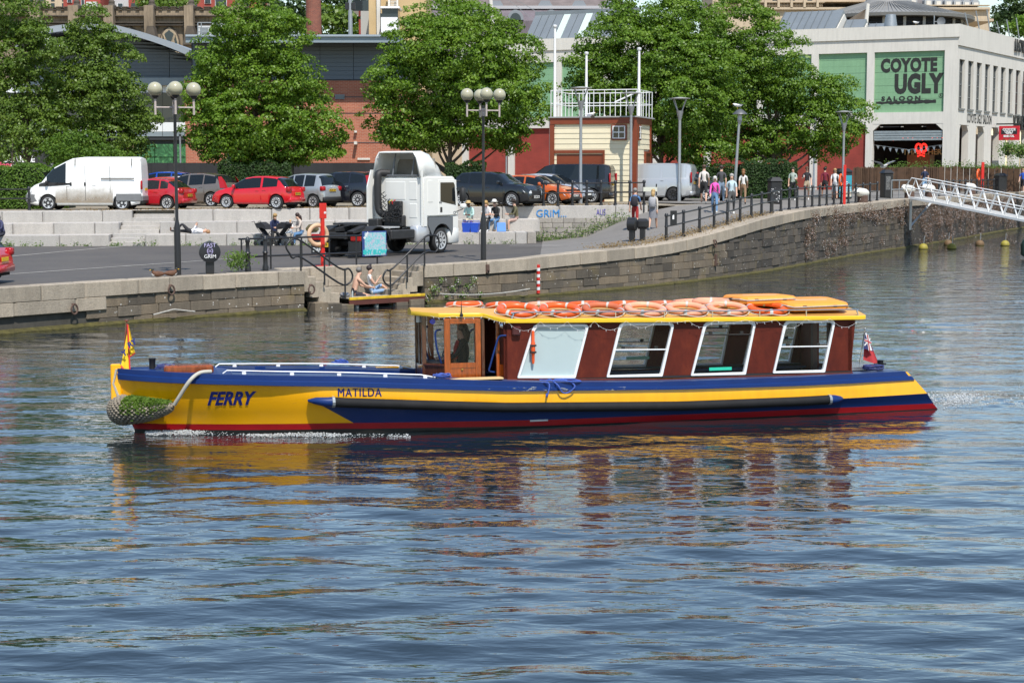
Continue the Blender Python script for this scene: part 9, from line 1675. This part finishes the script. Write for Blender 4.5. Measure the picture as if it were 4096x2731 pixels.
q = ground(4030, 768); T = thing('menu_board', 'dark folding menu board beside the terrace fence', 'sign board', q, R(20)); MB().prism([(-.5, 0), (.05, 2.0), (.12, 2.0), (.7, 0), (.6, 0), (.08, 1.8), (-.4, 0)], -.5, .5).build('boards', mat('board_dark', (.03, .03, .028), .6), T);
for i, (px, py) in enumerate(((4035, 597), (4085, 604))):
 Yb = 128 + i * 6; c = yp(px, py, Yb); g = np.random.default_rng(70 + i); T = thing('hanging_basket', ('flowering hanging basket on the nearer white pier', 'flowering hanging basket at the right edge')[i], 'hanging basket', c, 0, 'hanging flower baskets'); P = g.normal(size=(900, 3)) * np.array([.33, .33, .26]); Nn = g.normal(size=P.shape) + np.array([0, -.6, .6]); Nn /= np.linalg.norm(Nn, axis=1, keepdims=True); link('flowers', leaves_mesh('flowers', P, Nn, .13, leaf_mat('basket_leaves', (.05, .12, .02), (.10, .2, .03), (.45, .38, .2)), g), T); MB().lathe([(.05, -.4), (.28, -.2), (.32, 0)], 12).build('basket', M_IRON, T); MB().cyl((0, 0, 0), (0, 0, 1.2), .02, n=5).build('chain', M_IRON, T)
# ---- things on the steps, the wall and the water
for i, (px, off, c, lab) in enumerate(((1868, .25, (.03, .09, .50), 'blue plastic cool box at the feet of the man in the straw hat'), (1900, .2, (.03, .10, .55), 'second blue cool box right of the first'))):
 p = tier_pt(px, 0, off); T = thing('cool_box', lab, 'cool box', p, R(-8), 'blue cool boxes'); b = MB(); b.add([(-.15, -.2, 0), (.15, -.2, 0), (.15, .2, 0), (-.15, .2, 0), (-.19, -.24, .36), (.19, -.24, .36), (.19, .24, .36), (-.19, .24, .36)], [(3, 2, 1, 0), (4, 5, 6, 7), (0, 1, 5, 4), (1, 2, 6, 5), (2, 3, 7, 6), (3, 0, 4, 7)]); b.build('box', mat('cool_blue_%d' % i, c, .4), T); MB().cb(-.2, .2, -.25, .25, .36, .41, .02).build('lid', mat('cool_blue_%d' % i), T); MB().tube([(-.2, 0, .36), (-.2, 0, .48), (.2, 0, .48), (.2, 0, .36)], .014, 6).build('handle', mat('cool_blue_%d' % i), T)
p = tier_pt(2006, 0, .4); T = thing('picnic_tray', 'pale blue tray leaning on the step beside the hat wearer', 'tray', p, R(10)); MB().cb(-.2, .2, -.03, .03, 0, .42, .02).build('tray', mat('lid_blue', (.10, .25, .65), .4), T).rotation_euler = (R(-15), 0, 0)
p = tier_pt(1250, 0, .35); T = thing('rucksack', 'olive green rucksack lying beside the woman in the cream jumper', 'bag', p); MB().tube([(-.25, 0, .12), (-.1, 0, .2), (.12, 0, .22), (.25, 0, .1)], [.1, .19, .2, .09], 10).build('bag', cl('olive_bag', (.10, .085, .04)), T, smooth=True); MB().tube([(-.2, -.12, .1), (-.1, -.2, .3), (.1, -.2, .25)], .02, 6).build('strap', cl('olive_bag'), T)
def pushchair(label, px, rz):
 p = tier_pt(px, 0, -.45); T = thing('pushchair', label, 'pushchair', (p.x, p.y, 1.29), rz, 'black pushchairs'); bk = cl('pram_black', (.02, .02, .024));
 for s in (-1, 1): MB().tube([(-.55, s * .22, 1.02), (-.42, s * .22, 1.05), (-.3, s * .22, .8), (.35, s * .22, .12)], .014, 6).build('frame', M_IRON, T); MB().tube([(.1, s * .22, .6), (-.35, s * .22, .1)], .014, 6).build('frame', M_IRON, T); [MB().lathe([(.0, -.02), (.09, -.02), (.095, 0), (.09, .02), (0, .02)], 12, (x, s * .24, .095), 'y').build('wheel', M_TYRE, T) for x in (.38, -.36)]
 V, Fs = wav((-.3, -.2, .85), (-.3, .2, .85), (.12, .2, .4), (.12, -.2, .4), 6, .0); MB().add(V, Fs).build('seat', bk, T); b = MB(); b.prism([(-.42, .95), (-.1, 1.02), (.12, .9), (.2, .7), (-.05, .78), (-.3, .75)], -.2, .2); b.build('hood', bk, T); MB().cb(-.1, .3, -.18, .18, .32, .42, .03).build('footrest', bk, T)
pushchair('black pushchair with pale bag at the left of the seated mothers', 1062, R(-30)); pushchair('second black pushchair in front of the blonde woman', 1130, R(150))
def wall_text(body, px, py, m, size, **k): p = Vector((0, 0, 0)); X = (px - 2048) / FPX * 77.3; Y = TIER(X, 2); z = yp(px, py, Y).z; return tag(text('graffiti', body, m, None, (X, Y - .035, z), (0, 0, ROT_T), size=size, depth=.003, **k), k.pop('lab', 'graffiti'), 'graffiti') if 0 else text('graffiti', body, m, bpy.data.objects['retaining_wall'], (X, Y - .03, z), (0, 0, ROT_T), size=size, depth=.003, **k)
wall_text('GRiM...', 2205, 855, mat('blue_spray', (.02, .22, .55), .7), .48); wall_text('AUS', 2404, 850, mat('violet_spray', (.10, .08, .35), .7), .4, sx=.6)
p, t, n = edge(edge_s(2146)); T = thing('depth_gauge', 'red and white banded depth board fixed to the quay wall', 'gauge board', (p.x, p.y, 0), math.atan2(t.y, t.x))
for i in range(9): MB().bx(-.055, .055, -.11, -.05, .12 + i * .115, .12 + (i + 1) * .115 - .003).build('band', M_RED if i % 2 == 0 else mat('sign_white'), T)
for i, (px, z, lab) in enumerate(((673, .98, 'rusty iron mooring ring on the coping below the ducks'), (2848, 1.55, 'rusty iron mooring ring high on the ramp wall'), (280, .62, 'small mooring ring on the overhanging slab'), (1232, .75, 'iron mooring ring on the wall left of the landing'))):
 p, t, n = edge(edge_s(px)); T = thing('mooring_ring', lab, 'ring', (p.x - n.x * .12, p.y - n.y * .12, z), math.atan2(t.y, t.x), 'mooring rings'); ri = mat('rusty_iron'); MB().tube([(.11 * math.cos(a), -.03, -.06 + .14 * math.sin(a)) for a in np.linspace(0, 6.28, 16, endpoint=False)], .028, 6, closed=True).build('ring', ri, T, smooth=True); MB().cyl((0, .06, .08), (0, -.05, .08), .035, n=8).build('staple', ri, T)
for i, (px, z0, lab) in enumerate(((2860, .55, 'rusty iron fender plate low on the ramp wall'), (1945, .95, 'small rusty bracket on the quay wall right of the landing'))): p, t, n = edge(edge_s(px)); T = thing('iron_bracket', lab, 'bracket', (p.x, p.y, z0), math.atan2(t.y, t.x)); MB().cb(-.07, .07, -.09, .02, -.0, .3 if i else .5, .01).build('plate', mat('rusty_iron'), T); MB().cyl((0, -.08, .1), (0, -.16, .1), .03, n=8).build('pin', mat('rusty_iron'), T)
for i, (x0, x1, lab) in enumerate(((1745, 2100, 'slack mooring chain hanging along the foot of the curved wall'), (590, 760, 'short chain at the waterline of the left wall'))):
 P = []
 for k in range(24): t_ = k / 23; p, t, n = edge(edge_s(x0 + (x1 - x0) * t_)); P.append((p.x - n.x * .2, p.y - n.y * .2, .22 + (.1 * (2 * t_ - 1) ** 2 if i == 0 else .12 * (1 - abs(2 * t_ - 1)))))
 o = tag(MB().tube(P, .022, 6).build('mooring_chain', M_ROPE_G, None, smooth=True), lab, 'chain')
M_BUOY = mat('buoy_yellow', (.30, .25, .035), .6, var=.2, vs=4); M_BUOYB = mat('buoy_brown', (.15, .09, .04), .7, var=.2, vs=4)
for i, (px, py, m, lab) in enumerate(((3693, 998, M_BUOY, 'yellow mooring buoy nearest the wall corner below the gangway'), (3793, 982, M_BUOYB, 'brown mooring buoy behind the second yellow one'), (3807, 997, M_BUOY, 'second yellow mooring buoy from the wall'), (3919, 983, M_BUOYB, 'brown mooring buoy between two yellow ones'), (4020, 984, M_BUOY, 'yellow mooring buoy farthest right on the water'))):
 T = thing('mooring_buoy', lab, 'buoy', gp(px, py, 0), 0, 'mooring buoys'); MB().ball((0, 0, .08), .27, 16, 10).build('float', m, T, smooth=True); MB().cyl((.02, 0, .3), (.05, 0, .78), .02, n=6).build('rod', M_GALV, T); MB().lathe([(.272, .0), (.274, .05)], 16).build('weed_line', M_ALGA, T)
p = gp(4100, 1035, 0); T = thing('boat_fender', 'dark green fender showing at the right edge above the water', 'fender', (p.x, p.y, .1)); MB().tube([(0, 0, 0), (0, 0, .1), (.02, 0, .6), (.05, 0, .85), (.06, 0, .95)], [.06, .22, .26, .2, .05], 12).build('body', mat('fender_green', (.012, .03, .022), .4), T, smooth=True)
for i, (s, d, lab) in enumerate(((1.75, .3, 'clear bottle and bag heap beside the bare-chested man'),)): q = Lq(s, d, .345); T = thing('picnic_bag', lab, 'bag', q); MB().ball((0, 0, .08), .13, 10, 7, 1.4, 1, .7).build('bag', mat('plastic_grey', (.25, .25, .27), .4), T, smooth=True); MB().lathe([(.03, 0), (.03, .16), (.012, .2), (.012, .23)], 8, (.25, 0, 0)).build('bottle', mat('bottle_plastic', (.4, .45, .45), .2), T)
p = yp(2190, 690, 80);
T = thing('street_sign', 'small white street name plate on two black posts by the path', 'sign', on_ground(6.35, 77.6), R(-5)); MB().cb(-.32, .32, -.03, -.005, .95, 1.15, .005).build('plate', mat('sign_cream', (.6, .6, .5), .6), T); text('lettering', 'HARBOUR WALK', M_IRON, T, (0, -.034, 1.05), size=.085, depth=.001) if 0 else None; [MB().cyl((x, .02, 0), (x, .02, 1.3), .03, n=8).build('post', M_IRON, T) for x in (-.28, .28)]
q = ground(552, 760); T = thing('lantern_kiosk', 'square glazed lantern on a black frame behind the van roof', 'lantern', q); z1 = yp(550, 560, q.y).z - q.z; z0 = yp(550, 600, q.y).z - q.z
for x in (-.28, -.1, .1, .28): MB().cyl((x, 0, 0), (x, 0, z0), .045, n=6).build('leg', M_IRON, T)
MB().cb(-.38, .38, -.3, .3, z0, z1, .02).build('lantern_glass', mat('lantern_glass', (.32, .36, .38), .15), T); f = MB(); [f.bx(x - .02, x + .02, -.33, -.29, z0, z1) for x in (-.36, -.12, .12, .36)]; [f.bx(-.4, .4, -.34, -.29, z - .02, z + .02) for z in (z0, (z0 + z1) / 2, z1)]; f.build('lantern_frame', M_IRON, T)
bpy.data.scenes.remove(_TS)
